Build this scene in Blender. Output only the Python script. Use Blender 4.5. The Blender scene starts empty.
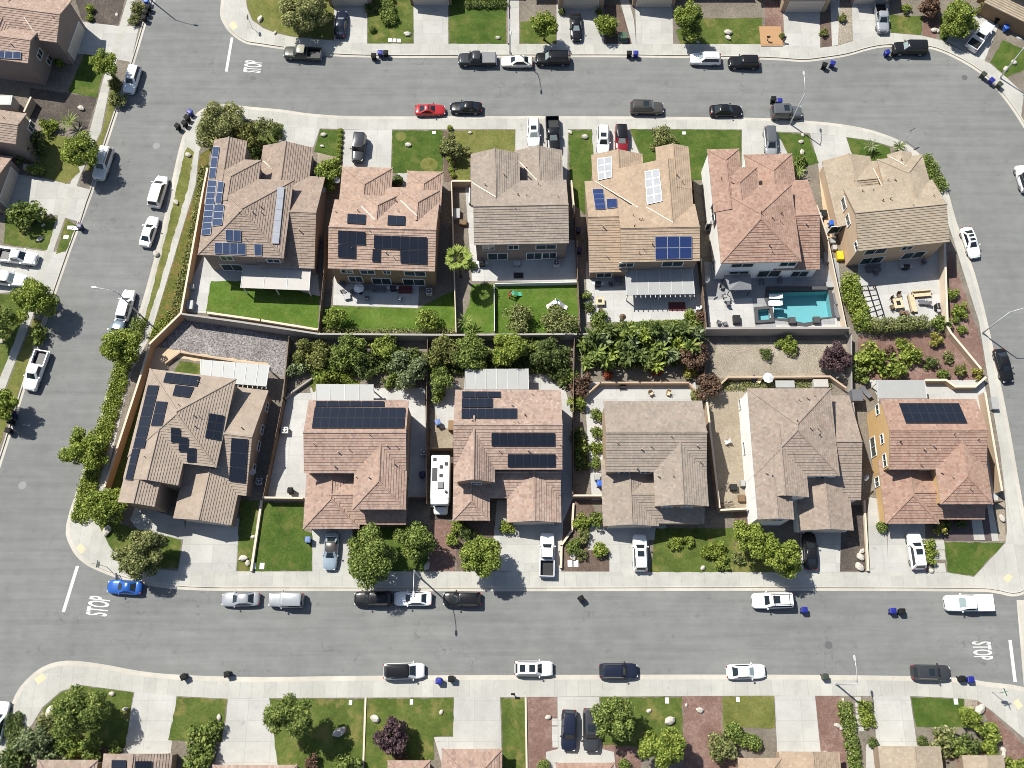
import bpy, math, random
import numpy as np
from mathutils import Vector, Matrix
from mathutils.bvhtree import BVHTree
from mathutils.geometry import tessellate_polygon
R = math.radians
S = bpy.context.scene
COL = S.collection
# ------------------------------------------------------------------ camera
FPX = 950.0; TILT = math.atan(306/FPX); HC = 124.0
CT, ST = math.cos(TILT), math.sin(TILT)
CAM = Vector((0, 0, HC))
def ray(px, py):
    u = (px-512)/FPX; v = (384-py)/FPX
    return Vector((u, v*CT+ST, v*ST-CT))
def P(px, py, z=0.0):
    d = ray(px, py); t = (z-HC)/d.z
    return Vector((d.x*t, d.y*t, z))
def J(p):
    z = p[2]-HC
    cy = p[1]*CT+z*ST; cz = p[1]*ST-z*CT
    return (512+FPX*p[0]/cz, 384-FPX*cy/cz)
cam = bpy.data.cameras.new('camera'); co = bpy.data.objects.new('camera', cam); COL.objects.link(co)
co.location = CAM; co.rotation_euler = (TILT, 0, 0)
cam.sensor_width = 36.0; cam.lens = 36.0*FPX/1024; cam.clip_start = 1; cam.clip_end = 6000
S.camera = co
# ------------------------------------------------------------------ light
W = bpy.data.worlds.new('World'); S.world = W; W.use_nodes = True
nt = W.node_tree; bg = nt.nodes['Background']
sky = nt.nodes.new('ShaderNodeTexSky'); sky.sky_type = 'NISHITA'; sky.sun_disc = False
SUN_EL = R(54); SUN_AZ = R(139)      # direction towards the sun, counter-clockwise from +X
sky.sun_elevation = SUN_EL; sky.sun_rotation = R(90)-SUN_AZ
nt.links.new(sky.outputs[0], bg.inputs[0]); bg.inputs[1].default_value = 0.085
sl = bpy.data.lights.new('sun', 'SUN'); sl.energy = 4.85; sl.angle = R(0.53); sl.color = (.985, .96, .885)
so = bpy.data.objects.new('sun', sl); COL.objects.link(so)
sd = Vector((math.cos(SUN_EL)*math.cos(SUN_AZ), math.cos(SUN_EL)*math.sin(SUN_AZ), math.sin(SUN_EL)))
so.rotation_euler = sd.to_track_quat('Z', 'Y').to_euler(); so.location = sd*300
S.view_settings.view_transform = 'Standard'; S.view_settings.look = 'None'
S.view_settings.exposure = EXPOSURE = 0.62; S.view_settings.gamma = 1; S.cycles.filter_width = .92
# ------------------------------------------------------------------ materials
class NB:
    def __init__(s, name):
        s.m = bpy.data.materials.new(name); s.m.use_nodes = True
        s.t = s.m.node_tree; s.b = s.t.nodes['Principled BSDF']
    def n(s, typ, **kw):
        x = s.t.nodes.new('ShaderNode'+typ)
        for k, v in kw.items():
            if k.startswith('i_'):
                key = k[2:]; x.inputs[int(key) if key.isdigit() else key].default_value = v
            else: setattr(x, k, v)
        return x
    def l(s, a, b): s.t.links.new(a, b)
    def ramp(s, fac, stops, mode='LINEAR'):
        r = s.n('ValToRGB'); e = r.color_ramp; e.interpolation = mode
        while len(e.elements) < len(stops): e.elements.new(.5)
        for el, (p, c) in zip(e.elements, stops):
            el.position = p; el.color = (c[0], c[1], c[2], 1)
        s.l(fac, r.inputs[0]); return r.outputs[0]
    def mix(s, fac, a, b, mode='MIX'):
        m = s.n('Mix', data_type='RGBA', blend_type=mode)
        for sock, val in ((m.inputs[0], fac), (m.inputs[6], a), (m.inputs[7], b)):
            if hasattr(val, 'is_output'): s.l(val, sock)
            elif isinstance(val, (int, float)): sock.default_value = val
            else: sock.default_value = (val[0], val[1], val[2], 1)
        return m.outputs[2]
    def math(s, op, a, b=0.0):
        m = s.n('Math', operation=op)
        for i, v in enumerate((a, b)):
            if hasattr(v, 'is_output'): s.l(v, m.inputs[i])
            else: m.inputs[i].default_value = v
        return m.outputs[0]
    def pos(s):
        g = s.n('NewGeometry'); return g.outputs['Position']
    def noise(s, scale, detail=4, rough=.55, vec=None, dist=0):
        x = s.n('TexNoise', i_Scale=scale, i_Detail=detail, i_Roughness=rough, i_Distortion=dist)
        s.l(vec if vec is not None else s.pos(), x.inputs['Vector']); return x.outputs['Fac']
    def bump(s, h, strength=.3, dist=.05):
        b = s.n('Bump', i_Strength=strength, i_Distance=dist); s.l(h, b.inputs['Height']); s.l(b.outputs[0], s.b.inputs['Normal'])
    def out(s, col, rough=.8, spec=.3, metal=0):
        if hasattr(col, 'is_output'): s.l(col, s.b.inputs['Base Color'])
        else: s.b.inputs['Base Color'].default_value = (*col, 1)
        s.b.inputs['Roughness'].default_value = rough; s.b.inputs['Metallic'].default_value = metal
        s.b.inputs['Specular IOR Level'].default_value = spec
        return s.m
def sc(c, k): return tuple(min(1, x*k) for x in c)
_plain = {}
def plain(name, c, rough=.6, spec=.4, metal=0, coat=0):
    if name in _plain: return _plain[name]
    b = NB(name); n = b.noise(1.7, 3); col = b.mix(b.math('MULTIPLY', n, .5), sc(c, .85), sc(c, 1.12))
    m = b.out(col, rough, spec, metal)
    if coat: b.b.inputs['Coat Weight'].default_value = coat; b.b.inputs['Coat Roughness'].default_value = .06
    _plain[name] = m; return m
def patchy(name, cols, s1=.25, s2=3, s3=14, amt=.5, rough=.95, bump=.4, bdist=.06):
    b = NB(name); a = b.noise(s1, 4, .6); d = b.noise(s2, 4, .7); e = b.noise(s3, 2, .6)
    f = b.math('ADD', b.math('MULTIPLY', a, .5), b.math('MULTIPLY', d, .5))
    k = len(cols); col = b.ramp(f, [(.32+.36*i/(k-1), c) for i, c in enumerate(cols)])
    v = b.ramp(e, [(.3, (1-amt,)*3), (.7, (1+amt*.6,)*3)])
    col = b.mix(1, col, v, 'MULTIPLY'); m = b.out(col, rough, .15); b.bump(b.math('ADD', e, d), bump, bdist); return m
def asphalt():
    b = NB('asphalt'); big = b.noise(.06, 5, .6); mid = b.noise(.5, 5, .65); fine = b.noise(9, 3, .7)
    base = b.ramp(big, [(.3, (.152, .153, .147)), (.7, (.188, .188, .179))])
    mp = b.n('Mapping'); mp.inputs['Scale'].default_value = (.05, 1.1, 1); b.l(b.pos(), mp.inputs[0])
    st = b.noise(.9, 4, .7, mp.outputs[0])
    base = b.mix(1, base, b.ramp(st, [(.3, (.87,)*3), (.7, (1.09,)*3)]), 'MULTIPLY')
    base = b.mix(1, base, b.ramp(mid, [(.25, (.88,)*3), (.75, (1.1,)*3)]), 'MULTIPLY')
    base = b.mix(1, base, b.ramp(fine, [(.3, (.86,)*3), (.7, (1.12,)*3)]), 'MULTIPLY')
    # crack seal lines and oil spots
    wv = b.n('Mix', data_type='VECTOR'); nz = b.n('TexNoise', i_Scale=.35, i_Detail=4); b.l(b.pos(), nz.inputs['Vector'])
    wv.inputs[0].default_value = .03; b.l(b.pos(), wv.inputs[4]); 
    va = b.n('VectorMath', operation='SCALE'); b.l(nz.outputs['Color'], va.inputs[0]); va.inputs['Scale'].default_value = 9
    vb = b.n('VectorMath', operation='ADD'); b.l(va.outputs[0], vb.inputs[0]); b.l(b.pos(), vb.inputs[1])
    vo = b.n('TexVoronoi', feature='DISTANCE_TO_EDGE', i_Scale=.11); b.l(vb.outputs[0], vo.inputs['Vector'])
    cr = b.math('LESS_THAN', vo.outputs['Distance'], .0052)
    gate = b.ramp(b.noise(.09, 2), [(.46, (0,)*3), (.58, (1,)*3)])
    base = b.mix(b.math('MULTIPLY', b.math('MULTIPLY', cr, gate), .42), base, (.07, .07, .07))
    sp = b.ramp(b.noise(.7, 2, .5), [(.66, (0,)*3), (.76, (1,)*3)])
    base = b.mix(b.math('MULTIPLY', sp, .28), base, (.075, .073, .07))
    m = b.out(base, .92, .2); b.bump(fine, .25, .02); return m
def concrete(name, c, ang=0, px=1.5, py=0, warm=1):
    b = NB(name); big = b.noise(.22, 5, .65); fine = b.noise(6, 4, .7)
    col = b.ramp(big, [(.3, sc(c, .86)), (.7, sc(c, 1.08))])
    col = b.mix(1, col, b.ramp(fine, [(.25, (.9,)*3), (.75, (1.06,)*3)]), 'MULTIPLY')
    st = b.ramp(b.noise(.75, 4, .7), [(.52, (0,)*3), (.72, (1,)*3)])
    col = b.mix(b.math('MULTIPLY', st, .32), col, sc(c, .66))
    mp = b.n('Mapping'); mp.inputs['Rotation'].default_value = (0, 0, ang); b.l(b.pos(), mp.inputs[0])
    sx = b.n('SeparateXYZ'); b.l(mp.outputs[0], sx.inputs[0]); ln = None
    for o, per in ((0, px), (1, py)):
        if not per: continue
        f = b.math('ABSOLUTE', b.math('SUBTRACT', b.math('FRACT', b.math('DIVIDE', sx.outputs[o], per)), .5))
        k = b.math('LESS_THAN', f, .035/per); ln = k if ln is None else b.math('MAXIMUM', ln, k)
    cb = b.n('CombineXYZ'); b.l(b.math('FLOOR', b.math('ADD', b.math('DIVIDE', sx.outputs[0], px or 3.0), .5)), cb.inputs[0]); b.l(b.math('FLOOR', b.math('ADD', b.math('DIVIDE', sx.outputs[1], py or 4.0), .5)), cb.inputs[1])
    wn = b.n('TexWhiteNoise', noise_dimensions='3D'); b.l(cb.outputs[0], wn.inputs['Vector']); col = b.mix(1, col, b.ramp(wn.outputs['Value'], [(0, (.925,)*3), (1, (1.045,)*3)]), 'MULTIPLY')
    if ln is not None: col = b.mix(b.math('MULTIPLY', ln, .3), col, sc(c, .5))
    oil = b.ramp(b.noise(.95, 3, .6), [(.66, (0,)*3), (.74, (1,)*3)]); col = b.mix(b.math('MULTIPLY', oil, .4), col, sc(c, .45))
    m = b.out(col, .9, .2); b.bump(fine, .15, .02); return m
def rooftile(name, cols):
    b = NB(name); uv = b.n('UVMap'); sx = b.n('SeparateXYZ'); b.l(uv.outputs[0], sx.inputs[0])
    v = b.math('FLOOR', b.math('DIVIDE', sx.outputs[1], .34))
    off = b.math('MULTIPLY', b.math('MODULO', v, 2.0), .5)
    u = b.math('FLOOR', b.math('ADD', b.math('DIVIDE', sx.outputs[0], .32), off))
    cb = b.n('CombineXYZ'); b.l(u, cb.inputs[0]); b.l(v, cb.inputs[1])
    g = b.n('NewGeometry'); 
    wn = b.n('TexWhiteNoise', noise_dimensions='3D'); b.l(cb.outputs[0], wn.inputs['Vector'])
    k = len(cols); col = b.ramp(wn.outputs['Value'], [(i/(k-1) if k > 1 else 0, c) for i, c in enumerate(cols)])
    pt = b.noise(.55, 5, .7); col = b.mix(1, col, b.ramp(pt, [(.28, (.84,)*3), (.72, (1.12,)*3)]), 'MULTIPLY')
    fu = b.math('ABSOLUTE', b.math('SUBTRACT', b.math('FRACT', b.math('ADD', b.math('DIVIDE', sx.outputs[0], .32), off)), .5))
    gap = b.math('GREATER_THAN', fu, .455)
    col = b.mix(b.math('MULTIPLY', gap, .3), col, sc(cols[0], .4))
    fn = b.noise(16, 2, .7); col = b.mix(1, col, b.ramp(fn, [(.3, (.9,)*3), (.7, (1.08,)*3)]), 'MULTIPLY')
    m = b.out(col, .88, .2); b.bump(fn, .2, .02); return m
def stucco(name, c):
    b = NB(name); n = b.noise(.6, 4, .6); f = b.noise(12, 3, .7)
    col = b.ramp(n, [(.3, sc(c, .93)), (.7, sc(c, 1.05))]); m = b.out(col, .92, .15); b.bump(f, .25, .02); return m
def leafmat(name, cols, trans=.3):
    cols = [sc(cols[0], 1.3), sc(cols[1], 2.3), (min(.6, cols[2][0]*3.0), min(.6, cols[2][1]*2.9), cols[2][2]*2.9)]
    b = NB(name); g = b.n('NewGeometry')
    big = b.noise(.55, 2)
    f = b.math('ADD', b.math('MULTIPLY', g.outputs['Random Per Island'], .75), b.math('MULTIPLY', big, .25))
    k = len(cols); col = b.ramp(f, [(.1+.75*i/(k-1), c) for i, c in enumerate(cols)])
    m = b.out(col, .65, .15)
    tr = b.n('BsdfTranslucent'); b.l(col, tr.inputs[0]); mx = b.n('MixShader'); mx.inputs[0].default_value = trans
    o = b.t.nodes['Material Output']; b.l(b.b.outputs[0], mx.inputs[1]); b.l(tr.outputs[0], mx.inputs[2]); b.l(mx.outputs[0], o.inputs[0]); return m
def lawnmat(name, cols, dry=.0):
    b = NB(name); a = b.noise(.35, 5, .65); d = b.noise(3.2, 4, .75); e = b.noise(13, 3, .7)
    f = b.math('ADD', b.math('MULTIPLY', a, .55), b.math('MULTIPLY', d, .45))
    k = len(cols); col = b.ramp(f, [(.34+.32*i/(k-1), c) for i, c in enumerate(cols)])
    if dry:
        q = b.ramp(b.noise(.5, 4, .6), [(.52, (0,)*3), (.66, (1,)*3)]); col = b.mix(b.math('MULTIPLY', q, dry), col, (.24, .19, .07))
    col = b.mix(1, col, b.ramp(e, [(.28, (.5,)*3), (.72, (1.4,)*3)]), 'MULTIPLY')
    m = b.out(col, .9, .12); b.bump(b.math('ADD', e, d), .8, .08); return m
def panelmat(name, c, line, rough=.18):
    b = NB(name); uv = b.n('UVMap'); sx = b.n('SeparateXYZ'); b.l(uv.outputs[0], sx.inputs[0]); ln = None
    for o, n_ in ((0, 6), (1, 10)):
        f = b.math('ABSOLUTE', b.math('SUBTRACT', b.math('FRACT', b.math('MULTIPLY', sx.outputs[o], float(n_))), .5))
        k = b.math('GREATER_THAN', f, .46); ln = k if ln is None else b.math('MAXIMUM', ln, k)
    nz = b.noise(.8, 2); col = b.mix(nz, sc(c, .8), sc(c, 1.2)); col = b.mix(b.math('MULTIPLY', ln, .5), col, line)
    return b.out(col, rough, .45 if rough < .3 else .15)
M = {}
M['asphalt'] = asphalt()
CW = (.385, .372, .335)
M['walk'] = concrete('pavement_concrete', CW, 0, 1.5, 0)
M['walk_west'] = concrete('pavement_concrete_west', CW, R(-81), 1.5, 0)
M['drive'] = concrete('driveway_concrete', (.39, .378, .35), 0, 3.1, 2.4)
M['patio'] = concrete('patio_concrete', (.42, .41, .39), 0, 2.6, 2.6)
M['patio_grey'] = concrete('patio_grey_pavers', (.28, .28, .285), 0, .9, .9)
M['tanwalk'] = concrete('tan_concrete', (.50, .38, .255), 0, 0, 0)
M['kerb'] = concrete('kerb_concrete', (.44, .41, .355), 0, 0, 0)
M['pave_red'] = concrete('dark_paver', (.105, .08, .078), 0, .5, .5)
M['soil'] = patchy('garden_soil', [(.12, .10, .08), (.18, .155, .125), (.25, .215, .175)])
M['mulch'] = patchy('brown_mulch', [(.085, .06, .048), (.135, .095, .075), (.20, .15, .115)], amt=.6)
M['redmulch'] = patchy('red_mulch', [(.13, .075, .06), (.19, .115, .093), (.30, .21, .18)], amt=.6)
M['darkmulch'] = patchy('dark_mulch', [(.055, .045, .04), (.09, .075, .065), (.17, .14, .11)], amt=.7)
M['gravel'] = patchy('grey_gravel', [(.15, .135, .13), (.22, .20, .195), (.30, .28, .265)], s3=5, amt=.7, bump=.8)
M['tangravel'] = patchy('tan_gravel', [(.20, .17, .13), (.285, .245, .19), (.38, .335, .27)], s3=7, amt=.5, bump=.7)
M['dirt'] = patchy('bare_dirt', [(.21, .17, .125), (.28, .235, .175), (.36, .305, .235)], amt=.4)
M['cover'] = patchy('ground_cover', [(.06, .085, .018), (.12, .14, .03), (.21, .16, .05), (.24, .09, .055)], s2=2, amt=.7, bump=.9, bdist=.15)
M['ivy'] = leafmat('ivy_leaf', [(.02, .045, .01), (.045, .085, .018), (.085, .13, .03)])
G1, G2, G3 = (.045, .068, .014), (.078, .108, .022), (.135, .155, .042)
M['lawn'] = lawnmat('lawn_grass', [G1, G2, G3], .5)
M['lawn_back'] = lawnmat('greener_back_lawn_grass', [(.045, .082, .011), (.078, .135, .019), (.125, .18, .038)], .15)  # greener grass of the upper row's back lawns
M['lawn_lush'] = lawnmat('lush_lawn_grass', [(.032, .062, .010), (.06, .098, .017), (.108, .138, .033)], .22)
M['lawn_dry'] = lawnmat('dry_lawn_grass', [(.075, .085, .02), (.13, .14, .036), (.20, .19, .07)], .45)
RT = {
 'brown': [(.23, .178, .142), (.262, .205, .165), (.29, .228, .185), (.278, .203, .156), (.318, .256, .208)],
 'terra': [(.275, .19, .145), (.31, .22, .17), (.335, .245, .195), (.345, .232, .172), (.365, .275, .222)],
 'grey': [(.232, .192, .158), (.255, .213, .177), (.275, .232, .193), (.27, .215, .172), (.305, .258, .215)],
 'tan': [(.30, .225, .16), (.325, .245, .175), (.345, .262, .19), (.34, .245, .17), (.37, .285, .21)],
 'red': [(.25, .15, .115), (.28, .18, .138), (.31, .21, .163), (.30, .185, .138), (.34, .24, .19)],
 'sand': [(.285, .232, .17), (.31, .254, .19), (.33, .272, .205), (.315, .25, .18), (.35, .295, .225)],
 'beige': [(.285, .228, .18), (.30, .242, .193), (.315, .255, .205), (.31, .245, .19), (.33, .27, .22)],
 'pink': [(.25, .172, .138), (.295, .205, .163), (.33, .235, .188), (.315, .21, .16), (.36, .265, .217)],
 'mix': [(.25, .175, .14), (.295, .212, .172), (.33, .245, .20), (.32, .22, .17), (.37, .285, .235)],
 'greybrown': [(.225, .178, .145), (.255, .205, .168), (.28, .228, .188), (.27, .205, .162), (.31, .255, .212)],
}
for k, v in RT.items(): M['roof_'+k] = rooftile(k+'_roof_tile', v)
for k, c in {'taupe': (.30, .22, .165), 'brown': (.26, .17, .105), 'mauve': (.25, .195, .17), 'tan': (.36, .265, .185), 'white': (.78, .77, .74),
             'sand': (.47, .345, .235), 'orange': (.49, .325, .155), 'beige': (.42, .29, .20), 'cream': (.55, .45, .35)}.items(): M['wall_'+k] = stucco(k+'_stucco', c)
M['trim'] = plain('white_trim', (.72, .70, .66)); M['fascia'] = plain('tan_fascia', (.36, .28, .22)); M['flash'] = plain('valley_metal', (.55, .47, .39), .6, .4)
M['glass'] = plain('window_glass', (.03, .045, .045), .06, .6)
M['sol_black'] = panelmat('black_solar_cells', (.010, .012, .019), (.022, .026, .036))
M['sol_blue'] = panelmat('blue_solar_cells', (.016, .030, .10), (.06, .08, .16))
M['sol_slate'] = panelmat('slate_solar_cells', (.03, .045, .09), (.10, .12, .16))
M['sol_glare'] = panelmat('painted_glare_solar_cells', (.34, .35, .38), (.5, .51, .53), .45)  # reflected glare painted into the cell colour
M['sol_glint'] = panelmat('painted_glint_solar_cells', (.27, .28, .295), (.16, .165, .18), .5)  # cell colour lightened to imitate sun glint on the panels
M['alu'] = plain('aluminium_frame', (.55, .55, .56), .4, .5, .3); M['blackframe'] = plain('dark_panel_frame', (.036, .038, .044), .4)
M['cover_white'] = plain('white_patio_panel', (.32, .32, .31), .5); M['cover_grey'] = plain('grey_patio_panel', (.40, .375, .345), .6)
M['garage'] = plain('garage_door_paint', (.55, .48, .40), .6)
M['block'] = stucco('tan_block_wall', (.40, .30, .215)); M['block_orange'] = stucco('orange_block_wall', (.46, .285, .16)); M['block_pale'] = stucco('pale_block_wall', (.56, .46, .36))
M['wood'] = patchy('weathered_fence_wood', [(.12, .085, .06), (.18, .13, .095), (.24, .18, .14)], bump=.1)
M['vinyl'] = plain('white_vinyl', (.70, .70, .69), .4); M['greywall'] = stucco('grey_block_wall', (.30, .275, .25))
M['bark'] = patchy('tree_bark', [(.07, .05, .035), (.11, .08, .055), (.17, .13, .1)], s1=1, bump=.6)
M['rock'] = patchy('pale_rock', [(.38, .34, .29), (.5, .455, .39), (.6, .56, .49)], s1=.8, bump=.5)
M['metal'] = plain('galvanised_steel', (.52, .52, .50), .45, .5, .3); M['dark'] = plain('black_plastic', (.012, .012, .013), .5)
M['rubber'] = plain('tyre_rubber', (.014, .014, .014), .8); M['rim'] = plain('wheel_rim', (.35, .35, .36), .3, .5, .7)
M['carglass'] = plain('car_glass', (.016, .022, .026), .05, .6); M['shade'] = plain('painted_reflection_glass', (.24, .29, .29), .12, .6); M['lamp'] = plain('headlight_lens', (.62, .63, .65), .12, .6); M['tail'] = plain('tail_light_lens', (.30, .012, .012), .2, .5)  # pale windshield glass: sky reflection put into the colour, also covers sunshades
M['chrome'] = plain('chrome', (.5, .5, .5), .2, .5, .9); M['white_paint'] = plain('road_marking_paint', (.56, .555, .53), .8)
M['yellow_pad'] = plain('yellow_tactile_paving', (.56, .46, .30), .85)
M['water'] = None
b = NB('pool_water'); tr = b.n('BsdfTransparent'); tr.inputs[0].default_value = (.86, .99, 1, 1); gl = b.n('BsdfGlossy', i_Roughness=.03); fr = b.n('Fresnel', i_IOR=1.33)
nz = b.noise(2.2, 3); bp = b.n('Bump', i_Strength=.06, i_Distance=.05); b.l(nz, bp.inputs['Height']); b.l(bp.outputs[0], gl.inputs['Normal']); b.l(bp.outputs[0], fr.inputs['Normal'])
mx = b.n('MixShader'); b.l(fr.outputs[0], mx.inputs[0]); b.l(tr.outputs[0], mx.inputs[1]); b.l(gl.outputs[0], mx.inputs[2]); b.l(mx.outputs[0], b.t.nodes['Material Output'].inputs[0]); M['water'] = b.m
M['plaster'] = plain('teal_pool_plaster', (.165, .365, .395), .8); M['coping'] = plain('dark_pool_coping', (.06, .06, .063), .7)
LEAF = {
 'pale': [(.06, .068, .024), (.10, .108, .038), (.155, .155, .066)],
 'bright': [(.044, .068, .011), (.082, .110, .018), (.14, .158, .034)], 'green': [(.034, .054, .012), (.064, .088, .02), (.112, .132, .036)],
 'dark': [(.022, .036, .010), (.042, .059, .017), (.075, .09, .029)], 'lime': [(.05, .075, .014), (.082, .108, .02), (.13, .15, .034)],
 'olive': [(.05, .06, .02), (.085, .095, .032), (.13, .135, .055)], 'grey': [(.04, .054, .024), (.07, .088, .039), (.108, .126, .064)],
 'purple': [(.03, .018, .02), (.042, .026, .028), (.068, .045, .045)], 'redbrown': [(.045, .026, .018), (.062, .038, .026), (.10, .066, .044)],
 'autumn': [(.04, .05, .014), (.072, .08, .022), (.11, .11, .036)], 'red': [(.10, .02, .01), (.15, .03, .015), (.17, .05, .025)], 'yellow': [(.08, .085, .018), (.125, .12, .028), (.17, .155, .045)],
}
for k, v in LEAF.items(): M['leaf_'+k] = leafmat(k+'_leaf', v)
# ------------------------------------------------------------------ mesh helpers
class MB:
    def __init__(s): s.v = []; s.f = []; s.mi = []; s.uv = {}
    def vert(s, p): s.v.append((p[0], p[1], p[2])); return len(s.v)-1
    def face(s, pts, m=0, uv=None):
        i = [s.vert(p) for p in pts]; s.f.append(i); s.mi.append(m)
        if uv: s.uv[len(s.f)-1] = uv
    def box(s, c, d, m=0, rot=0.0, taper=1.0):
        cx, cy, cz = c; x, y, z = d[0]/2, d[1]/2, d[2]/2; ca, sa = math.cos(rot), math.sin(rot)
        q = []
        for zz, k in ((-z, 1), (z, taper)):
            for xx, yy in ((-x, -y), (x, -y), (x, y), (-x, y)):
                X, Y = xx*k, yy*k; q.append((cx+X*ca-Y*sa, cy+X*sa+Y*ca, cz+zz))
        for f in ((3, 2, 1, 0), (4, 5, 6, 7), (0, 1, 5, 4), (1, 2, 6, 5), (2, 3, 7, 6), (3, 0, 4, 7)): s.face([q[i] for i in f], m)
    def hexa(s, q, m=0):
        for f in ((3, 2, 1, 0), (4, 5, 6, 7), (0, 1, 5, 4), (1, 2, 6, 5), (2, 3, 7, 6), (3, 0, 4, 7)): s.face([q[i] for i in f], m)
    def beam(s, p, q, w, h, m=0):
        p, q = Vector(p), Vector(q); d = (q-p).normalized(); up = Vector((0, 0, 1))
        if abs(d.z) > .95: up = Vector((1, 0, 0))
        a = d.cross(up).normalized()*w/2; b = a.cross(d).normalized()*h/2
        s.hexa([p-a-b, p+a-b, p+a+b, p-a+b, q-a-b, q+a-b, q+a+b, q-a+b], m)
    def tube(s, pts, rad, n=8, m=0, caps=True):
        pts = [Vector(p) for p in pts]; rings = []
        for i, p in enumerate(pts):
            d = (pts[min(i+1, len(pts)-1)]-pts[max(i-1, 0)]).normalized(); up = Vector((0, 0, 1)) if abs(d.z) < .9 else Vector((1, 0, 0))
            a = d.cross(up).normalized(); b = a.cross(d); r = rad[i] if isinstance(rad, (list, tuple)) else rad
            rings.append([s.vert(p+(a*math.cos(t)+b*math.sin(t))*r) for t in [2*math.pi*k/n for k in range(n)]])
        for A, B in zip(rings, rings[1:]):
            for k in range(n): s.f.append([A[k], A[(k+1) % n], B[(k+1) % n], B[k]]); s.mi.append(m)
        if caps:
            s.f.append(rings[0][::-1]); s.mi.append(m); s.f.append(rings[-1]); s.mi.append(m)
    def loft(s, rings, m=0, caps=True, closed=True):
        idx = [[s.vert(p) for p in r] for r in rings]; n = len(rings[0])
        for A, B in zip(idx, idx[1:]):
            for k in range(n if closed else n-1): s.f.append([A[k], A[(k+1) % n], B[(k+1) % n], B[k]]); s.mi.append(m)
        if caps: s.f.append(idx[0][::-1]); s.mi.append(m); s.f.append(idx[-1]); s.mi.append(m)
    def mesh(s, name, mats, smooth=None, origin=(0, 0, 0)):
        me = bpy.data.meshes.new(name); o = origin
        me.from_pydata([(a-o[0], b-o[1], c-o[2]) for a, b, c in s.v], [], s.f)
        for m in mats: me.materials.append(m)
        me.polygons.foreach_set('material_index', s.mi)
        if s.uv:
            L = me.uv_layers.new(name='UVMap')
            for fi, uv in s.uv.items():
                for li, c in zip(me.polygons[fi].loop_indices, uv): L.data[li].uv = c
        if smooth: me.shade_smooth() if smooth is True else me.set_sharp_from_angle(angle=smooth); 
        if smooth and smooth is not True:
            me.polygons.foreach_set('use_smooth', [True]*len(me.polygons)); me.set_sharp_from_angle(angle=smooth)
        me.update(); return me
    def build(s, name, mats, parent=None, smooth=None, origin=(0, 0, 0), loc=None):
        if not isinstance(mats, (list, tuple)): mats = [mats]
        return link(name, s.mesh(name, mats, smooth, origin), parent, loc)
def link(name, me, parent=None, loc=None):
    o = bpy.data.objects.new(name, me); COL.objects.link(o)
    if parent: o.parent = parent
    if loc is not None: o.location = loc
    return o
def tag(o, label=None, cat=None, group=None, kind=None):
    if label: o['label'] = label
    if cat: o['category'] = cat
    if group: o['group'] = group
    if kind: o['kind'] = kind
    return o
def empty(name, loc, rz=0.0, label=None, cat=None, group=None):
    o = bpy.data.objects.new(name, None); COL.objects.link(o); o.location = loc; o.rotation_euler = (0, 0, rz); o.empty_display_size = .3
    return tag(o, label, cat, group)
def copy_tree(o, parent=None):
    c = o.copy(); COL.objects.link(c); c.parent = parent
    for ch in o.children: copy_tree(ch, c)
    return c
def paint(o, mat, slot=0):
    o.material_slots[slot].link = 'OBJECT'; o.material_slots[slot].material = mat
def smooth_poly(pts, n=3):
    """Catmull-Rom through an open list of 2D/3D points."""
    out = []; p = [Vector(q) for q in pts]
    for i in range(len(p)-1):
        a, b, c, d = p[max(i-1, 0)], p[i], p[i+1], p[min(i+2, len(p)-1)]
        for k in range(n):
            t = k/n; out.append(.5*((2*b)+(-a+c)*t+(2*a-5*b+4*c-d)*t*t+(-a+3*b-3*c+d)*t**3))
    out.append(p[-1]); return out
def sheet(name, px, z, mat, holes=(), world=False, thick=None):
    loops = [[(p if world else P(p[0], p[1], z)) for p in lp] for lp in [px]+list(holes)]
    loops = [[Vector((q[0], q[1], z)) for q in lp] for lp in loops]
    flat = [q for lp in loops for q in lp]; mb = MB()
    for q in flat: mb.vert(q)
    for t in tessellate_polygon(loops):
        a, b_, c = (flat[i] for i in t)
        if (b_-a).cross(c-a).z < 0: t = (t[0], t[2], t[1])
        mb.f.append(list(t)); mb.mi.append(0)
    if thick:
        for lp in loops:
            n = len(lp)
            for i in range(n):
                p, q = lp[i], lp[(i+1) % n]; mb.face([p, q, q-Vector((0, 0, thick)), p-Vector((0, 0, thick))], 0)
    return mb.build(name, mat)
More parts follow.
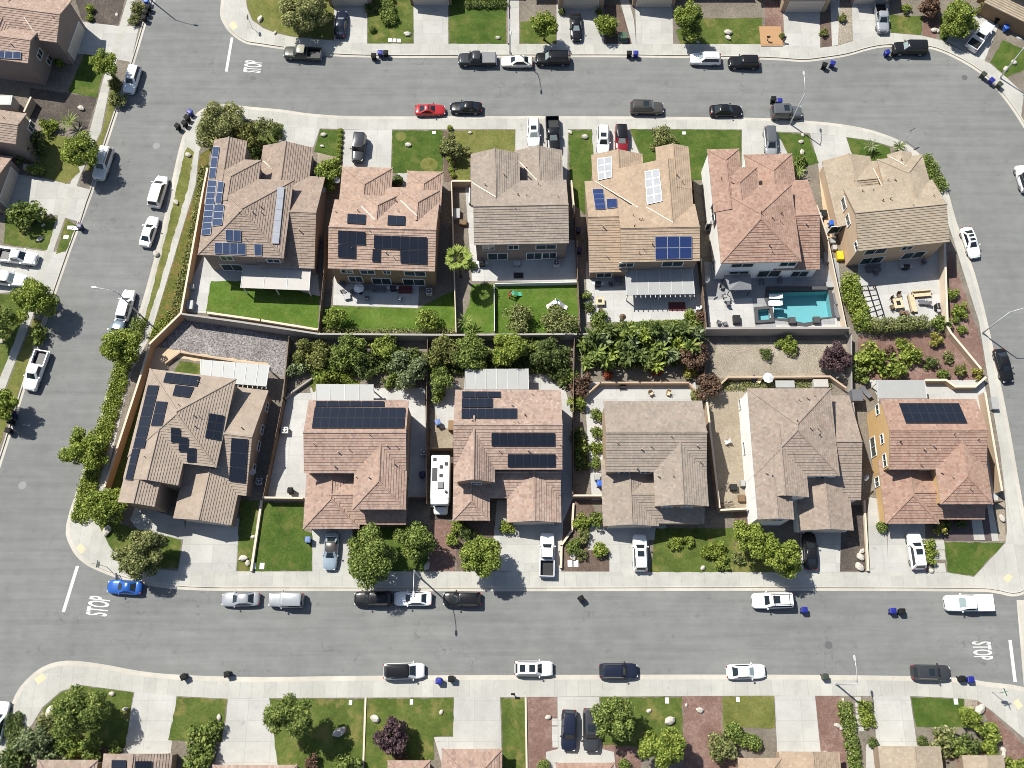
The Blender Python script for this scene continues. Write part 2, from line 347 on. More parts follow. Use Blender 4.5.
# ------------------------------------------------------------------ houses
PITCH = .38; COURSE = .34
def clip_band(poly, s0, s1):
    def cl(pl, s, keep_above):
        out = []
        for i in range(len(pl)):
            a, b = pl[i], pl[(i+1) % len(pl)]
            ia = (a[1] >= s) == keep_above or abs(a[1]-s) < 1e-9; ib = (b[1] >= s) == keep_above or abs(b[1]-s) < 1e-9
            if ia: out.append(a)
            if ia != ib and abs(b[1]-a[1]) > 1e-9:
                t = (s-a[1])/(b[1]-a[1]); out.append((a[0]+t*(b[0]-a[0]), s))
        return out
    q = cl(poly, s0, True)
    return cl(q, s1, False) if len(q) > 2 else []
def roof_plane(mb, pts, thick=.16, lift=.065, seed=0):
    """one tiled slope; pts in order with the eave first. Overlapping courses are real steps."""
    pts = [Vector(p) for p in pts]; u = (pts[1]-pts[0]).normalized()
    nrm = (pts[1]-pts[0]).cross(pts[-1]-pts[0]).normalized()
    if nrm.z < 0: nrm = -nrm
    s = nrm.cross(u).normalized()
    if s.z < 0: s = -s
    p2 = [((p-pts[0]).dot(u), (p-pts[0]).dot(s)) for p in pts]; o = pts[0]
    smax = max(b for a, b in p2); k = 0; off = (seed*37.7) % 91
    while k*COURSE < smax-1e-4:
        s0, s1 = k*COURSE, min((k+1)*COURSE, smax); q = clip_band(p2, s0, s1); k += 1
        if len(q) < 3: continue
        pos = [o+u*a+s*b+nrm*lift*(1-(b-s0)/COURSE) for a, b in q]
        f = list(zip(pos, [(a+off, b+.01 if b < s0+.01 else b-.01) for a, b in q]))
        n0 = (pos[1]-pos[0]).cross(pos[2]-pos[0])
        if n0.dot(nrm) < 0: f = f[::-1]
        mb.face([x for x, _ in f], 0, [c for _, c in f])
        low = sorted([a for a, b in q if abs(b-s0) < 1e-6])
        if len(low) >= 2:
            a0, a1 = low[0], low[-1]; A, B = o+u*a0+s*s0, o+u*a1+s*s0
            mb.face([A-nrm*.004, B-nrm*.004, B+nrm*lift, A+nrm*lift], 0, [(a0+off, s0+.02), (a1+off, s0+.02), (a1+off, s0+.02), (a0+off, s0+.02)])
    dn = [p-Vector((0, 0, thick)) for p in pts]; mb.face(dn[::-1], 1)
    for i in range(len(pts)):
        j = (i+1) % len(pts); mb.face([pts[i]-nrm*.005, pts[j]-nrm*.005, dn[j], dn[i]], 1)
def ridge_cap(mb, p, q):
    p, q = Vector(p), Vector(q); d = (q-p)
    if d.length < .4: return
    a = Vector((d.y, -d.x, 0)).normalized()*.15; up = Vector((0, 0, .15)); dn = Vector((0, 0, -.03)); b = d.normalized()*.05
    for s_ in (0,):
        r0 = [p-b-a+dn, p-b-a*.5+up*.8, p-b+a*.5+up*.8, p-b+a+dn]; r1 = [q+b-a+dn, q+b-a*.5+up*.8, q+b+a*.5+up*.8, q+b+a+dn]
        L = d.length
        for i in range(3): mb.face([r0[i], r0[i+1], r1[i+1], r1[i]], 0, [(0, 0), (.2, 0), (.2, L), (0, L)])
        mb.face(r0[::-1], 0, [(0, 0)]*4); mb.face(r1, 0, [(0, 0)]*4)
class House:
    def __init__(s, name, label, theta, roof, wall, base_px, trim='trim', overhang=.38):
        s.th = R(theta); s.o = P(base_px[0], base_px[1], .13)
        s.root = empty(name, s.o, 0, label, 'house', 'houses of the estate')
        s.roofm, s.wallm, s.trim = M['roof_'+roof], M['wall_'+wall], M[trim]
        s.rb, s.wb = MB(), MB(); s.k = 0; s.oh = overhang
        s.ex = Vector((math.cos(s.th), math.sin(s.th), 0)); s.ey = Vector((-math.sin(s.th), math.cos(s.th), 0))
    def loc(s, p): d = Vector(p)-s.o; return d.dot(s.ex), d.dot(s.ey)
    def wld(s, x, y, z): return Vector((s.o.x, s.o.y, 0))+s.ex*x+s.ey*y+Vector((0, 0, z))
    def lp(s, px, z): return s.loc(P(px[0], px[1], z))
    def wing(s, axis, ends, z, W=None, E=None, N=None, S=None, ridge=None, ext=(0, 0), wall=True, garage=None, pitch=PITCH):
        s.k += 1
        z = z+.013*s.k
        x0 = s.lp(W, z)[0] if W else None; x1 = s.lp(E, z)[0] if E else None
        y1 = s.lp(N, z)[1] if N else None; y0 = s.lp(S, z)[1] if S else None
        if ridge:
            for w in np.arange(.6, 12, .02):
                zz = z+pitch*w; g = s.lp(ridge, zz)
                if axis == 'x':
                    if y0 is not None and y0+w >= g[1]: y1 = y0+2*w; break
                    if y0 is None and y1-w <= g[1]: y0 = y1-2*w; break
                else:
                    if x0 is not None and x0+w >= g[0]: x1 = x0+2*w; break
                    if x0 is None and x1-w <= g[0]: x0 = x1-2*w; break
        if x1 < x0 or y1 < y0: print('BAD WING', s.root['label'], s.k, x0, x1, y0, y1)
        s.wing_local(axis, ends, z, x0, x1, y0, y1, ext, wall, garage, pitch)
    def wing_local(s, axis, ends, z, x0, x1, y0, y1, ext=(0, 0), wall=True, garage=None, pitch=PITCH):
        pitch = pitch+.0017*((s.k*7) % 5)
        if axis == 'x': u0, u1, v0, v1 = x0, x1, y0, y1; f = lambda u, v, zz: s.wld(u, v, zz)
        else: u0, u1, v0, v1 = y0, y1, -x1, -x0; f = lambda u, v, zz: s.wld(-v, u, zz)
        # for axis y: u runs north, v runs west; ends given north first
        e0, e1 = (ends[0], ends[1]) if axis == 'x' else (ends[1], ends[0])
        h = (v1-v0)/2; vm = (v0+v1)/2; zr = z+pitch*h; L = u1-u0
        i0 = min(h, L/2-.02) if e0 == 'h' else 0; i1 = min(h, L/2-.02) if e1 == 'h' else 0
        a, b = u0+i0, u1-i1
        ea, eb = ext if axis == 'x' else ext
        va, vb = v0-ea, v1+eb; za, zb = z-pitch*ea, z-pitch*eb
        r0, r1 = f(a, vm, zr), f(b, vm, zr)
        roof_plane(s.rb, [f(u0, va, za), f(u1, va, za), r1, r0], seed=s.k*3)
        roof_plane(s.rb, [f(u1, vb, zb), f(u0, vb, zb), r0, r1], seed=s.k*5+1)
        if i0: roof_plane(s.rb, [f(u0, v1, z), f(u0, v0, z), r0], seed=s.k*7+2); ridge_cap(s.rb, f(u0, v0, z), r0); ridge_cap(s.rb, f(u0, v1, z), r0)
        if i1: roof_plane(s.rb, [f(u1, v0, z), f(u1, v1, z), r1], seed=s.k*11+3); ridge_cap(s.rb, f(u1, v0, z), r1); ridge_cap(s.rb, f(u1, v1, z), r1)
        ridge_cap(s.rb, r0, r1)
        if wall:
            oh = s.oh+.009*s.k; ge = .22+.007*s.k; t = .17
            p0, p1 = u0+(oh if i0 else ge), u1-(oh if i1 else ge); q0, q1 = va+oh, vb-oh
            zw0, zw1 = za+pitch*oh-t, zb+pitch*oh-t; zb_ = .05
            A, B, C_, D = f(p0, q0, zb_), f(p1, q0, zb_), f(p1, q1, zb_), f(p0, q1, zb_)
            a_, b_, c_, d_ = f(p0, q0, zw0), f(p1, q0, zw0), f(p1, q1, zw1), f(p0, q1, zw1)
            s.wb.face([A, B, b_, a_]); s.wb.face([C_, D, d_, c_])
            zt = zr-t
            s.wb.face([B, C_, c_] + ([] if i1 else [f(p1, vm, zt)]) + [b_]); s.wb.face([D, A, a_] + ([] if i0 else [f(p0, vm, zt)]) + [d_])
            if garage is not None:
                # garage: 'N','S','E','W' side of the wing
                s.garages = getattr(s, 'garages', []); g = garage
                if axis == 'y':
                    uu = p1+.03 if g == 'N' else p0-.03; s.garages.append((f(uu, vm, 0), s.ey if g == 'N' else -s.ey, (q1-q0)-1.1))
                else:
                    uu = p1+.03 if g == 'E' else p0-.03; s.garages.append((f(uu, vm, 0), s.ex if g == 'E' else -s.ex, (q1-q0)-1.1))
    def finish(s):
        o = s.o; s.roof = s.rb.build('roof', [s.roofm, M['fascia']], s.root, None, o); s.wall = s.wb.build('wall', s.wallm, s.root, None, o)
        s.bvh = BVHTree.FromPolygons([Vector(v) for v in s.rb.v], s.rb.f); s.wvh = BVHTree.FromPolygons([Vector(v) for v in s.wb.v], s.wb.f)
        for c, n, w in getattr(s, 'garages', []): s.garage(c, n, min(w, 5.2))
        return s
    def garage(s, c, n, w):
        t = Vector((-n.y, n.x, 0)); mb = MB(); o = s.o
        for r in range(4):
            z0 = .15+r*.56; mb.beam(c+t*(-w/2)+Vector((0, 0, z0+.27)), c+t*(w/2)+Vector((0, 0, z0+.27)), .06, .53)
        g = mb.build('garage_door', M['garage'], s.root, None, o); f = MB()
        for sg in (-1, 1): f.beam(c+t*sg*(w/2+.09)+Vector((0, 0, .14)), c+t*sg*(w/2+.09)+Vector((0, 0, 2.42)), .14, .1)
        f.beam(c+t*(-w/2-.16)+Vector((0, 0, 2.48)), c+t*(w/2+.16)+Vector((0, 0, 2.48)), .1, .14); f.build('door_frame', s.trim, g, None, o)
    def roof_hit(s, px, py):
        h = s.bvh.ray_cast(CAM, ray(px, py).normalized())
        return (h[0], h[1] if h[1] is None or h[1].z > 0 else -h[1])
    def panels(s, quad, nx, ny, mat, gap=.03):
        """a grid of solar panels on the roof slope: quad = TL, TR, BR, BL as seen"""
        hs = [s.roof_hit(*q) for q in quad]; hs = [h for h in hs if h[0] is not None]
        if len(hs) < 3: print('panel miss', s.root['label']); return
        mid = s.roof_hit(sum(q[0] for q in quad)/4, sum(q[1] for q in quad)/4)
        # slope plane through the centre hit, smoothed over courses
        cands = [k for k in [mid]+hs if k[0] is not None]
        n = mid[1]; us = n.cross(Vector((0, 0, 1))).normalized(); p0 = mid[0]
        hz = Vector((n.x, n.y, 0)).normalized(); sl = math.atan(PITCH); n = hz*math.sin(sl)+Vector((0, 0, math.cos(sl)))
        us = Vector((0, 0, 1)).cross(hz).normalized(); 
        pl = p0+n*.17
        c = []
        for q in quad:
            d = ray(*q); t = (pl-CAM).dot(n)/d.dot(n); c.append(CAM+d*t)
        TL, TR, BR, BL = c
        for i in range(nx):
            for j in range(ny):
                def pt(a, b): return (TL*(1-a)+TR*a)*(1-b)+(BL*(1-a)+BR*a)*b
                a0, a1, b0, b1 = i/nx, (i+1)/nx, j/ny, (j+1)/ny
                q = [pt(a0, b1), pt(a1, b1), pt(a1, b0), pt(a0, b0)]; m_ = sum(q, Vector())/4
                ii = [x+(m_-x).normalized()*gap*.7 for x in q]; mb = MB()
                if (ii[1]-ii[0]).cross(ii[3]-ii[0]).dot(n) < 0: ii = ii[::-1]
                lo = [x-n*.05 for x in ii]; mb.hexa(lo+ii, 1)
                cell = [x+(m_-x).normalized()*.04+n*.004 for x in ii]; mb.face(cell, 0, [(0, 0), (1, 0), (1, 1), (0, 1)])
                mb.build('solar_panel', [M[mat], M['blackframe'] if mat == 'sol_black' else M['alu']], s.root, None, s.o)
    def window(s, x0, y0, x1, y1, panes=2):
        cx, cy = (x0+x1)/2, (y0+y1)/2; h = s.wvh.ray_cast(CAM, ray(cx, cy).normalized())
        if h[0] is None: print('win miss', s.root['label'], x0, y0); return
        n = h[1]
        if n.dot(ray(cx, cy)) > 0: n = -n
        if abs(n.z) > .3: print('win z', s.root['label'], x0, y0); return
        t = Vector((-n.y, n.x, 0)).normalized(); p = h[0]; us, zs = [], []
        for q in ((x0, y0), (x1, y0), (x1, y1), (x0, y1)):
            d = ray(*q); k = (p-CAM).dot(n)/d.dot(n); w = CAM+d*k-p; us.append(w.dot(t)); zs.append(w.z)
        if abs(n.y) > .7: hw = (max(us)-min(us))/2; hz = (max(zs)-min(zs))/2
        else:
            hw = (max(us)-min(us))/2*.8; hz = (max(zs)-min(zs))/2*.5
        hw = max(.3, min(hw, 1.6)); hz = max(.3, min(hz, 1.05)); zc = max(p.z+(max(zs)+min(zs))/2, .25+hz)
        s.window_at(Vector((p.x, p.y, 0))+t*((max(us)+min(us))/2), n, zc, hw, hz, panes)
    def window_at(s, p, n, zc, hw, hz, panes=2):
        t = Vector((-n.y, n.x, 0)).normalized(); c = Vector((p.x, p.y, zc))+n*.04; o = s.o; Z = Vector((0, 0, 1)); f = MB(); fw = .1
        for sg in (-1, 1):
            f.beam(c+t*sg*(hw)-Z*(hz+fw/2), c+t*sg*(hw)+Z*(hz+fw/2), fw, .12); f.beam(c-t*(hw-fw/2)+Z*sg*hz, c+t*(hw-fw/2)+Z*sg*hz, .12, fw)
        for i in range(1, panes): x = -hw+2*hw*i/panes; f.beam(c+t*x-Z*(hz-fw/2), c+t*x+Z*(hz-fw/2), .06, .08)
        w = f.build('window', s.trim, s.root, None, o); g = MB(); q = [c-n*.015+t*a*(hw-.03)+Z*b*(hz-.03) for a, b in ((-1, -1), (1, -1), (1, 1), (-1, 1))]
        g.hexa([x-n*.02 for x in q]+q); g.build('pane', M['glass'], w, None, o)
    def vents(s, pts, h=.5):
        for i, (x, y) in enumerate(pts):
            p, n = s.roof_hit(x, y)
            if p is None: continue
            mb = MB(); hh = h*(.7+.25*(i % 3)); mb.tube([p-Vector((0, 0, .1)), p+Vector((0, 0, hh))], .045+.03*(i % 2), 8); mb.tube([p+Vector((0, 0, hh)), p+Vector((0, 0, hh+.05))], .06+.035*(i % 2), 8)
            mb.build('vent_pipe', M['fascia' if i % 3 else 'dark'], s.root, None, s.o)
    def valley(s, a, b):
        A, B = s.roof_hit(*a)[0], s.roof_hit(*b)[0]
        if A is None or B is None: return
        n = max(2, int((B-A).length/.5)); pts = []
        for i in range(n+1):
            t = i/n; q = s.roof_hit(a[0]+(b[0]-a[0])*t, a[1]+(b[1]-a[1])*t)[0]
            if q is not None: pts.append(q+Vector((0, 0, .05)))
        A, B = pts[0], pts[-1]; d = (B-A); w = Vector((d.y, -d.x, 0)).normalized()*.08; mb = MB(); Z = Vector((0, 0, .05))
        mb.hexa([A-w-Z, A+w-Z, B+w-Z, B-w-Z, A-w, A+w, B+w, B-w]); mb.build('valley_flashing', M['flash'], s.root, None, s.o)
    def dish(s, px, py, z=3.2, face=(.5, -.6)):
        p = P(px, py, z); mb = MB(); n = Vector((face[0], face[1], .75)).normalized(); t = n.cross(Vector((0, 0, 1))).normalized(); b_ = n.cross(t)
        rings = [[p+n*(r*r*.5)+(t*math.cos(a)*r+b_*math.sin(a)*r) for a in [2*math.pi*k/14 for k in range(14)]] for r in (.02, .2, .36, .45)]
        mb.loft(rings, 0, False); mb.loft([[q-n*.03 for q in r] for r in rings], 0, False); mb.tube([p-n*.02, p-n*.35-Vector((0, 0, .3))], .025, 6); mb.tube([p-b_*.3, p+n*.45], .015, 5)
        mb.build('satellite_dish', M['cover_white'], s.root, None, s.o)
    def cover(s, quad, z, mat='cover_white', ribs=6, posts=True, along='x', thick=.1, rafters=True):
        q = [P(a, b, z) for a, b in quad]; TL, TR, BR, BL = q; mb = MB(); Z = Vector((0, 0, thick)); n = ribs
        mb.hexa([x-Z for x in (BL, BR, TR, TL)]+[BL, BR, TR, TL], 0)
        for i in range(n+1):
            t = min(max(i/n, .006), .994); a = TL+(TR-TL)*t; b_ = BL+(BR-BL)*t; mb.beam(a+Vector((0, 0, .025)), b_+Vector((0, 0, .025)), .09, .05, 2)
        d = (BL-TL).normalized(); m_ = int((TR-TL).length/.65)
        for i in range(m_+1 if rafters else 0):
            t = min(max(i/m_, .01), .99); a = TL+(TR-TL)*t; b_ = BL+(BR-BL)*t; lo = Vector((0, 0, thick+.09)); mb.beam(a-d*.0-lo, b_+d*.35-lo, .06, .16, 1)
        c = mb.build('patio_cover', [M[mat], M['trim'], plain('patio_seam', (.46, .46, .45), .5)], s.root, None, s.o)
        if posts:
            out = (TL, TR) if posts == 'N' else (BL, BR); m_ = 3
            for i in range(m_):
                p = out[0]+(out[1]-out[0])*(.03+.94*i/(m_-1)); p = p+(d*-.25 if posts != 'N' else d*.25); pb = MB(); pb.beam(Vector((p.x, p.y, .13)), Vector((p.x, p.y, z-thick-.17)), .14, .14); pb.build('post', M['trim'], c, None, s.o)
H = {}
def house(key, *a, **k): h = House(*a, **k); H[key] = h; return h
Z2, Z1 = 5.9, 3.1
# ---- upper row of the central block
h = house('H1', 'two_storey_house', 'brown tiled house with slate panels and one glaring panel strip by the corner trees', -2.5, 'brown', 'mauve', (240, 225))
h.wing('y', 'hh', Z2, W=(198, 254), E=(283.5, 257.7), N=(287, 180.5), S=(240, 256.3))
h.wing('y', 'gg', Z2, W=(213.5, 146), E=(246.5, 146), N=(230, 140.5), S=(220, 205))
h.wing('y', 'hg', Z2, E=(261, 162), N=(250, 160), S=(236, 205), ridge=(231, 174))
h.wing('y', 'gg', Z1, W=(263, 148.5), E=(312.8, 149), N=(285, 146.5), S=(285, 200), garage='N')
h.wing('x', 'gg', Z1, W=(262, 230), E=(314.5, 268), S=(300, 268), ridge=(302, 212.3))
h.finish()
for q, nx, ny, m in [([(213, 146.5), (219.5, 146.5), (215, 178.6), (208.4, 178.3)], 1, 3, 'sol_slate'), ([(208, 180), (216.8, 180.5), (210.5, 234.5), (200.8, 235.5)], 1, 9, 'sol_slate'),
  ([(218.2, 181), (224, 181.8), (221, 203.6), (215, 203.3)], 1, 2, 'sol_slate'), ([(214.3, 204.5), (224.3, 204.5), (222, 225), (212, 226)], 1, 3, 'sol_slate'),
  ([(225.5, 229.5), (241, 230), (241, 241.6), (225.5, 241)], 2, 1, 'sol_slate'), ([(214.5, 242.2), (245.5, 243), (245.5, 255), (214.5, 254)], 4, 1, 'sol_slate'), ([(254, 243.7), (262, 244), (262, 255.7), (254.4, 255.5)], 1, 1, 'sol_slate'),
  ([(277.5, 187), (284.5, 187.3), (278.8, 243.7), (271.8, 243.5)], 1, 5, 'sol_glare')]: h.panels(q, nx, ny, m)
for w in [(222, 256, 231.5, 259.5), (224, 264.5, 241, 270), (268, 259, 279, 262)]: h.window(*w)
h.vents([(239.5, 213), (253, 212.5), (262, 213), (261.5, 207.5), (246, 239.5), (300, 231)]); h.valley((263.5, 161), (282.5, 178.5)); h.dish(322.5, 189.5)
h.cover([(243, 264.5), (311, 268.5), (309.5, 290.5), (240.3, 287.7)], 2.65, 'cover_grey', 3, rafters=False)
h = house('H2', 'two_storey_house', 'terracotta tiled house with black panels on both slopes and small front gables', -1.8, 'terra', 'brown', (385, 225))
h.wing('x', 'gg', Z2, W=(328, 267.5), E=(435, 272), S=(380, 269.8), ridge=(384, 228.6))
h.wing('y', 'hg', Z1, W=(342.5, 168), E=(392.8, 169), N=(368, 167.5), S=(366, 212), garage='N')
h.wing('y', 'hg', Z1, W=(407.5, 172), E=(443, 172.5), N=(425, 171.5), S=(425, 212))
h.wing('y', 'hg', Z2, W=(363.5, 197), E=(396.5, 197.5), N=(380, 195.8), S=(378, 225), pitch=.6)
h.wing('y', 'hg', Z2, W=(400.5, 191), E=(439, 192), N=(420, 190.4), S=(419, 225), pitch=.54)
h.wing('x', 'gg', Z1, W=(385, 200), E=(412, 200), N=(397, 187.5), S=(397, 222))
h.finish()
for q, nx, ny in [([(347.5, 213.5), (366, 214.5), (365.3, 224), (347, 223.2)], 2, 1), ([(388, 215), (405.6, 216), (405.1, 225.4), (387.2, 224.8)], 2, 1), ([(338, 230.2), (365.4, 231.5), (365.4, 245), (338, 243.8)], 3, 1), ([(338, 244.3), (356, 245), (356, 258.5), (338, 257.6)], 2, 1),
  ([(374, 235), (427, 237), (427, 250.2), (373.6, 248.2)], 6, 1), ([(400, 249.8), (427, 250.8), (427, 264.5), (400.4, 263.2)], 3, 1), ([(372.6, 248.7), (380.6, 249), (380.4, 262.3), (372, 261.6)], 1, 1)]: h.panels(q, nx, ny, 'sol_black')
for w in [(341.5, 269, 352, 272.5), (361, 270, 374, 273.5), (383.5, 270.5, 390, 273.5), (405, 271.3, 425, 275.3), (350, 276.3, 361.5, 281.5), (374, 277.8, 390, 285.8), (404, 279, 424, 285)]: h.window(*w)
h.vents([(370, 231), (386, 253), (394, 258), (396, 201), (398, 211), (358, 211), (352, 249), (336, 212)]); h.valley((361, 206), (375, 220)); h.valley((400.5, 200.5), (417, 216)); h.dish(322, 189, 3.0); h.dish(337, 180, 3.0)
h = house('H3', 'two_storey_house', 'grey brown house without any panels in the upper row beside a fan palm', 1.2, 'grey', 'mauve', (520, 210))
h.wing('x', 'gg', Z2, W=(474, 244.5), E=(569, 243.5), S=(520, 244), ridge=(520, 205.7))
h.wing('y', 'gg', Z2, W=(471, 160), E=(519.3, 160), N=(495, 153.5), S=(496, 205), )
h.wing('y', 'gg', Z1, W=(514.5, 155), E=(562, 155), N=(538, 150.5), S=(540, 200), garage='N')
h.wing('x', 'gg', Z1, W=(500, 200), E=(561, 200), N=(540, 180), S=(540, 205))
h.finish()
for w in [(483, 245, 494, 249.4), (508, 245, 518.5, 249), (536, 244.6, 556, 248.6), (488, 253.2, 507.5, 259.2), (526.5, 252.5, 541.5, 261), (542.5, 252.5, 556, 258)]: h.window(*w)
h.vents([(515, 208), (504, 174.5), (538.5, 184.5), (518, 195), (526, 195), (485, 185), (558, 197)]); h.valley((519.5, 162), (537, 180.5)); h.valley((472, 182.5), (495.5, 197))
h = house('H4', 'two_storey_house', 'tan tiled house with glinting panels on its front gables and blue panels behind', 1.2, 'tan', 'taupe', (640, 215))
h.wing('x', 'gg', Z2, W=(621, 262), E=(700, 261), S=(660, 261.5), ridge=(660, 227.6))
h.wing('x', 'gg', Z1, W=(589, 272.3), E=(628, 271), S=(603, 272.2), ridge=(603, 216.8))
h.wing('y', 'gg', Z1, W=(591.5, 158), E=(642.5, 158), N=(617, 154.5), S=(620, 215), garage='N')
h.wing('y', 'gg', Z2, E=(689, 160), N=(670, 163), S=(675, 228), ridge=(668.5, 175), ext=(0, 3.4))
h.wing('y', 'gg', Z2, W=(655.5, 148), E=(688.5, 150), N=(672, 147), S=(676, 190), wall=True)
h.finish()
for q, nx, ny, m in [([(597, 158.6), (611.4, 156.4), (612, 177.2), (598.2, 180.2)], 2, 3, 'sol_glint'), ([(644.7, 171.4), (659, 168.8), (662.4, 201), (647, 204.6)], 2, 4, 'sol_glint'), ([(592.2, 189), (603.2, 188.8), (606.2, 209), (595.2, 209.3)], 1, 4, 'sol_blue'),
  ([(606.2, 198.8), (617, 198.4), (617.3, 207.2), (607, 208.4)], 1, 1, 'sol_blue'), ([(655, 236.5), (692, 236.2), (692, 258.8), (655.2, 259.4)], 3, 2, 'sol_blue')]: h.panels(q, nx, ny, m)
for w in [(619.5, 262.7, 633, 266.5), (663, 261.3, 682, 265.8), (597, 272.7, 611, 277)]: h.window(*w)
h.vents([(633, 215.5), (639.5, 219.5), (642, 219.5), (634.5, 226.5), (607.5, 257.5), (603.5, 227.5), (639, 253), (677, 175.5), (682, 182), (652.5, 245), (643.5, 249)]); h.valley((594.5, 181), (638, 207.5)); h.valley((646, 207), (673, 222.5))
h.cover([(625, 270), (692.7, 268.4), (695, 294), (626.2, 295)], 2.7, 'cover_white', 6)
h = house('H5', 'two_storey_house', 'red tiled house with white walls standing above the swimming pool', 1.5, 'red', 'white', (765, 215), overhang=.2)
h.wing('y', 'hh', Z2, W=(721, 263), E=(801, 260.5), N=(790, 184.7), S=(760, 262.3))
h.wing('y', 'hg', Z2, W=(707.5, 152), E=(739, 151), N=(723, 149.3), S=(730, 212))
h.wing('y', 'hg', Z2, E=(757, 170), N=(748, 167.5), S=(745, 215), ridge=(739.5, 182))
h.wing('y', 'hg', Z1, W=(744.5, 156), E=(792, 156), N=(768, 154.4), S=(772, 215), garage='N')
h.wing('x', 'gg', Z1, W=(770, 240), E=(820, 269.5), S=(812, 269.5), ridge=(812, 215.3))
h.finish()
for w in [(732, 263.5, 752.5, 266.5), (781, 262, 795, 265.5), (760, 269.3, 777.5, 277.5), (793, 271, 806, 276.3), (730, 271, 748, 273.5), (707.5, 222, 711.5, 234), (711, 206, 715, 222), (712, 262, 715.5, 270)]: h.window(*w)
h.vents([(761, 212.5), (772, 218), (780, 221), (781.5, 214), (760.5, 182), (731.5, 182.5), (721, 179), (806, 224.5), (772, 252), (769.5, 246)]); h.dish(707, 279.5, 3.2)
h = house('H6', 'two_storey_house', 'sand coloured house with tan side wall on the inside of the street bend', 6.3, 'sand', 'sand', (895, 205))
h.wing('x', 'gg', Z2, W=(858.5, 251), E=(949.5, 241.4), S=(904, 246.3), ridge=(902, 208.6))
h.wing('y', 'hg', Z2, W=(877.5, 161), E=(922, 155), N=(900, 157.3), S=(906, 215))
h.wing('y', 'gg', Z2, W=(889, 162), E=(912, 156), N=(902, 153), S=(910, 190))
h.wing('y', 'gg', Z1, W=(823, 165), E=(870.5, 159), N=(848, 158.5), S=(860, 225), garage='N')
h.wing('x', 'gg', Z1, W=(855, 200), E=(895, 195), N=(872, 161.5), S=(880, 205))
h.finish()
for w in [(841, 199, 847, 209), (845.5, 216, 851, 225), (836.5, 219.5, 843, 238), (854, 243, 859, 249.5), (858, 257, 884, 264), (904, 252.5, 922, 257.3), (867, 249.5, 884, 252.5), (903, 246.5, 911, 249)]: h.window(*w)
h.vents([(873, 190.5), (894.5, 180), (887.5, 180.5), (882.5, 201), (913, 205.5), (890, 199), (901, 160), (862, 191), (933, 196)]); h.valley((889, 156.5), (906.5, 166)); h.valley((873, 168), (882, 186))
# ---- lower row
h = house('L1', 'two_storey_house', 'beige corner house with staggered black panels and a wide gravel back slope', -7, 'beige', 'taupe', (185, 440))
h.wing('y', 'hh', Z2, W=(150, 369.5), E=(216.3, 467), N=(192, 374), S=(200, 465.3))
h.wing('y', 'gg', Z2, W=(130, 452), E=(177.8, 486), N=(165, 415), S=(162, 483.5))
h.wing('y', 'gg', Z2-.05, W=(118, 502), E=(154.3, 506.5), N=(140, 460), S=(136, 504.5))
h.wing('x', 'gg', Z1, W=(178, 470), E=(246.4, 495.3), S=(240, 495), ridge=(240, 435.8))
h.wing('y', 'gg', Z1, W=(173, 519), E=(231.2, 525), N=(208, 470), S=(200, 521.6), garage='S')
h.finish()
for q, nx, ny in [([(166, 372.2), (200, 376.2), (197, 386), (163, 382.2)], 4, 1), ([(175.4, 384.7), (194, 386.8), (189.2, 397.6), (172.2, 395.4)], 2, 1), ([(147.8, 385), (159, 385.4), (144, 448), (132.7, 448)], 1, 6), ([(132.5, 448.3), (140, 448.3), (132.2, 480), (125, 479.6)], 1, 2), ([(156.4, 401), (167.4, 401.7), (162.2, 426), (150.6, 425.8)], 1, 2),
  ([(170.8, 427.6), (180.2, 428.4), (180, 442.4), (170.8, 442.4)], 1, 2), ([(178.6, 436.6), (188.1, 437.6), (187.3, 452), (178.4, 451.4)], 1, 2), ([(187, 447.8), (196, 448.2), (195.6, 462), (186.7, 462)], 1, 2), ([(209.3, 413), (224.8, 415.6), (220.7, 440.6), (204.8, 437.6)], 2, 3), ([(231.3, 437.8), (248, 439.2), (245, 483), (228.7, 481)], 1, 3)]: h.panels(q, nx, ny, 'sol_black')
h.vents([(179, 405), (194, 415.5), (199.5, 416.5), (195.5, 426.5), (199, 382), (242, 428), (145, 457)])
h.cover([(200.5, 359.5), (270, 365), (266.4, 386.5), (199.6, 381)], 2.7, 'cover_white', 6, 'N'); h.dish(252.5, 471.5, 3.2)
for t in (.2, .42, .58, .8): 
    p = Vector(P(267, 387, 1.5)).lerp(P(248, 490, 1.5), t); n = h.ex; hh = h.wvh.ray_cast(p+n*4, -n)
    if hh[0] is not None: h.window_at(Vector((hh[0].x, hh[0].y, 0)), n, 1.6, .6, .55)
h = house('L2', 'two_storey_house', 'pink tiled house with one wide black panel field left of the camper', 0, 'pink', 'taupe', (355, 450))
h.wing('x', 'gg', Z2, W=(304, 471), E=(406.3, 471), N=(355, 400.4), S=(330, 473))
h.wing('y', 'gh', Z2, W=(352.7, 507), E=(405.8, 500), N=(380, 430), S=(380, 509.3))
h.wing('y', 'gh', Z1, W=(303.2, 528), E=(359.2, 528), N=(330, 460), S=(330, 528.7), garage='S')
h.wing('x', 'gg', Z1, W=(330, 520), E=(406, 520), N=(380, 470), S=(380, 524.5))
h.finish()
for q, nx, ny in [([(316, 400.9), (384.4, 401), (384.4, 406.4), (315.3, 406.4)], 6, 1), ([(314.6, 407), (405.4, 407.4), (404, 428), (311.6, 428)], 11, 2)]: h.panels(q, nx, ny, 'sol_black')
h.vents([(370, 435), (338.5, 452.5), (349, 449.5), (335.5, 467), (314, 444), (369, 477.5), (356.5, 477.5), (387, 446), (396, 446), (395.5, 465)])
h.cover([(316, 384), (373.5, 384.4), (373.5, 401), (315.6, 401)], 2.7, 'cover_white', 4, 'N')
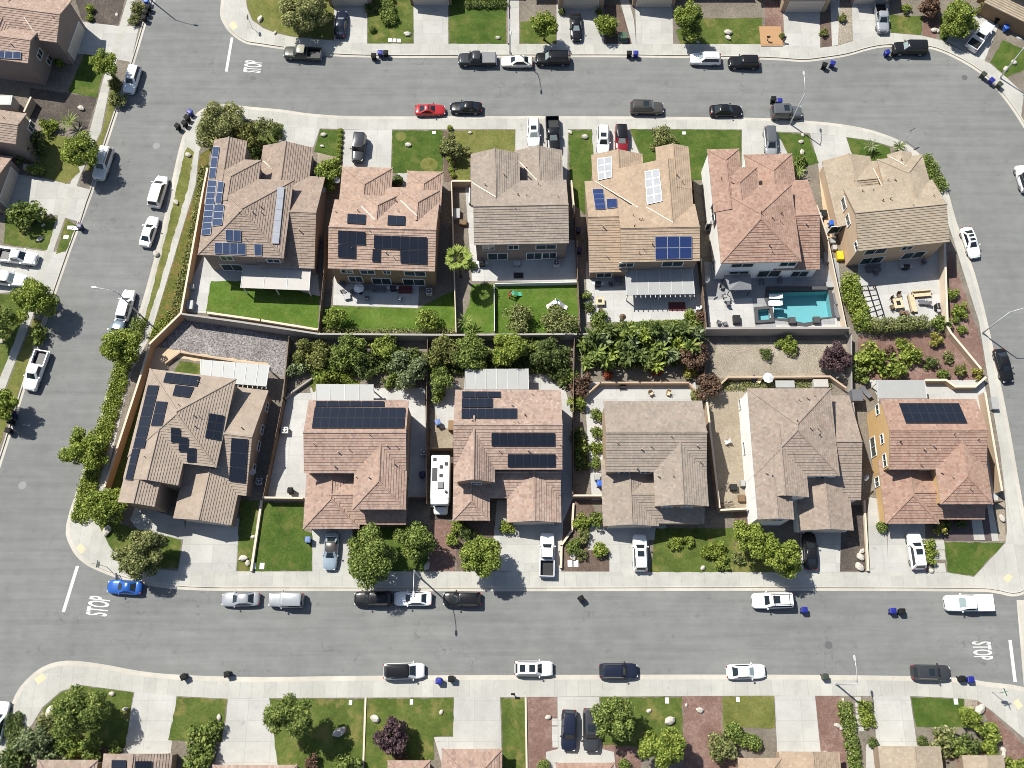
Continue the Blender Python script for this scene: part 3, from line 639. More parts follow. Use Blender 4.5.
h = house('L3', 'two_storey_house', 'mottled brown house with three black panel fields right of the white camper', 0, 'mix', 'taupe', (508, 450))
h.wing('x', 'gg', Z2, W=(453.6, 469), E=(562.3, 469), N=(508, 390), S=(530, 469.4))
h.wing('y', 'gg', Z2, W=(453.7, 480), E=(494.6, 480), N=(474, 420), S=(474, 482.4), pitch=.72)
h.wing('y', 'gh', Z1, W=(452.8, 520), E=(489.6, 520), N=(471, 460), S=(471, 520.4))
h.wing('y', 'gg', Z1, W=(507, 522), E=(561.2, 522), N=(534, 470), S=(534, 522.6), garage='S')
h.wing('x', 'gg', Z1, W=(470, 490), E=(560.6, 490), N=(520, 450), S=(520, 498))
h.finish()
for q, nx, ny in [([(462, 391.2), (500.8, 391.4), (500.8, 397.3), (462, 397.2)], 3, 1), ([(461.8, 398), (492.8, 398), (492.8, 407.2), (461.5, 407.2)], 4, 1), ([(461.5, 408.2), (517, 408.2), (517, 418.7), (461.4, 418.5)], 7, 1), ([(491.4, 432.8), (555, 432.8), (555, 446.2), (491.4, 446.2)], 8, 1), ([(507.8, 454), (555.5, 454), (555.5, 467), (507.6, 467.2)], 6, 1)]: h.panels(q, nx, ny, 'sol_black')
h.vents([(518, 422.5), (512, 405.5), (532, 394), (525, 415), (560, 445), (528, 451), (556, 457), (472, 420.5), (499, 451)])
h.cover([(465, 369), (528.5, 368.6), (529, 389.5), (464.4, 389.5)], 2.7, 'cover_white', 6, 'N')
h = house('L4', 'two_storey_house', 'grey brown house without panels facing the bottom street beside the banana plants', 0, 'grey', 'tan', (655, 455), overhang=.22)
h.wing('x', 'gg', Z2, W=(605.7, 471), E=(706.5, 471), N=(650, 401), S=(630, 471.6))
h.wing('y', 'gg', Z2, W=(655.3, 506), E=(708.5, 506), N=(681, 440), S=(681, 506.3))
h.wing('y', 'gg', Z1, W=(603, 526), E=(658.6, 526), N=(631, 460), S=(632, 526.2), garage='S')
h.wing('x', 'gg', Z1, W=(632, 522), E=(704.3, 522), N=(680, 470), S=(680, 523.3))
h.finish(); h.vents([(671.5, 437), (641.5, 449.5), (651, 446.5), (637.5, 469.5), (617, 443), (658, 476.5), (673.5, 477), (697, 446), (700, 462)])
h = house('L5', 'two_storey_house', 'grey brown hipped house with a bright white side wall in the lower row', 0, 'greybrown', 'white', (795, 455), overhang=.12)
h.wing('y', 'hh', Z2, W=(757, 510), E=(839.4, 475), N=(787, 388.6), S=(820, 475.6))
h.wing('y', 'gg', Z2, W=(757.5, 515), E=(808.8, 497), N=(785, 430), S=(790, 497.3))
h.wing('y', 'gg', Z2, W=(757.9, 519), E=(794, 519), N=(777, 470), S=(777, 519.6))
h.wing('x', 'gg', Z1, W=(800, 495), E=(861, 500), S=(855, 500), ridge=(855, 442))
h.wing('y', 'gg', Z1, W=(799.6, 530), E=(853.4, 530), N=(826, 480), S=(826, 530.6), garage='S')
h.finish()
for w in [(738.6, 400.5, 742, 409), (743, 442, 746, 455)]: h.window(*w, 1)
h.vents([(797, 421), (810, 428), (818, 429), (819.5, 435), (814, 396), (807, 398.5), (772, 476), (766, 473.5), (798.5, 400)]); h.dish(866, 477.5, 3.0)
h = house('L6', 'two_storey_house', 'red tiled house with an orange side wall near the right hand street', 0, 'red', 'orange', (935, 450))
h.wing('x', 'gg', Z2, W=(889, 469), E=(986.5, 469), N=(930, 399.2), S=(910, 469.3))
h.wing('y', 'gh', Z2, W=(940.5, 503), E=(992.6, 503), N=(963, 435), S=(965, 504))
h.wing('y', 'gh', Z1, W=(885.7, 523), E=(938.9, 523), N=(912, 460), S=(912, 523.5), garage='S')
h.wing('x', 'gg', Z1, W=(912, 518), E=(984.8, 518), N=(960, 470), S=(960, 519.3))
h.finish(); h.panels([(898.8, 403), (959, 403), (967.6, 423), (906, 423)], 7, 2, 'sol_black')
for w in [(875, 405, 880.3, 414.5), (879.8, 434.4, 884.7, 443.8), (869.7, 437, 877.2, 457.5), (882.6, 453.8, 887.4, 467.4), (872.3, 478.8, 879.5, 487)]: h.window(*w)
h.vents([(954, 434.5), (923.5, 449.5), (920, 464.5), (900, 442), (952.5, 477.5), (933, 446), (978, 440), (941, 473), (970, 489)])
h.cover([(876.6, 380), (924.7, 380), (927.3, 398.5), (878, 398.5)], 2.7, 'cover_white', 1, 'N')
# ---- west block
h = house('W1', 'two_storey_house', 'brown house with small blue panels in the top left corner of the photo', -9, 'mix', 'mauve', (5, 40))
h.wing('x', 'gg', Z2, W=(-60, 62), E=(28.5, 62), S=(15, 61.5), ridge=(10, 37.8))
h.wing('x', 'gg', Z2, W=(-30, 41), E=(57, 41.5), S=(47, 41.2), ridge=(45, 12.6), garage='E')
h.wing('y', 'gg', Z2, W=(-10, 20), E=(22, 20), N=(10, -20), S=(6, 45))
h.finish(); h.panels([(-11, 50.3), (21, 51.5), (21, 59), (-12, 57.5)], 4, 1, 'sol_slate')
for p, zc in ((P(31, 53, 3.9), 3.9), (P(37, 58, 1.4), 1.4)):
    hh = h.wvh.ray_cast(p+h.ex*5, -h.ex)
    if hh[0] is not None: h.window_at(Vector((hh[0].x, hh[0].y, 0)), h.ex, zc, .7, .6)
h.vents([(53, 17), (12, 45)]); h.valley((24, 17), (38, 38))
h = house('W2', 'two_storey_house', 'tan roofed house at the left edge with one window in its end gable', -9, 'brown', 'mauve', (2, 128))
h.wing('x', 'gg', Z2, W=(-60, 143), E=(16, 143.5), S=(8, 143), ridge=(10, 124)); h.finish(); h.vents([(4, 118)])
hh = h.wvh.ray_cast(P(22, 128, 3)+h.ex*5, -h.ex)
if hh[0] is not None: h.window_at(Vector((hh[0].x, hh[0].y, 0)), h.ex, 3.7, .7, .7)
h = house('W3', 'garage_house', 'low roofed house at the left edge with its garage facing the left street', -9, 'mix', 'mauve', (-8, 172))
h.wing('x', 'gg', Z1, W=(-60, 178), E=(12.5, 157), N=(8, 156.5), ridge=(0, 176), garage='E'); h.finish()
# ---- row along the top edge (only their fronts reach into the picture)
for key, xa, xb, gx0, gx1, yb, lab, th, rf, wl in [('T1', 290, 375, 330, 372, 6, 'house at the top edge behind the dark car on its driveway', 0, 'brown', 'tan'), ('T2', 392, 505, 411, 452, 5, 'house at the top edge between the two upper left lawns', 0, 'terra', 'brown'),
    ('T3', 517, 617, 558, 603, 9, 'house at the top edge with a pale garage door behind the black car', 0, 'grey', 'tan'), ('T4', 628, 735, 632, 674, 7, 'house at the top edge with an empty driveway left of the big round tree', 0, 'brown', 'taupe'),
    ('T5', 742, 838, 780, 825, 12, 'house at the top edge with brick steps beside its driveway', 0, 'mix', 'tan'), ('T6', 846, 940, 850, 888, 4, 'house at the top edge behind the silver pickup', 0, 'grey', 'taupe')]:
    h = house(key, 'two_storey_house', lab, th, rf, wl, ((xa+xb)/2, -60)); yb2 = P(0, yb, 0).y-h.o.y; k = lambda x: P(x, yb, 0).x-h.o.x
    h.k = 1; h.wing_local('y', 'gg', Z1, k(gx0)-.4, k(gx1)+.4, yb2-.5+.2, yb2+9, garage='S'); h.k = 2
    h.wing_local('x', 'hh', Z2, k(xa), k(xb), yb2+3.5, yb2+14); h.finish()
h = house('T7', 'two_storey_house', 'tan roofed house in the top right corner with bins by its garage', -33, 'sand', 'brown', (1015, -10))
h.wing('x', 'gg', Z1, W=(987, -3), E=(1060, 25), S=(1008, 14), ridge=(1012, -6)); h.k = 4
h.wing('y', 'hh', Z2, W=(1000, -40), E=(1080, -10), N=(1050, -60), S=(1040, 0)); h.finish()
# ---- row along the bottom edge
def south(key, lab, roof, wall, wings, pan=()):
    h = house(key, 'two_storey_house', lab, 0, roof, wall, (wings[0][0], 790))
    for i, (x0, x1, yn, z, ends, L, g) in enumerate(wings):
        z = z+.013*(i+1); h.k = i+1; a, b = P(x0, yn, z), P(x1, yn, z); h.wing_local('y', ends, z, a.x-h.o.x, b.x-h.o.x, a.y-h.o.y-L, a.y-h.o.y, garage=g)
    a = P(wings[0][0], 770, 0); n = len(wings)
    xs = [P(w[0], 770, 0).x for w in wings]+[P(w[1], 770, 0).x for w in wings]
    h.k = n+1; yt = P(0, max(w[2] for w in wings), Z1).y-h.o.y-4.2; h.wing_local('x', 'hh', Z2, min(xs)-h.o.x+.4, max(xs)-h.o.x-.4, yt-9.5, yt); h.finish()
    for q in pan: h.panels(*q)
    return h
south('B1', 'bottom left house with black panels on its front garage gable', 'brown', 'tan', [(104, 172.5, 753.5, Z1, 'gg', 9, 'N'), (38, 98, 760, Z1, 'hg', 9, None)], [([(111.5, 760), (126, 760), (126, 776), (111, 776)], 1, 1, 'sol_black'), ([(135, 761), (152, 761), (152, 777), (135, 777)], 1, 1, 'sol_black')])
south('B2', 'bottom edge house with only a roof strip showing behind two lawns', 'mix', 'tan', [(213, 297, 765, Z1, 'hg', 9, 'N')])
south('B3', 'pink tiled bottom house behind the purple leaved tree', 'pink', 'taupe', [(442, 502, 749, Z1, 'hg', 9, 'N'), (388, 430, 760.5, Z1, 'hg', 9, None)])
south('B4', 'red brown tiled bottom house behind two dark parked cars', 'red', 'cream', [(556, 614, 763, Z1, 'hg', 9, 'N')])
south('B5', 'tan tiled bottom house behind the square lawn and olive bush', 'tan', 'tan', [(779, 839, 751.5, Z1, 'gg', 9, 'N'), (738, 781, 758, Z1, 'hg', 9, None)])
south('B6', 'sand tiled bottom right house beside the red mulch bed', 'sand', 'taupe', [(878, 940, 746, Z1, 'gg', 9, 'N'), (962, 1003, 755, Z1, 'gg', 9, None)])
# upper windows on the street fronts of the lower row
for key in ('L2', 'L3', 'L4', 'L5', 'L6'):
    h = H[key]; xs = [v[0] for v in h.wb.v]; x0, x1 = min(xs), max(xs)
    for f in (.2, .42, .62, .82):
        hh = h.wvh.ray_cast(Vector((x0+(x1-x0)*f, -20, 4.5)), Vector((0, 1, 0)))
        if hh[0] is None: continue
        n = hh[1] if hh[1].y < 0 else -hh[1]
        a = h.wvh.ray_cast(Vector((x0+(x1-x0)*f-.9, -20, 4.5)), Vector((0, 1, 0)))[0]; c = h.wvh.ray_cast(Vector((x0+(x1-x0)*f+.9, -20, 4.5)), Vector((0, 1, 0)))[0]
        if abs(n.y) > .9 and a is not None and c is not None and abs(a.y-hh[0].y) < .1 and abs(c.y-hh[0].y) < .1: h.window_at(Vector((hh[0].x, hh[0].y, 0)), n, 4.5, .65, .55)
# ------------------------------------------------------------------ vegetation
def leaf_cloud(name, blobs, n, size, mat, seed, up=.35, shell=.55, hang=0.0, aspect=1.6):
    r = np.random.default_rng(seed); B = np.array(blobs, float)
    w = (B[:, 3]*B[:, 4]*B[:, 5])**(2/3); w /= w.sum(); k = r.choice(len(B), n, p=w)
    d = r.normal(size=(n, 3)); d /= np.linalg.norm(d, axis=1)[:, None]
    rad = shell+(1-shell)*r.random(n)**.6
    p = B[k, :3]+d*rad[:, None]*B[k, 3:6]+r.normal(size=(n, 3))*size*.4
    nn = d*.7+r.normal(size=(n, 3))*.55; nn[:, 2] += up; nn /= np.linalg.norm(nn, axis=1)[:, None]
    t = np.cross(nn, r.normal(size=(n, 3))); t /= np.linalg.norm(t, axis=1)[:, None]; b = np.cross(nn, t)
    s = size*(.5+1.0*r.random(n))[:, None]; t = t*s*.5*aspect; b = b*s*.5
    bend = nn*s*.12
    q = np.stack([p-t-bend, p-b*.95+bend*.4, p+t-bend, p+b*.95+bend*.4], 1).reshape(-1, 3)
    me = bpy.data.meshes.new(name); me.vertices.add(4*n); me.vertices.foreach_set('co', q.ravel())
    me.loops.add(4*n); me.loops.foreach_set('vertex_index', np.arange(4*n)); me.polygons.add(n)
    me.polygons.foreach_set('loop_start', np.arange(0, 4*n, 4)); me.polygons.foreach_set('loop_total', np.full(n, 4))
    me.materials.append(mat); me.update(calc_edges=True); me.validate(); return me
def crown_blobs(Rx, Rz, zc, rnd, n=22, br=(.26, .42)):
    out = []
    for i in range(n):
        a = rnd.uniform(0, 2*math.pi); c = rnd.uniform(-.75, 1); rr = math.sqrt(max(0, 1-c*c)); q = rnd.uniform(.42, .92)
        b = rnd.uniform(*br)*Rx; out.append((math.cos(a)*rr*Rx*q, math.sin(a)*rr*Rx*q, zc+c*Rz*q, b, b, b*.82))
    out.append((0, 0, zc, Rx*.45, Rx*.45, Rz*.45)); return out
def tree(px, py, Rm, h, leaf, label, seed, cat='tree', name='leafy_tree', n=28, dens=1.0, size=.175, br=(.22, .38), group='street and garden trees', flat=.78, trunk_lean=(0, 0)):
    rnd = random.Random(seed); Rz = Rm*flat; zc = h-Rz*.95
    c = P(px, py, zc+.15*Rz); root = empty(name, (c.x, c.y, .13), 0, label, cat, group)
    bl = crown_blobs(Rm, Rz, zc, rnd, n, br); sx, sy = rnd.uniform(.9, 1.1), rnd.uniform(.9, 1.1)
    bl = [(a*sx, b*sy, c_, d, e, f) for a, b, c_, d, e, f in bl]
    link('crown', leaf_cloud('crown', bl, int(dens*1150*Rm*Rm), size, M['leaf_'+leaf], seed), root)
    mb = MB(); r0 = .05*Rm+.05; lean = trunk_lean
    fork = Vector((lean[0]*.5, lean[1]*.5, max(.6, zc-Rz*.75))); mb.tube([(lean[0], lean[1], 0), (lean[0]*.8, lean[1]*.8, .5), fork], [r0*1.3, r0, r0*.8], 8)
    for b in rnd.sample(bl, min(14, len(bl))):
        e = Vector(b[:3]); m = fork.lerp(e, .5)+Vector((0, 0, .12*Rm)); mb.tube([fork-Vector((0, 0, .1)), m, e], [r0*.6, r0*.38, r0*.12], 6)
    mb.build('trunk', M['bark'], root, True); return root
SHRUBS = {}
def shrub_proto(kind, leaf, size, dens, flat=.75, n=9, seed=1):
    key = (kind, leaf)
    if key in SHRUBS: return SHRUBS[key]
    rnd = random.Random(seed); bl = crown_blobs(1.0, flat, flat*.9, rnd, n, (.36, .52))
    if kind == 'ball': bl = [(0, 0, flat*.95, .92, .92, flat*.95)]+[(math.cos(a)*.3, math.sin(a)*.3, flat, .72, .72, flat*.9) for a in (0, 2.1, 4.2)]
    if kind == 'loose': bl = crown_blobs(1.1, flat*1.1, flat*.9, rnd, 13, (.2, .36))
    if kind == 'box': bl = [(x, y, .55, .42, .42, .5) for x in (-.6, 0, .6) for y in (-.6, 0, .6)]
    m = leaf_cloud('foliage', bl, int(900*dens), size, M['leaf_'+leaf], seed+hash_(kind+leaf), shell=.6)
    st = MB()
    for i in range(5):
        a = i*1.26+seed; st.tube([(math.cos(a)*.05, math.sin(a)*.05, 0), (math.cos(a)*.25, math.sin(a)*.25, flat*.6), (math.cos(a)*.5, math.sin(a)*.5, flat*1.1)], [.05, .035, .012], 5)
    SHRUBS[key] = (m, st.mesh('stem', [M['bark']])); return SHRUBS[key]
def hash_(s): return sum(ord(c)*(i+3) for i, c in enumerate(s)) % 977
def shrub(px, py, r, leaf, label, kind='bush', hz=1.0, group='garden shrubs', size=.15, dens=1.0, name='shrub', sx=1.0, rz=None):
    m, st = shrub_proto(kind, leaf, size, dens, seed=len(SHRUBS)+3); c = P(px, py, .13+.6*r*hz)
    root = empty(name, (c.x, c.y, .13), 0, label, 'shrub', group)
    f = link('foliage', m, root); t = link('stem', st, root); z = rz if rz is not None else (px*7.3+py*3.1) % 6.28
    for o in (f, t): o.scale = (r*sx, r, r*hz); o.rotation_euler = (0, 0, z)
    return root
def hedge(path, wd, h, leaf, label, dens=1.0, size=.17, name='hedge', seed=5, step=.55, jit=.2, z=.13, group=None):
    """a run of clipped or loose foliage along a pixel path"""
    rnd = random.Random(seed); pts = [P(a, b, z+h*.6) for a, b in path]; bl = []; o = pts[0]; area = 0
    for A, B in zip(pts, pts[1:]):
        L = (B-A).length; area += L*wd; n = max(1, int(L/step)); nrm = Vector((-(B-A).y, (B-A).x, 0)).normalized(); m = max(1, int(round(wd/.9)))
        for i in range(n):
            for j in range(m):
                q = A.lerp(B, (i+rnd.random())/n)+nrm*(((j+.5)/m-.5)*wd+rnd.uniform(-jit, jit)*.5); b = .45*wd/m+.28
                bl.append((q.x-o.x, q.y-o.y, h*.5*rnd.uniform(.85, 1.1), b, b, h*.5*rnd.uniform(.85, 1.12)))
    root = empty(name, (o.x, o.y, z), 0, label, 'hedge', group)
    link('foliage', leaf_cloud('foliage', bl, int(area*210*dens), size*.82, M['leaf_'+leaf], seed), root)
    st = MB()
    for b in bl[::3]: st.tube([(b[0], b[1], 0), (b[0]+.05, b[1], b[2])], [.035, .02], 5)
    st.build('stem', M['bark'], root); return root
def blade(mb, o, az, L, wd, rise, droop, m=0, segs=6, fold=.12):
    d = Vector((math.cos(az), math.sin(az), 0)); t = Vector((-d.y, d.x, 0)); last = None
    for i in range(segs+1):
        s = i/segs; c = o+d*(L*s*(1-.25*droop*s))+Vector((0, 0, rise*s-droop*L*s*s*.62)); w = wd*.5*(math.sin(math.pi*min(.97, .12+.86*s))**.75)
        cur = (c-t*w-Vector((0, 0, fold*w)), c, c+t*w-Vector((0, 0, fold*w)))
        if last: mb.face([last[0], last[1], cur[1], cur[0]], m); mb.face([last[1], last[2], cur[2], cur[1]], m)
        last = cur
def fronds_plant(px, py, h, n, L, wd, leaf, label, name, cat, seed, rise=.6, droop=.75, split=1, spread=.0, group=None, trunk=.12):
    rnd = random.Random(seed); c = P(px, py, h); root = empty(name, (c.x, c.y, .13), 0, label, cat, group); mb = MB(); top = Vector((0, 0, h))
    for i in range(n):
        az = i*2.399+rnd.uniform(-.2, .2); k = i/n; l = L*rnd.uniform(.8, 1.1); ri = rise*L*(1.25-1.1*k)*rnd.uniform(.8, 1.2); dr = droop*(.45+.75*k); o = top+Vector((math.cos(az), math.sin(az), 0))*.06
        if split == 1: blade(mb, o, az, l, wd*rnd.uniform(.8, 1.15), ri, dr)
        else:
            hub = o+Vector((math.cos(az), math.sin(az), 0))*l*.42+Vector((0, 0, ri*.5)); mb.tube([o, hub], [.03, .018], 4)
            for j in range(split): blade(mb, hub, az+(j-(split-1)/2)*2.1/split, l*.62*(1-.25*abs(j-(split-1)/2)/split*2), wd, ri*.35, dr*.8, 0, 4)
    mb.build('crown', M['leaf_'+leaf], root)
    t = MB(); pts = [(rnd.uniform(-.05, .05), rnd.uniform(-.05, .05), h*i/4) for i in range(5)]; t.tube(pts, [trunk*1.25, trunk, trunk*.95, trunk, trunk*1.1], 8); t.build('trunk', M['bark'], root, True); return root
_rk = []
def rock(px, py, r, label, sx=1.0):
    if not _rk:
        for s in range(3):
            import bmesh
            bm = bmesh.new(); bmesh.ops.create_icosphere(bm, subdivisions=2, radius=1); rnd = random.Random(s+11)
            ax = [Vector((rnd.gauss(0, 1), rnd.gauss(0, 1), rnd.gauss(0, 1))).normalized() for _ in range(9)]
            for v in bm.verts:
                k = 1
                for a in ax: k = min(k, .72/max(.05, v.co.normalized().dot(a))) if v.co.normalized().dot(a) > .72 else k
                v.co = v.co*k*rnd.uniform(.95, 1.05)
            me = bpy.data.meshes.new('boulder'); bm.to_mesh(me); bm.free(); me.materials.append(M['rock']); _rk.append(me)
    o = link('boulder', _rk[int(px*7+py) % 3], None, P(px, py, .13+.3*r)); o.scale = (r*sx, r*.8, r*.62); o.rotation_euler = (0, 0, (px*3.7+py) % 6.28); return tag(o, label, 'boulder', 'pale garden boulders')
# ------------------------------------------------------------------ vehicles
def carpaint(name, c, metal=.0, rough=.24): return plain(name, c, rough, .25 if max(c) < .07 else .4, metal, .1 if max(c) < .07 else .5)
PAINT = {'white': carpaint('white_car_paint', (.76, .76, .75)), 'cream': carpaint('cream_car_paint', (.66, .63, .55)), 'silver': carpaint('silver_car_paint', (.35, .36, .37), .3), 'grey': carpaint('grey_car_paint', (.11, .115, .12), .2),
         'darkgrey': carpaint('dark_grey_car_paint', (.045, .047, .052), .15), 'black': carpaint('black_car_paint', (.012, .012, .014)), 'navy': carpaint('navy_car_paint', (.014, .018, .035)), 'red': carpaint('red_car_paint', (.36, .022, .022)),
         'darkred': carpaint('dark_red_car_paint', (.20, .010, .016)), 'blue': carpaint('blue_car_paint', (.02, .10, .38), .2), 'paleblue': carpaint('pale_blue_car_paint', (.33, .40, .45), .3), 'brown': carpaint('brown_car_paint', (.085, .075, .066), .3),
         'green': carpaint('olive_car_paint', (.075, .08, .06), .2), 'tanroof': carpaint('tan_roof_cover', (.33, .31, .24)), 'offwhite': carpaint('off_white_car_paint', (.68, .67, .63)), 'greyblue': carpaint('grey_blue_car_paint', (.16, .20, .24), .3)}
def interp(tab, x):
    for (a, p), (b_, q) in zip(tab, tab[1:]):
        if a <= x <= b_: t = (x-a)/(b_-a); return tuple(u+(v-u)*t for u, v in zip(p, q))
    return tab[-1][1] if x > tab[-1][0] else tab[0][1]
# stations: x -> (half width, hood/deck height); cabin: base rear, base front, roof rear, roof front, base half width, roof half width, belt z, roof z
CARS = {
 'sedan': dict(st=[(-2.40, (.60, .74)), (-2.28, (.80, .90)), (-1.95, (.89, .98)), (-1.2, (.91, 1.0)), (0, (.915, .97)), (.9, (.91, .95)), (1.6, (.895, .86)), (2.1, (.84, .76)), (2.3, (.72, .68)), (2.42, (.5, .60))], cab=(-1.85, 1.0, -1.02, .22, .80, .60, .93, 1.44), wh=1.42, wr=.33),
 'coupe': dict(st=[(-2.20, (.62, .76)), (-2.08, (.82, .90)), (-1.7, (.90, .97)), (-1.2, (.91, .96)), (0, (.91, .92)), (.7, (.90, .91)), (1.5, (.89, .82)), (1.95, (.82, .72)), (2.18, (.66, .62)), (2.28, (.46, .56))], cab=(-1.75, .85, -.75, .05, .78, .56, .89, 1.33), wh=1.34, wr=.33),
 'suv': dict(st=[(-2.36, (.72, .86)), (-2.28, (.86, 1.0)), (-1.8, (.93, 1.08)), (0, (.945, 1.07)), (.95, (.94, 1.06)), (1.7, (.92, 1.0)), (2.12, (.86, .92)), (2.3, (.74, .82)), (2.38, (.55, .72))], cab=(-2.27, 1.08, -1.95, .42, .85, .68, 1.04, 1.68), wh=1.40, wr=.37),
 'bigsuv': dict(st=[(-2.62, (.80, .9)), (-2.55, (.92, 1.06)), (-2.0, (.985, 1.15)), (0, (1.0, 1.15)), (1.05, (.995, 1.14)), (1.9, (.97, 1.08)), (2.35, (.92, 1.02)), (2.52, (.80, .92)), (2.60, (.6, .8))], cab=(-2.55, 1.15, -2.35, .55, .90, .76, 1.11, 1.85), wh=1.55, wr=.39),
 'boxy': dict(st=[(-2.1, (.78, .95)), (-2.05, (.86, 1.08)), (-1.0, (.90, 1.13)), (.6, (.90, 1.13)), (.75, (.84, 1.12)), (1.7, (.80, 1.08)), (1.95, (.78, 1.03)), (2.03, (.7, .9))], cab=(-2.05, .72, -1.95, .42, .84, .74, 1.10, 1.80), wh=1.27, wr=.40),
 'minivan': dict(st=[(-2.55, (.78, .8)), (-2.48, (.92, 1.0)), (-1.8, (.985, 1.08)), (0, (.99, 1.06)), (1.2, (.98, 1.02)), (1.9, (.95, .92)), (2.3, (.86, .82)), (2.48, (.70, .74)), (2.55, (.5, .65))], cab=(-2.48, 1.55, -2.2, .70, .90, .74, 1.0, 1.74), wh=1.5, wr=.35),
 'pickup': dict(st=[(-.78, (.97, 1.14)), (0, (.985, 1.14)), (.95, (.985, 1.14)), (1.2, (.975, 1.13)), (2.0, (.965, 1.10)), (2.55, (.93, 1.05)), (2.72, (.82, .95)), (2.80, (.62, .82))], cab=(-.72, 1.32, -.55, .60, .88, .74, 1.10, 1.86), wh=1.72, wr=.41),
}
_cars = {}
def ring_at(x, hw, zt, zb=.24):
    sec = [(0, zt+.035), (hw*.45, zt+.03), (hw*.80, zt-.005), (hw*.94, zt-.07), (hw, zt-.2), (hw*1.0, .52), (hw*.95, .34), (hw*.86, zb)]
    return [(x, y, z) for y, z in sec]+[(x, -y, z) for y, z in sec[:0:-1]]
def car_proto(kind):
    if kind in _cars: return _cars[kind]
    D = CARS[kind]; st = D['st']; parts = []; x0, x1 = st[0][0], st[-1][0]; xs = sorted(set([s[0] for s in st]+[x0+(x1-x0)*i/16 for i in range(17)]))
    mb = MB(); mb.loft([ring_at(x, *interp(st, x)) for x in xs], 0)
    br, bf, rr, rf, bw, rw, zb, zr = D['cab']
    def cabring(t, inset=0):
        a = br+(rr-br)*t; b_ = bf+(rf-bf)*t; w = bw+(rw-bw)*t-inset; z = zb+(zr-zb)*t; c = .13
        return [(a, -w+c*1.2, z), (a+c*.8, -w, z), (b_-c*1.6, -w, z), (b_, -w+c*1.8, z), (b_, w-c*1.8, z), (b_-c*1.6, w, z), (a+c*.8, w, z), (a, w-c*1.2, z)]
    top = cabring(1); mid = [((x-(rr+rf)/2)*.86+(rr+rf)/2, y*.86, zr+.045) for x, y, z in top]
    mb.loft([cabring(-.12), cabring(0), cabring(.9)], 0, False)
    rp = MB(); rp.loft([cabring(.9), cabring(.97), top, mid], 0, True)
    def quad(pts, t=.012):
        p = [Vector(q) for q in pts]; n = (p[1]-p[0]).cross(p[3]-p[0]).normalized()
        if n.z < 0: n = -n
        g = MB(); g.hexa([q-n*.02 for q in p]+[q+n*t for q in p]); return g
    def lerp3(a, b_, t): return tuple(u+(v-u)*t for u, v in zip(a, b_))
    b0, b1 = cabring(.10), cabring(.88)
    ws = quad([lerp3(b0[3], b0[4], .03), lerp3(b0[3], b0[4], .97), lerp3(b1[3], b1[4], .98), lerp3(b1[3], b1[4], .02)])
    rw_ = quad([lerp3(b0[7], b0[0], .03), lerp3(b0[7], b0[0], .97), lerp3(b1[7], b1[0], .97), lerp3(b1[7], b1[0], .03)])
    parts += [('windshield', ws, 'carglass', None), ('rear_window', rw_, 'carglass', None)]
    for i, j in ((1, 2), (6, 5)):
        q = [lerp3(b0[i], b0[j], .05), lerp3(b0[i], b0[j], .97), lerp3(b1[i], b1[j], .97), lerp3(b1[i], b1[j], .05)]
        parts.append(('side_window', quad(q), 'carglass', None))
    hw1, zt1 = interp(st, x1-.14); hw0, zt0 = interp(st, x0+.1)
    for sg in (-1, 1):
        g = MB(); g.box((x1-.17, sg*hw1*.72, zt1-.10), (.26, .34, .13), 0, sg*-.3); parts.append(('headlight', g, 'lamp', None))
        xr = x0+.06 if kind != 'pickup' else -2.92; hr = hw0 if kind != 'pickup' else 1.0
        g = MB(); g.box((xr, sg*hr*.8, (zt0 if kind != 'pickup' else 1.05)-.1), (.14, .22, .2), 0); parts.append(('tail_light', g, 'tail', None))
        g = MB(); g.box((bf-.35, sg*(bw+.17), zb+.10), (.16, .22, .15), 0, sg*.2, .8); parts.append(('side_mirror', g, 'PAINT', None))
        for xw in (D['wh'], -D['wh']-(.02 if kind != 'pickup' else .1)):
            g = MB(); r = D['wr']; hw = interp(st, xw)[0] if kind != 'pickup' or xw > 0 else .97; y = sg*(hw-.10)
            pr = [(-.11, r*.86), (-.11, r*.97), (-.06, r), (.06, r), (.11, r*.97), (.11, r*.86)]
            g.loft([[(xw+q*math.cos(a), y+d, r+q*math.sin(a)) for a in [2*math.pi*k/18 for k in range(18)]] for d, q in pr], 0, False)
            g.loft([[(xw+q*math.cos(a), y+d, r+q*math.sin(a)) for a in [2*math.pi*k/18 for k in range(18)]] for d, q in ((-.10, r*.68), (.105, r*.68))], 1, True)
            g.loft([[(xw+q*math.cos(a), y+d, r+q*math.sin(a)) for a in [2*math.pi*k/18 for k in range(18)]] for d, q in ((-.09, r*.9), (.09, r*.9))], 0, True)
            parts.append(('wheel', g, 'WHEEL', None))
    if kind == 'pickup':
        bd = MB(); zt = 1.13
        for sg in (-1, 1): bd.box((-1.86, sg*.93, .78), (2.10, .12, .72)); bd.box((-1.86, sg*.985, .60), (2.06, .03, .30))
        bd.box((-2.93, 0, .78), (.09, 1.96, .72)); bd.box((-.84, 0, .78), (.09, 1.96, .70)); bd.box((-1.86, 0, .46), (2.1, 1.9, .1))
        bp = MB(); bp.box((-3.03, 0, .52), (.16, 1.9, .2)); parts += [('bed', bd, 'PAINT', None), ('bumper', bp, 'chrome', None)]
        ln = MB(); ln.box((-1.89, 0, .53), (2.0, 1.72, .03))
        for sg in (-1, 1): ln.box((-1.7, sg*.79, .64), (.9, .2, .2))
        parts.append(('bed_liner', ln, 'dark', None))
    gr = MB(); gr.box((x1-.03, 0, .55), (.10, hw1*.95, .16)); parts.append(('grille', gr, 'dark', None))
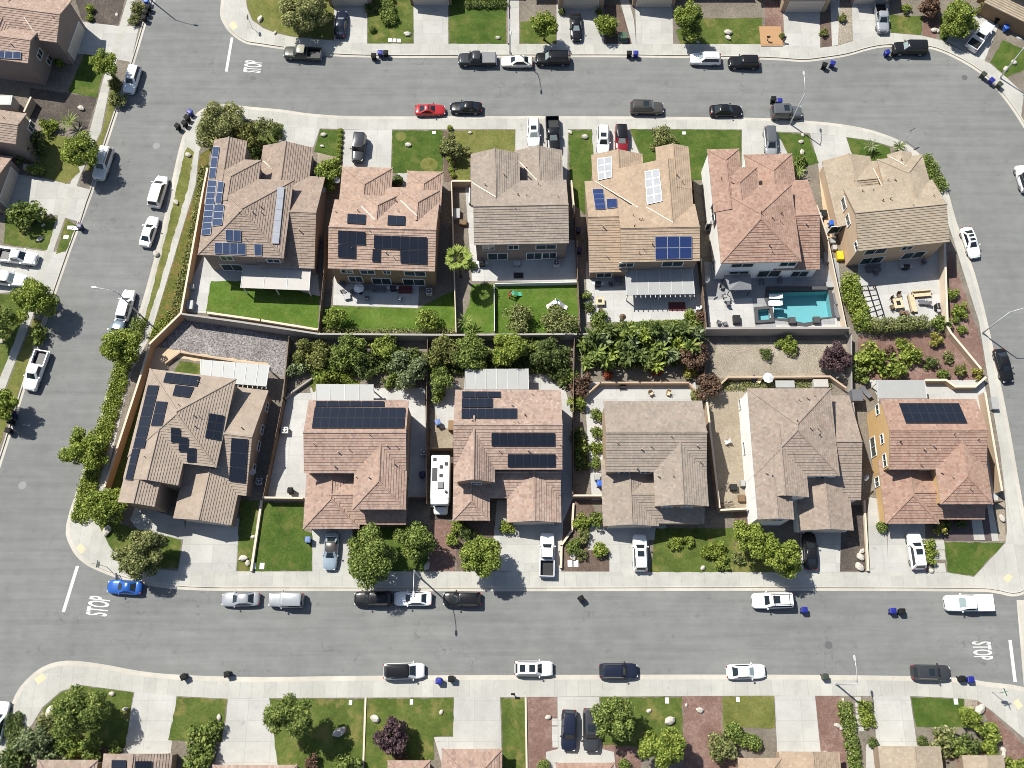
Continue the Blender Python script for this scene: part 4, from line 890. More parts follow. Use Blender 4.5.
    out = [('body', mb.mesh(kind+'_body', [PAINT['white']], R(40)), 'PAINT'), ('roof', rp.mesh(kind+'_roof', [PAINT['white']], R(40)), 'ROOF')]
    for n_, g, m, _ in parts:
        ms = [M['rubber'], M['rim']] if m == 'WHEEL' else [PAINT['white']] if m == 'PAINT' else [M[m]]
        out.append((n_, g.mesh(kind+'_'+n_, ms, R(40) if n_ in ('wheel',) else None), m))
    _cars[kind] = out; return out
CATS = {'sedan': 'car', 'coupe': 'car', 'suv': 'SUV', 'bigsuv': 'SUV', 'boxy': 'jeep', 'minivan': 'minivan', 'pickup': 'pickup truck'}
def car(kind, px, py, head, col, label, roof=None, sun=0, rack=False, ground=0.004, scale=1.0, cover=None, lz=.8):
    c = P(px, py, lz); nm = {'sedan': 'parked_car', 'coupe': 'parked_car', 'suv': 'parked_suv', 'bigsuv': 'parked_suv', 'boxy': 'parked_jeep', 'minivan': 'parked_minivan', 'pickup': 'parked_pickup'}[kind]
    root = empty(nm, (c.x, c.y, ground), R(head), label, CATS[kind], 'parked vehicles'); br, bf, rr, rf, bw, rw, zb, zr = CARS[kind]['cab']
    for n_, me, m in car_proto(kind):
        o = link(n_, me, root)
        if m == 'PAINT': paint(o, PAINT[col])
        if m == 'ROOF': paint(o, PAINT[roof or col])
        if n_ == 'windshield' and int(px*3+py*5) % 3 == 0: paint(o, M['shade'])  # some windshields take the paler glass with its painted sky reflection
    L = rf-rr
    for i in range(sun):
        g = MB(); k = (rr+rf)/2+(L*.22 if sun == 1 else L*(.24-.5*i)); g.box((k, 0, zr+.045), (L*.30, rw*1.25, .03)); g.build('sunroof', M['carglass'], root)
    if rack:
        for sg in (-1, 1): g = MB(); g.tube([(rr+.12, sg*rw*.84, zr+.0), (rr+.2, sg*rw*.84, zr+.12), (rf-.2, sg*rw*.84, zr+.12), (rf-.1, sg*rw*.84, zr)], .022, 6); g.build('roof_rail', M['dark'], root)
        if rack == 2:
            for x in (rr+.5, rf-.5): g = MB(); g.box((x, 0, zr+.13), (.06, rw*1.8, .03)); g.build('cross_bar', M['dark'], root)
    if cover: g = MB(); g.box((-1.88, 0, 1.16), (2.05, 1.88, .06)); g.build('bed_cover', plain(*cover), root)
    if scale != 1: root.scale = (scale,)*3
    return root
def camper(px, py, head, label):
    c = P(px, py, 1.6); root = empty('parked_camper', (c.x, c.y, .14), R(head), label, 'camper', 'parked vehicles')
    def rbox(xa, xb, w, za, zb_, r=.14): 
        q = []
        for z, k in ((za, .06), (za+.12, 0), (zb_-r, 0), (zb_-r*.3, r*.35), (zb_, r)):
            a, b_, y = xa+k, xb-k, w-k; cc = .12; q.append([(a, -y+cc, z), (a+cc, -y, z), (b_-cc, -y, z), (b_, -y+cc, z), (b_, y-cc, z), (b_-cc, y, z), (a+cc, y, z), (a, y-cc, z)])
        return q
    b = MB(); b.loft(rbox(-3.5, 2.35, 1.22, .55, 3.2)); b.loft(rbox(2.2, 3.0, 1.18, 1.95, 3.12)); b.build('body', M['vinyl'], root, R(40))
    cb = MB(); cb.loft([ring_at(x, w, z) for x, w, z in ((2.2, .98, 1.6), (2.6, .98, 1.55), (3.0, .97, 1.2), (3.7, .92, 1.08), (3.9, .75, .9))]); cb.build('cab', PAINT['white'], root, R(40))
    ws = MB(); ws.face([(3.05, -.8, 1.3), (3.05, .8, 1.3), (2.72, .72, 1.85), (2.72, -.72, 1.85)]); ws.build('windshield', M['carglass'], root)
    for x, y in ((-2.9, -.75), (-1.9, .1), (-.75, .1), (-2.3, .75)): g = MB(); g.box((x, y, 3.24), (.42, .42, .1)); g.build('roof_vent', M['dark'], root)
    g = MB(); g.box((-.9, -.72, 3.23), (1.7, .66, .06)); g.build('solar_panel', M['blackframe'], root)
    g = MB(); g.box((.55, .1, 3.32), (.95, .8, .26), 0, 0, .8); g.build('air_conditioner', plain('grey_shroud', (.16, .16, .17), .5), root); g = MB(); g.tube([(1.4, .8, 3.2), (1.4, .8, 3.4)], .17, 10); g.build('roof_vent', M['dark'], root)
    for x in (-1.9, 2.95):
        for sg in (-1, 1): g = MB(); g.tube([(x, sg*.86, .4), (x, sg*1.08, .4)], .4, 16); g.build('wheel', M['rubber'], root, R(40))
    for sg in (-1, 1): g = MB(); g.box((3.82, sg*.66, .82), (.12, .3, .16)); g.build('headlight', M['lamp'], root); g = MB(); g.box((2.95, sg*1.15, 1.4), (.14, .22, .3)); g.build('side_mirror', M['dark'], root)
    return root
# ------------------------------------------------------------------ wheelie bins
BINC = {'black': plain('black_bin_plastic', (.008, .008, .008), .7, .2), 'blue': plain('blue_bin_plastic', (.012, .018, .20), .45), 'olive': plain('olive_bin_plastic', (.035, .045, .03), .5), 'navy': plain('navy_bin_plastic', (.012, .014, .06), .45), 'greyblue': plain('grey_blue_bin_plastic', (.10, .16, .34), .5), 'royal': plain('royal_blue_bin_plastic', (.02, .10, .45), .45)}
_bin = []
def bin_(px, py, col, head, label, z=.004, group='wheelie bins put out for collection'):
    if not _bin:
        b = MB()
        for za, zb_, a, c in ((.12, .95, .50, .62), (.92, .99, .66, .66)):
            b.hexa([(x*a/2, y*a/2*1.15, za) for x, y in ((-1, -1), (1, -1), (1, 1), (-1, 1))]+[(x*c/2, y*c/2*1.15, zb_) for x, y in ((-1, -1), (1, -1), (1, 1), (-1, 1))])
        l = MB(); l.loft([[(x*k*.36, y*k*.40, z_) for x, y in ((-1, -.8), (-.8, -1), (.8, -1), (1, -.8), (1, .8), (.8, 1), (-.8, 1), (-1, .8))] for k, z_ in ((1, .99), (1, 1.03), (.8, 1.08), (.35, 1.10))])
        h = MB(); h.tube([(-.40, -.26, .98), (-.40, .26, .98)], .022, 6); w = MB(); w.tube([(-.27, -.34, .11), (-.27, -.27, .11)], .11, 12); w2 = MB(); w2.tube([(-.27, .27, .11), (-.27, .34, .11)], .11, 12)
        for n_, g, d in (('body', b, 0), ('lid', l, 0), ('handle', h, 1), ('wheel', w, 1), ('wheel', w2, 1)): _bin.append((n_, g.mesh('bin_'+n_, [M['dark']]), d))
    c = P(px, py, z+.55); root = empty('wheelie_bin', (c.x, c.y, z), R(head), label, 'bin', group)
    for n_, me, d in _bin:
        o = link(n_, me, root)
        if not d: paint(o, BINC[col])
    return root
# ------------------------------------------------------------------ street furniture
def street_lamp(px, py, az, label, arm=2.6, h=7.7, z=.142):
    c = P(px, py, z); root = empty('street_lamp', c, R(az), label, 'street lamp', 'street lamps')
    p = MB(); p.tube([(0, 0, 0), (0, 0, .9), (0, 0, h)], [.13, .11, .075], 10); p.tube([(0, 0, 0), (0, 0, .08)], .22, 10); p.build('pole', M['metal'], root, True)
    a = MB(); a.tube([(0, 0, h-.15), (arm*.3, 0, h+.35), (arm*.7, 0, h+.62), (arm, 0, h+.68)], [.06, .05, .045, .04], 8); a.build('arm', M['metal'], root, True)
    hd = MB(); hd.loft([[(arm+x, y*w, h+.68+z_) for y, z_ in ((-1, 0), (-.6, .09), (.6, .09), (1, 0), (.6, -.06), (-.6, -.06))] for x, w in ((-.1, .07), (.05, .15), (.45, .17), (.62, .08))]); hd.build('lamp_head', M['metal'], root, R(40)); return root
def stop_sign(px, py, face, label, h=2.5, blades=0):
    c = P(px, py, .142); root = empty('stop_sign', c, R(face), label, 'traffic sign', 'traffic signs')
    p = MB(); p.tube([(0, 0, 0), (0, 0, h+.45+(.5 if blades else 0))], .035, 8); p.build('pole', M['metal'], root)
    s = MB(); s.loft([[(x, math.cos(a)*.40, h+math.sin(a)*.40) for a in [math.pi/8+k*math.pi/4 for k in range(8)]] for x in (.045, .06)]); sg = s.build('sign_plate', plain('red_sign_face', (.45, .012, .02), .4), root)
    b = MB(); b.loft([[(x, math.cos(a)*.42, h+math.sin(a)*.42) for a in [math.pi/8+k*math.pi/4 for k in range(8)]] for x in (.038, .044)]); b.build('sign_back', M['metal'], root)
    me = text_mesh('STOP', .27, .006); o = link('lettering', me, sg); me.materials.append(M['white_paint']); o.rotation_euler = (R(90), 0, R(90)); o.location = (.062, 0, h-.095)
    if blades:
        for k, r_ in ((0, 0), (1, 90)): g = MB(); g.box((0, 0, h+.62+.24*k), (.03, .95, .2), 0, R(r_)); g.build('street_name_blade', plain('green_sign_blade', (.02, .12, .06), .4), root)
    return root
def text_mesh(t, size, ext, sx=1.0, sy=1.0):
    cu = bpy.data.curves.new('txt', 'FONT'); cu.body = t; cu.size = size; cu.align_x = 'CENTER'; cu.align_y = 'BOTTOM_BASELINE' if False else 'BOTTOM'; cu.extrude = ext; cu.offset = size*.02
    ob = bpy.data.objects.new('txt', cu); COL.objects.link(ob); dg = bpy.context.evaluated_depsgraph_get(); me = bpy.data.meshes.new_from_object(ob.evaluated_get(dg)); bpy.data.objects.remove(ob)
    ys = [v.co.y for v in me.vertices]; y0 = min(ys)
    for v in me.vertices: v.co.x *= sx; v.co.y = (v.co.y-y0)*sy
    me.name = 'lettering'; return me
def road_word(px, py, rot, hgt, wid, label):
    me = text_mesh('STOP', 1.0, .001); xs = [v.co.x for v in me.vertices]; ys = [v.co.y for v in me.vertices]; a, b = max(xs)-min(xs), max(ys); cx = (max(xs)+min(xs))/2
    for v in me.vertices: v.co.x = (v.co.x-cx)*wid/a; v.co.y = v.co.y*hgt/b-hgt/2
    me.materials.append(M['white_paint']); o = link('stop_lettering', me, None, P(px, py, .007)); o.rotation_euler = (0, 0, R(rot)); return tag(o, label, 'road marking')
def stop_bar(a, b, w, label):
    A, B = P(*a, .006), P(*b, .006); mb = MB(); mb.beam(A, B, w, .003); return tag(mb.build('stop_line', M['white_paint'], None, None, (A+B)/2, (A+B)/2), label, 'road marking')
def wall(name, path, h, mat, label, cat, th=.2, cap=None, top=True, z=.13, wood=False, post=2.4, rail=False):
    """a free-standing wall or fence; path = pixels of its TOP line when top"""
    pts = [P(a, b, (z+h) if top else z) for a, b in path]; o = Vector((pts[0].x, pts[0].y, z)); root = empty(name, o, 0, label, cat); pts = [Vector((p.x, p.y, z)) for p in pts]
    for i, (A, B) in enumerate(zip(pts, pts[1:])):
        d = (B-A).normalized(); L = (B-A).length; e = th/2 if i < len(pts)-2 else 0; mb = MB()
        t = .05 if wood else th
        mb.beam(A-d*(0 if i else 0)+Vector((0, 0, h/2-.05)), B+d*(e-.004)+Vector((0, 0, h/2-.05)), t, h+.1); 
        if wood:
            for zz in (.35, h-.25): mb.beam(A+Vector((0, 0, zz)), B+Vector((0, 0, zz)), .13, .09)
        mb.build('panel' if wood or rail else 'wall_run', mat, root, None, o)
        if wood:
            n = max(1, int(L/post))
            for k in range(n+1): g = MB(); q = A+(B-A)*(k/n); g.beam(q, q+Vector((0, 0, h+.08)), .12, .12); g.build('post', mat, root, None, o)
        elif cap: g = MB(); g.beam(A+Vector((0, 0, h+.035)), B+d*e+Vector((0, 0, h+.035)), th+.06, .06+.003*(i % 2)); g.build('cap', cap, root, None, o)
    return root
def slab(name, px, py, dx, dy, h, mat, label, cat, rot=0, z=.15, group=None):
    c = P(px, py, z+h); mb = MB(); mb.box((0, 0, h/2), (dx, dy, h)); b_ = MB(); mb.box((0, 0, h+.01), (dx*.86, dy*.86, .02)); o = mb.build(name, mat, None, None, (0, 0, 0), (c.x, c.y, z)); o.rotation_euler = (0, 0, R(rot)); return tag(o, label, cat, group)
def ac_unit(px, py, label, z=.15):
    c = P(px, py, z+.8); root = empty('air_conditioner', (c.x, c.y, z), 0, label, 'air conditioner', 'air conditioners'); g = MB(); g.box((0, 0, .42), (.85, .85, .8)); g.build('housing', M['metal'], root)
    f = MB(); f.tube([(0, 0, .82), (0, 0, .86)], .36, 18); f.build('fan_ring', M['dark'], root); k = MB()
    for a in range(4): k.box((math.cos(a*1.57)*.15, math.sin(a*1.57)*.15, .875), (.28, .1, .02), 0, a*1.57)
    k.tube([(0, 0, .86), (0, 0, .9)], .09, 10); k.build('fan_blade', M['alu'], root); return root
def table(px, py, w, d, label, mat, rot=0, h=.74, hole=False, z=.15):
    c = P(px, py, z+h); root = empty('patio_table', (c.x, c.y, z), R(rot), label, 'table', 'patio tables'); g = MB(); g.box((0, 0, h), (w, d, .06)); g.build('tabletop', mat, root)
    for sx in (-1, 1):
        for sy in (-1, 1): l = MB(); l.box((sx*(w/2-.08), sy*(d/2-.08), h/2-.02), (.07, .07, h-.04)); l.build('leg', M['dark'], root)
    if hole: q = MB(); q.box((0, 0, h+.04), (w*.42, d*.42, .03)); q.build('fire_bowl', M['dark'], root)
    return root
def chair(px, py, head, label, mat, z=.15, group='patio chairs'):
    c = P(px, py, z+.5); root = empty('patio_chair', (c.x, c.y, z), R(head), label, 'chair', group); g = MB(); g.box((0, 0, .42), (.55, .55, .08)); g.build('seat', mat, root); b = MB(); b.hexa([(-.3, -.27, .44), (-.24, -.27, .44), (-.24, .27, .44), (-.3, .27, .44), (-.42, -.25, .95), (-.37, -.25, .95), (-.37, .25, .95), (-.42, .25, .95)]); b.build('backrest', mat, root)
    for sy in (-1, 1):
        a = MB(); a.box((-.02, sy*.28, .62), (.5, .05, .04)); a.build('armrest', M['dark'], root)
        for sx in (-1, 1): l = MB(); l.box((sx*.23, sy*.24, .2), (.045, .045, .4)); l.build('leg', M['dark'], root)
    return root
def sofa(px, py, head, L, label, mat, z=.15, ext=0):
    c = P(px, py, z+.5); root = empty('patio_sofa', (c.x, c.y, z), R(head), label, 'sofa'); g = MB(); g.box((0, 0, .15), (.85, L, .26)); g.build('base', plain('wicker', (.16, .11, .07), .8), root); b = MB(); b.box((-.36, 0, .55), (.16, L, .5)); b.build('backrest', mat, root); n = max(2, int(L/.75))
    for i in range(n): s = MB(); s.box((.06, -L/2+L*(i+.5)/n, .36), (.68, L/n-.03, .15)); s.build('cushion', mat, root)
    return root
def lounger(px, py, head, label, mat, z=.15):
    c = P(px, py, z+.3); root = empty('sun_lounger', (c.x, c.y, z), R(head), label, 'sun lounger', 'sun loungers'); g = MB(); g.loft([[(x, -.33, z_), (x, .33, z_), (x, .33, z_-.09), (x, -.33, z_-.09)] for x, z_ in ((-.95, .62), (-.35, .33), (.2, .26), (.9, .30))]); g.build('seat', mat, root); b = MB()
    for x in (-.4, .6): b.box((x, 0, .1), (.08, .6, .2))
    b.build('base', mat, root); return root
def grill(px, py, label, rot=0, z=.15):
    c = P(px, py, z+.9); root = empty('barbecue_grill', (c.x, c.y, z), R(rot), label, 'grill', 'patio grills'); g = MB(); g.box((0, 0, .4), (.8, .55, .8)); g.build('cabinet', M['dark'], root); l = MB(); l.loft([[(x, .28*math.cos(a), .82+.28*math.sin(a)) for a in [math.pi*k/8 for k in range(9)]] for x in (-.4, .4)]); l.build('hood', plain('black_enamel', (.02, .02, .022), .3), root)
    for sg in (-1, 1): s = MB(); s.box((sg*.62, 0, .84), (.38, .45, .04)); s.build('side_shelf', M['alu'], root)
    return root
def parasol(px, py, r, h, mat, label, z=.15):
    c = P(px, py, h); root = empty('patio_umbrella', (c.x, c.y, z), 0, label, 'umbrella', 'patio umbrellas'); g = MB(); n = 8
    for k in range(n):
        a, b = 2*math.pi*k/n, 2*math.pi*(k+1)/n; g.face([(r*math.cos(a), r*math.sin(a), h-.5), (r*math.cos(b), r*math.sin(b), h-.5), (0, 0, h)])
    g.build('canopy', mat, root); p = MB(); p.tube([(0, 0, 0), (0, 0, h)], .03, 8); p.tube([(0, 0, 0), (0, 0, .1)], .28, 10); p.build('pole', M['dark'], root); return root
def gazebo(quad, z, mat, label):
    q = [P(a, b, z) for a, b in quad]; o = sum(q, Vector())/4; o.z = .15; root = empty('gazebo', o, 0, label, 'gazebo'); m = sum(q, Vector())/4+Vector((0, 0, .55)); g = MB()
    for i in range(4): g.face([q[(i+1) % 4], q[i], m]); a, b = q[i], q[(i+1) % 4]; g.face([a, b, b-Vector((0, 0, .22)), a-Vector((0, 0, .22))])
    g.build('canopy', mat, root, None, o)
    for p in q: k = p.lerp(m, .05); l = MB(); l.beam((k.x, k.y, .15), (k.x, k.y, z), .08, .08); l.build('post', M['dark'], root, None, o)
    return root
def hose_reel(*a): pass
# ------------------------------------------------------------------ ground, streets, blocks
def st(o, label=None, kind='structure'): o['kind'] = kind; \
    (label and o.__setitem__('label', label)); return o
C_K = smooth_poly([P(*q) for q in [(226, 104), (250, 106.7), (283, 109.7), (313, 113.8), (364, 116.3), (500, 116), (640, 116.5), (764, 118), (805, 120.6), (840, 124), (871, 130), (901, 141), (921, 155), (939, 175), (948, 192), (957, 223), (975, 274), (987.5, 322), (1000, 380), (1010, 430), (1018, 476),
     (1026, 520), (1034, 560), (1034, 580), (1026, 593), (1012, 596.5), (994, 593), (960, 591.5), (760, 590.8), (500, 591.3), (260, 591), (221, 591), (173, 589), (130, 582), (96, 570), (80, 560), (70, 546), (66, 525), (81, 477), (94, 436), (112, 375), (137, 318), (160, 235), (173, 175), (180, 145), (186, 128), (198, 112), (212, 105)]], 3)
N_K = smooth_poly([P(*q) for q in [(222, -30), (221, 0), (220, 15), (224, 25), (230, 33), (244, 43), (260, 46), (283, 49.5), (313, 54), (346, 57), (412, 58), (508, 57.5), (640, 57.5), (764, 59.7), (802, 62), (825, 59.7), (848, 56), (871, 49.5), (891, 47), (926, 48), (952, 57), (980, 73.6), (1000, 94), (1018, 119), (1035, 150), (1050, 190), (1068, 240), (1085, 300), (1100, 380)]], 3)
W_K = smooth_poly([P(*q) for q in [(170, -45), (155, 0), (146, 25), (134.6, 63), (107, 146), (93, 193), (70, 253.5), (38, 347.5), (25, 390), (0, 469), (-30, 560), (-70, 690)]], 3)
S_K = smooth_poly([P(*q) for q in [(-30, 800), (-5, 745), (4, 722), (10, 707.6), (20, 687), (40.6, 668), (66, 660.6), (101.6, 664), (140, 671), (183, 675), (260, 677), (360, 675.8), (500, 675), (764, 674.6), (906, 676), (962, 678), (985, 681.7), (1024, 687), (1045, 700), (1065, 740)]], 3)
far = lambda *q: [Vector((a, b, 0)) for a, b in q]
def offset_line(pts, d, closed):
    out = []; n = len(pts)
    for i in range(n):
        a = pts[(i-1) % n] if closed or i > 0 else pts[i]; b_ = pts[(i+1) % n] if closed or i < n-1 else pts[i]
        t = (b_-a); t.z = 0; t.normalize(); out.append(pts[i]+Vector((-t.y, t.x, 0))*d)
    return out
C_K = offset_line(C_K, -.42, True); N_K = offset_line(N_K, .42, False); W_K = offset_line(W_K, -.42, False); S_K = offset_line(S_K, -.42, False)
POOL = [(769, 293), (828, 291.5), (832, 317), (818, 318), (813, 321.5), (804, 323), (796, 321.5), (791, 318.5), (774, 318.5), (772, 308), (768.5, 301)]
SPA = [(757.5, 310.5), (769, 309.5), (770.5, 320), (758, 321)]
st(sheet('ground', [(-2500, -2500), (2500, -2500), (2500, 2500), (-2500, 2500)], -.12, M['soil'], [[P(a, b, .13) for a, b in POOL], [P(a, b, .13) for a, b in SPA]], world=True))
st(sheet('road', [(-110, -45), (110, -45), (110, 150), (-110, 150)], 0, M['asphalt'], [[P(a, b, .13) for a, b in POOL], [P(a, b, .13) for a, b in SPA]], world=True))
cw = [p.copy() for p in C_K]
BL = {'C': cw, 'N': N_K+far((115, 40), (115, 150), (-44, 150)), 'W': W_K+far((-110, -20), (-110, 150), (-50, 150)), 'S': S_K+far((100, -45), (-85, -45))}
holes = [[P(a, b, .13) for a, b in POOL], [P(a, b, .13) for a, b in SPA]]
for k, lp in BL.items(): st(sheet('terrain', lp, .13, M['soil'], holes if k == 'C' else (), world=True))
def strip(name, A, B, za, zb, mat, closed):
    mb = MB(); n = len(A)
    for i in range(n if closed else n-1):
        j = (i+1) % n; q = [Vector((A[i].x, A[i].y, za)), Vector((A[j].x, A[j].y, za)), Vector((B[j].x, B[j].y, zb)), Vector((B[i].x, B[i].y, zb))]
        if za == zb and (q[1]-q[0]).cross(q[3]-q[0]).z < 0: q = q[::-1]
        mb.face(q)
    return mb.build(name, mat)
for lp, cl, sgn in ((cw, True, 1), (N_K, False, 1), (W_K, False, -1), (S_K, False, 1)):
    # which side is the road?  kerb lines run so that 'sgn' points to the road
    mid = lp[len(lp)//2]
    def side(d): return offset_line(lp, d, cl)
    c_in = {1: None}
    road = sgn if lp is not S_K else 1
    if lp is N_K: road = -1
    if lp is W_K: road = 1
    gut, kin = side(road*.42), side(-road*.17)
    st(strip('gutter', lp, gut, .008, .008, M['kerb'], cl)); st(strip('kerb', lp, lp, -.01, .13, M['kerb'], cl)); st(strip('kerb', lp, kin, .1465, .1465, M['kerb'], cl)); st(strip('kerb', lp, lp, .12, .1465, M['kerb'], cl))
def px3(l): return [P(a, b, .13) for a, b in l]
C_IN = [(199, 152), (206, 135), (218, 122), (236, 118.5), (260, 120.5), (284, 124), (320, 128.5), (364, 129.5), (500, 129.3), (640, 129), (742, 129.5), (775, 131.5), (811, 133), (846, 137), (871, 140.5), (890, 146), (905, 153), (916, 162), (928, 178), (938, 197), (948, 223), (964, 274), (979, 322), (987, 372), (993, 410), (1000, 450), (1005, 494), (1007, 530), (1005.5, 543), (974, 577), (948, 572.5),
   (760, 572), (500, 571.5), (260, 571.5), (178, 571), (150, 568.5), (128, 563), (112, 550), (101, 530), (97, 512), (104, 487), (131, 375), (137, 362), (150, 337), (195.5, 185)]
_i = [0]
def lay(name, mat, pts, z=.138, kind='structure', label=None, sm=0, holes=()):
    _i[0] += 1; zz = z+.00035*(_i[0] % 11)
    q = [P(a, b, zz) for a, b in pts]
    if kind == 'stuff' or z == .134:
        rj = random.Random(_i[0]); q2 = []
        for A, B in zip(q, q[1:]+q[:1]):
            n = max(1, int((B-A).length/.55))
            for k in range(n):
                t = A.lerp(B, k/n); a = .0 if k == 0 else .09
                q2.append(t+Vector((rj.uniform(-a, a), rj.uniform(-a, a), 0)))
        q = q2
    if sm: q = smooth_poly(q+[q[0]], sm)[:-1]
    return st(sheet(name, q, zz, M[mat], [[P(a, b, zz) for a, b in h] for h in holes], world=True), label, kind)
st(sheet('pavement', cw, .1425, M['walk'], [px3(C_IN)], world=True))
n_in = px3([(1024, 94), (1008, 79), (990, 63.5), (964.6, 52), (942, 40.6), (921.5, 35.6), (891, 33), (876, 35.6), (854, 40.6), (837.6, 45.7), (818.6, 48), (800, 47), (764, 44.4), (733, 44), (508, 44), (367, 43.7), (334, 40.6), (292, 37), (275, 33), (263, 28), (252, 20), (247, 8), (246, 0), (247, -30)])
st(sheet('pavement', N_K[:70]+px3([(1030, 110)])+n_in if False else [p for p in N_K if J(p)[0] < 1026]+n_in, .1425, M['walk'], world=True))
st(sheet('pavement', px3([(124, -8), (137, -8), (135, 0), (111, 80), (101, 131), (81, 174), (56, 243), (32, 318), (10, 375), (-14, 440), (-40, 520), (-52, 520), (-24, 440), (1, 374), (23, 317), (48, 243), (68, 190), (90, 130), (103, 80), (127, 0)]), .1425, M['walk_west'], world=True))
s_in = px3([(1040, 752), (1024, 738), (992, 711), (977, 700), (957, 698), (911, 696), (764, 695.6), (500, 697), (250, 698), (228, 698.7), (176.5, 696), (134.6, 692), (96, 687), (81, 685), (61, 691), (42, 707.6), (33, 723), (23, 735.5), (12, 765), (2, 800)])
st(sheet('pavement', [p for p in S_K if J(p)[0] < 1046 and J(p)[1] < 802]+s_in, .1425, M['walk'], world=True))
st(sheet('cross_gutter', [P(1016.5, 600), P(1034, 600), P(1042, 700), P(1024, 688)], .0065, M['kerb'], world=True))
for q in ([(229, 24), (234, 21), (238, 27), (233, 30)], [(76, 547.5), (81, 543), (86, 549), (81, 554)], [(34, 679), (42, 673), (46.5, 678), (38.5, 684.5)], [(1003, 578), (1008, 573.5), (1013, 576.5), (1008, 583)], [(1013, 702), (1018, 698.5), (1023, 706), (1018, 710)]):
    lay('tactile_paving', 'yellow_pad', q, .147)
# ---- driveways and hard standing (photo pixels on the ground)
for q in ([(283, 124), (320, 128), (313, 148), (312, 175), (264, 175), (277, 144)], [(343, 129.5), (392, 129.5), (391, 168), (391, 200), (343, 200), (343, 167)], [(515.5, 129.3), (568, 129), (567, 185), (515, 185)], [(592, 129), (629, 129), (642, 160), (642, 185), (594, 185), (591, 160)],
   [(742, 129.5), (776, 131), (791, 160), (791, 185), (745, 185), (742, 160)], [(810, 133), (846, 137), (851, 152), (868, 165), (868, 190), (825, 190), (818, 163)], [(187, 518), (240, 518), (236, 571.5), (178, 571.5)], [(312, 520), (352.5, 520), (352, 571.5), (312.5, 571.5)],
   [(511, 518), (560.5, 518), (561, 571.5), (511.5, 571.5)], [(609.5, 520), (649, 520), (648, 572), (609.5, 572)], [(800, 525), (841, 525), (840, 572), (801, 572)], [(888, 520), (925, 520), (926, 573), (887, 573)], [(868, 497), (886, 500), (887.5, 573), (869, 573)],
   [(333, -25), (367, -25), (367, 44), (334, 41)], [(413, -25), (448, -25), (448, 44), (414, 44)], [(556, -25), (600, -25), (604, 44), (557, 44)], [(634, -25), (672, -25), (673, 44), (636.5, 44)], [(781, -25), (820, -25), (820, 48), (785, 46)], [(851, -25), (888, -25), (890, 33.5), (853, 41)], [(970, 6), (1000, 22), (984, 62), (946, 41)],
   [(66, 20), (119, 26), (139, 26.5), (131, 62), (94, 55), (60, 52)], [(2, 172), (36, 177), (69, 184), (90, 189.5), (80, 222), (56, 215), (2, 212)], [(-15, 243), (46, 251.5), (66.5, 252), (50.5, 297), (42, 290), (-15, 294)],
   [(134.5, 692), (176.5, 696), (170, 760), (122, 760)], [(228, 698.7), (269, 698), (278, 748), (290, 775), (212, 775), (226, 720)], [(454, 697), (500, 697), (502, 765), (442, 765), (434, 737), (453, 737)], [(557.5, 697), (599, 697), (602, 749), (614, 752), (616, 775), (546, 775), (546, 752), (558, 749)], [(774.5, 695.7), (815, 695.7), (822, 765), (778, 765)], [(873, 696), (910, 696), (917, 745), (938, 765), (878, 765)]):
    lay('driveway', 'drive', q, .1385)
for q, m in [([(205, 252), (240, 252), (240, 284), (211, 281), (206, 313), (182, 312), (190, 283)], 'patio'), ([(240, 262), (316, 262), (320, 296), (240, 282)], 'patio'), ([(334, 272), (420, 272), (418, 308), (333, 305)], 'patio'), ([(465, 185), (475, 185), (476, 240), (578, 240), (578, 282), (472, 281)], 'patio'), ([(586, 262), (702, 258), (703, 322), (587, 322)], 'patio'),
   ([(860, 245), (946, 240), (948, 322), (862, 322), (856, 290)], 'patio'), ([(287, 393), (312, 393), (310, 498), (263, 498)], 'patio'), ([(310, 388), (425, 388), (427, 498), (404, 498), (404, 400), (312, 402)], 'patio'), ([(429, 380), (460, 385), (458, 428), (440, 428), (432, 400)], 'patio'), ([(527, 372), (562, 378), (574, 420), (573, 498), (563, 522), (561, 571), (556, 571), (557, 430), (552, 393), (530, 392)], 'patio'),
   ([(590, 382), (695, 382), (700, 405), (604, 405), (606, 500), (592, 500), (585, 400)], 'patio'), ([(868, 380), (984, 380), (990, 420), (1000, 470), (998, 500), (992, 500), (975, 400), (880, 400)], 'patio'), ([(497, 500), (511, 500), (511.5, 571), (497, 571), (492, 545), (494, 535)], 'drive'), ([(590, 525), (610, 525), (610, 551), (588, 550)], 'drive'),
   ([(648, 518), (666, 518), (667, 540), (648, 540)], 'drive'), ([(508, 0), (519, 0), (519, 44), (509, 44)], 'drive'), ([(617, -10), (626, -10), (634, 20), (636, 44), (632, 44)], 'drive'), ([(830, -10), (840, -10), (838, 45), (832, 46)], 'drive'), ([(398, 166), (409, 166), (409, 200), (396, 200)], 'drive'), ([(136, 505), (184, 520), (186, 540), (160, 536), (150, 545), (130, 520)], 'drive'), ([(866, 745), (880, 735), (880, 770), (866, 770)], 'drive'), ([(818, 163), (826, 163), (832, 240), (826, 240)], 'tanwalk')]:
    lay('path', m, q, .1375)
lay('pool_deck', 'patio_grey', [(704, 262), (838, 258), (845, 330), (709, 329)], .1375, holes=[POOL, SPA])
lay('pool_deck', 'patio', [(707, 300), (752, 298), (755, 327), (709, 327)], .140); lay('pool_deck', 'patio', [(836, 282), (840, 282), (845, 328), (776, 328), (776, 324.5), (835, 324.5)], .1402)
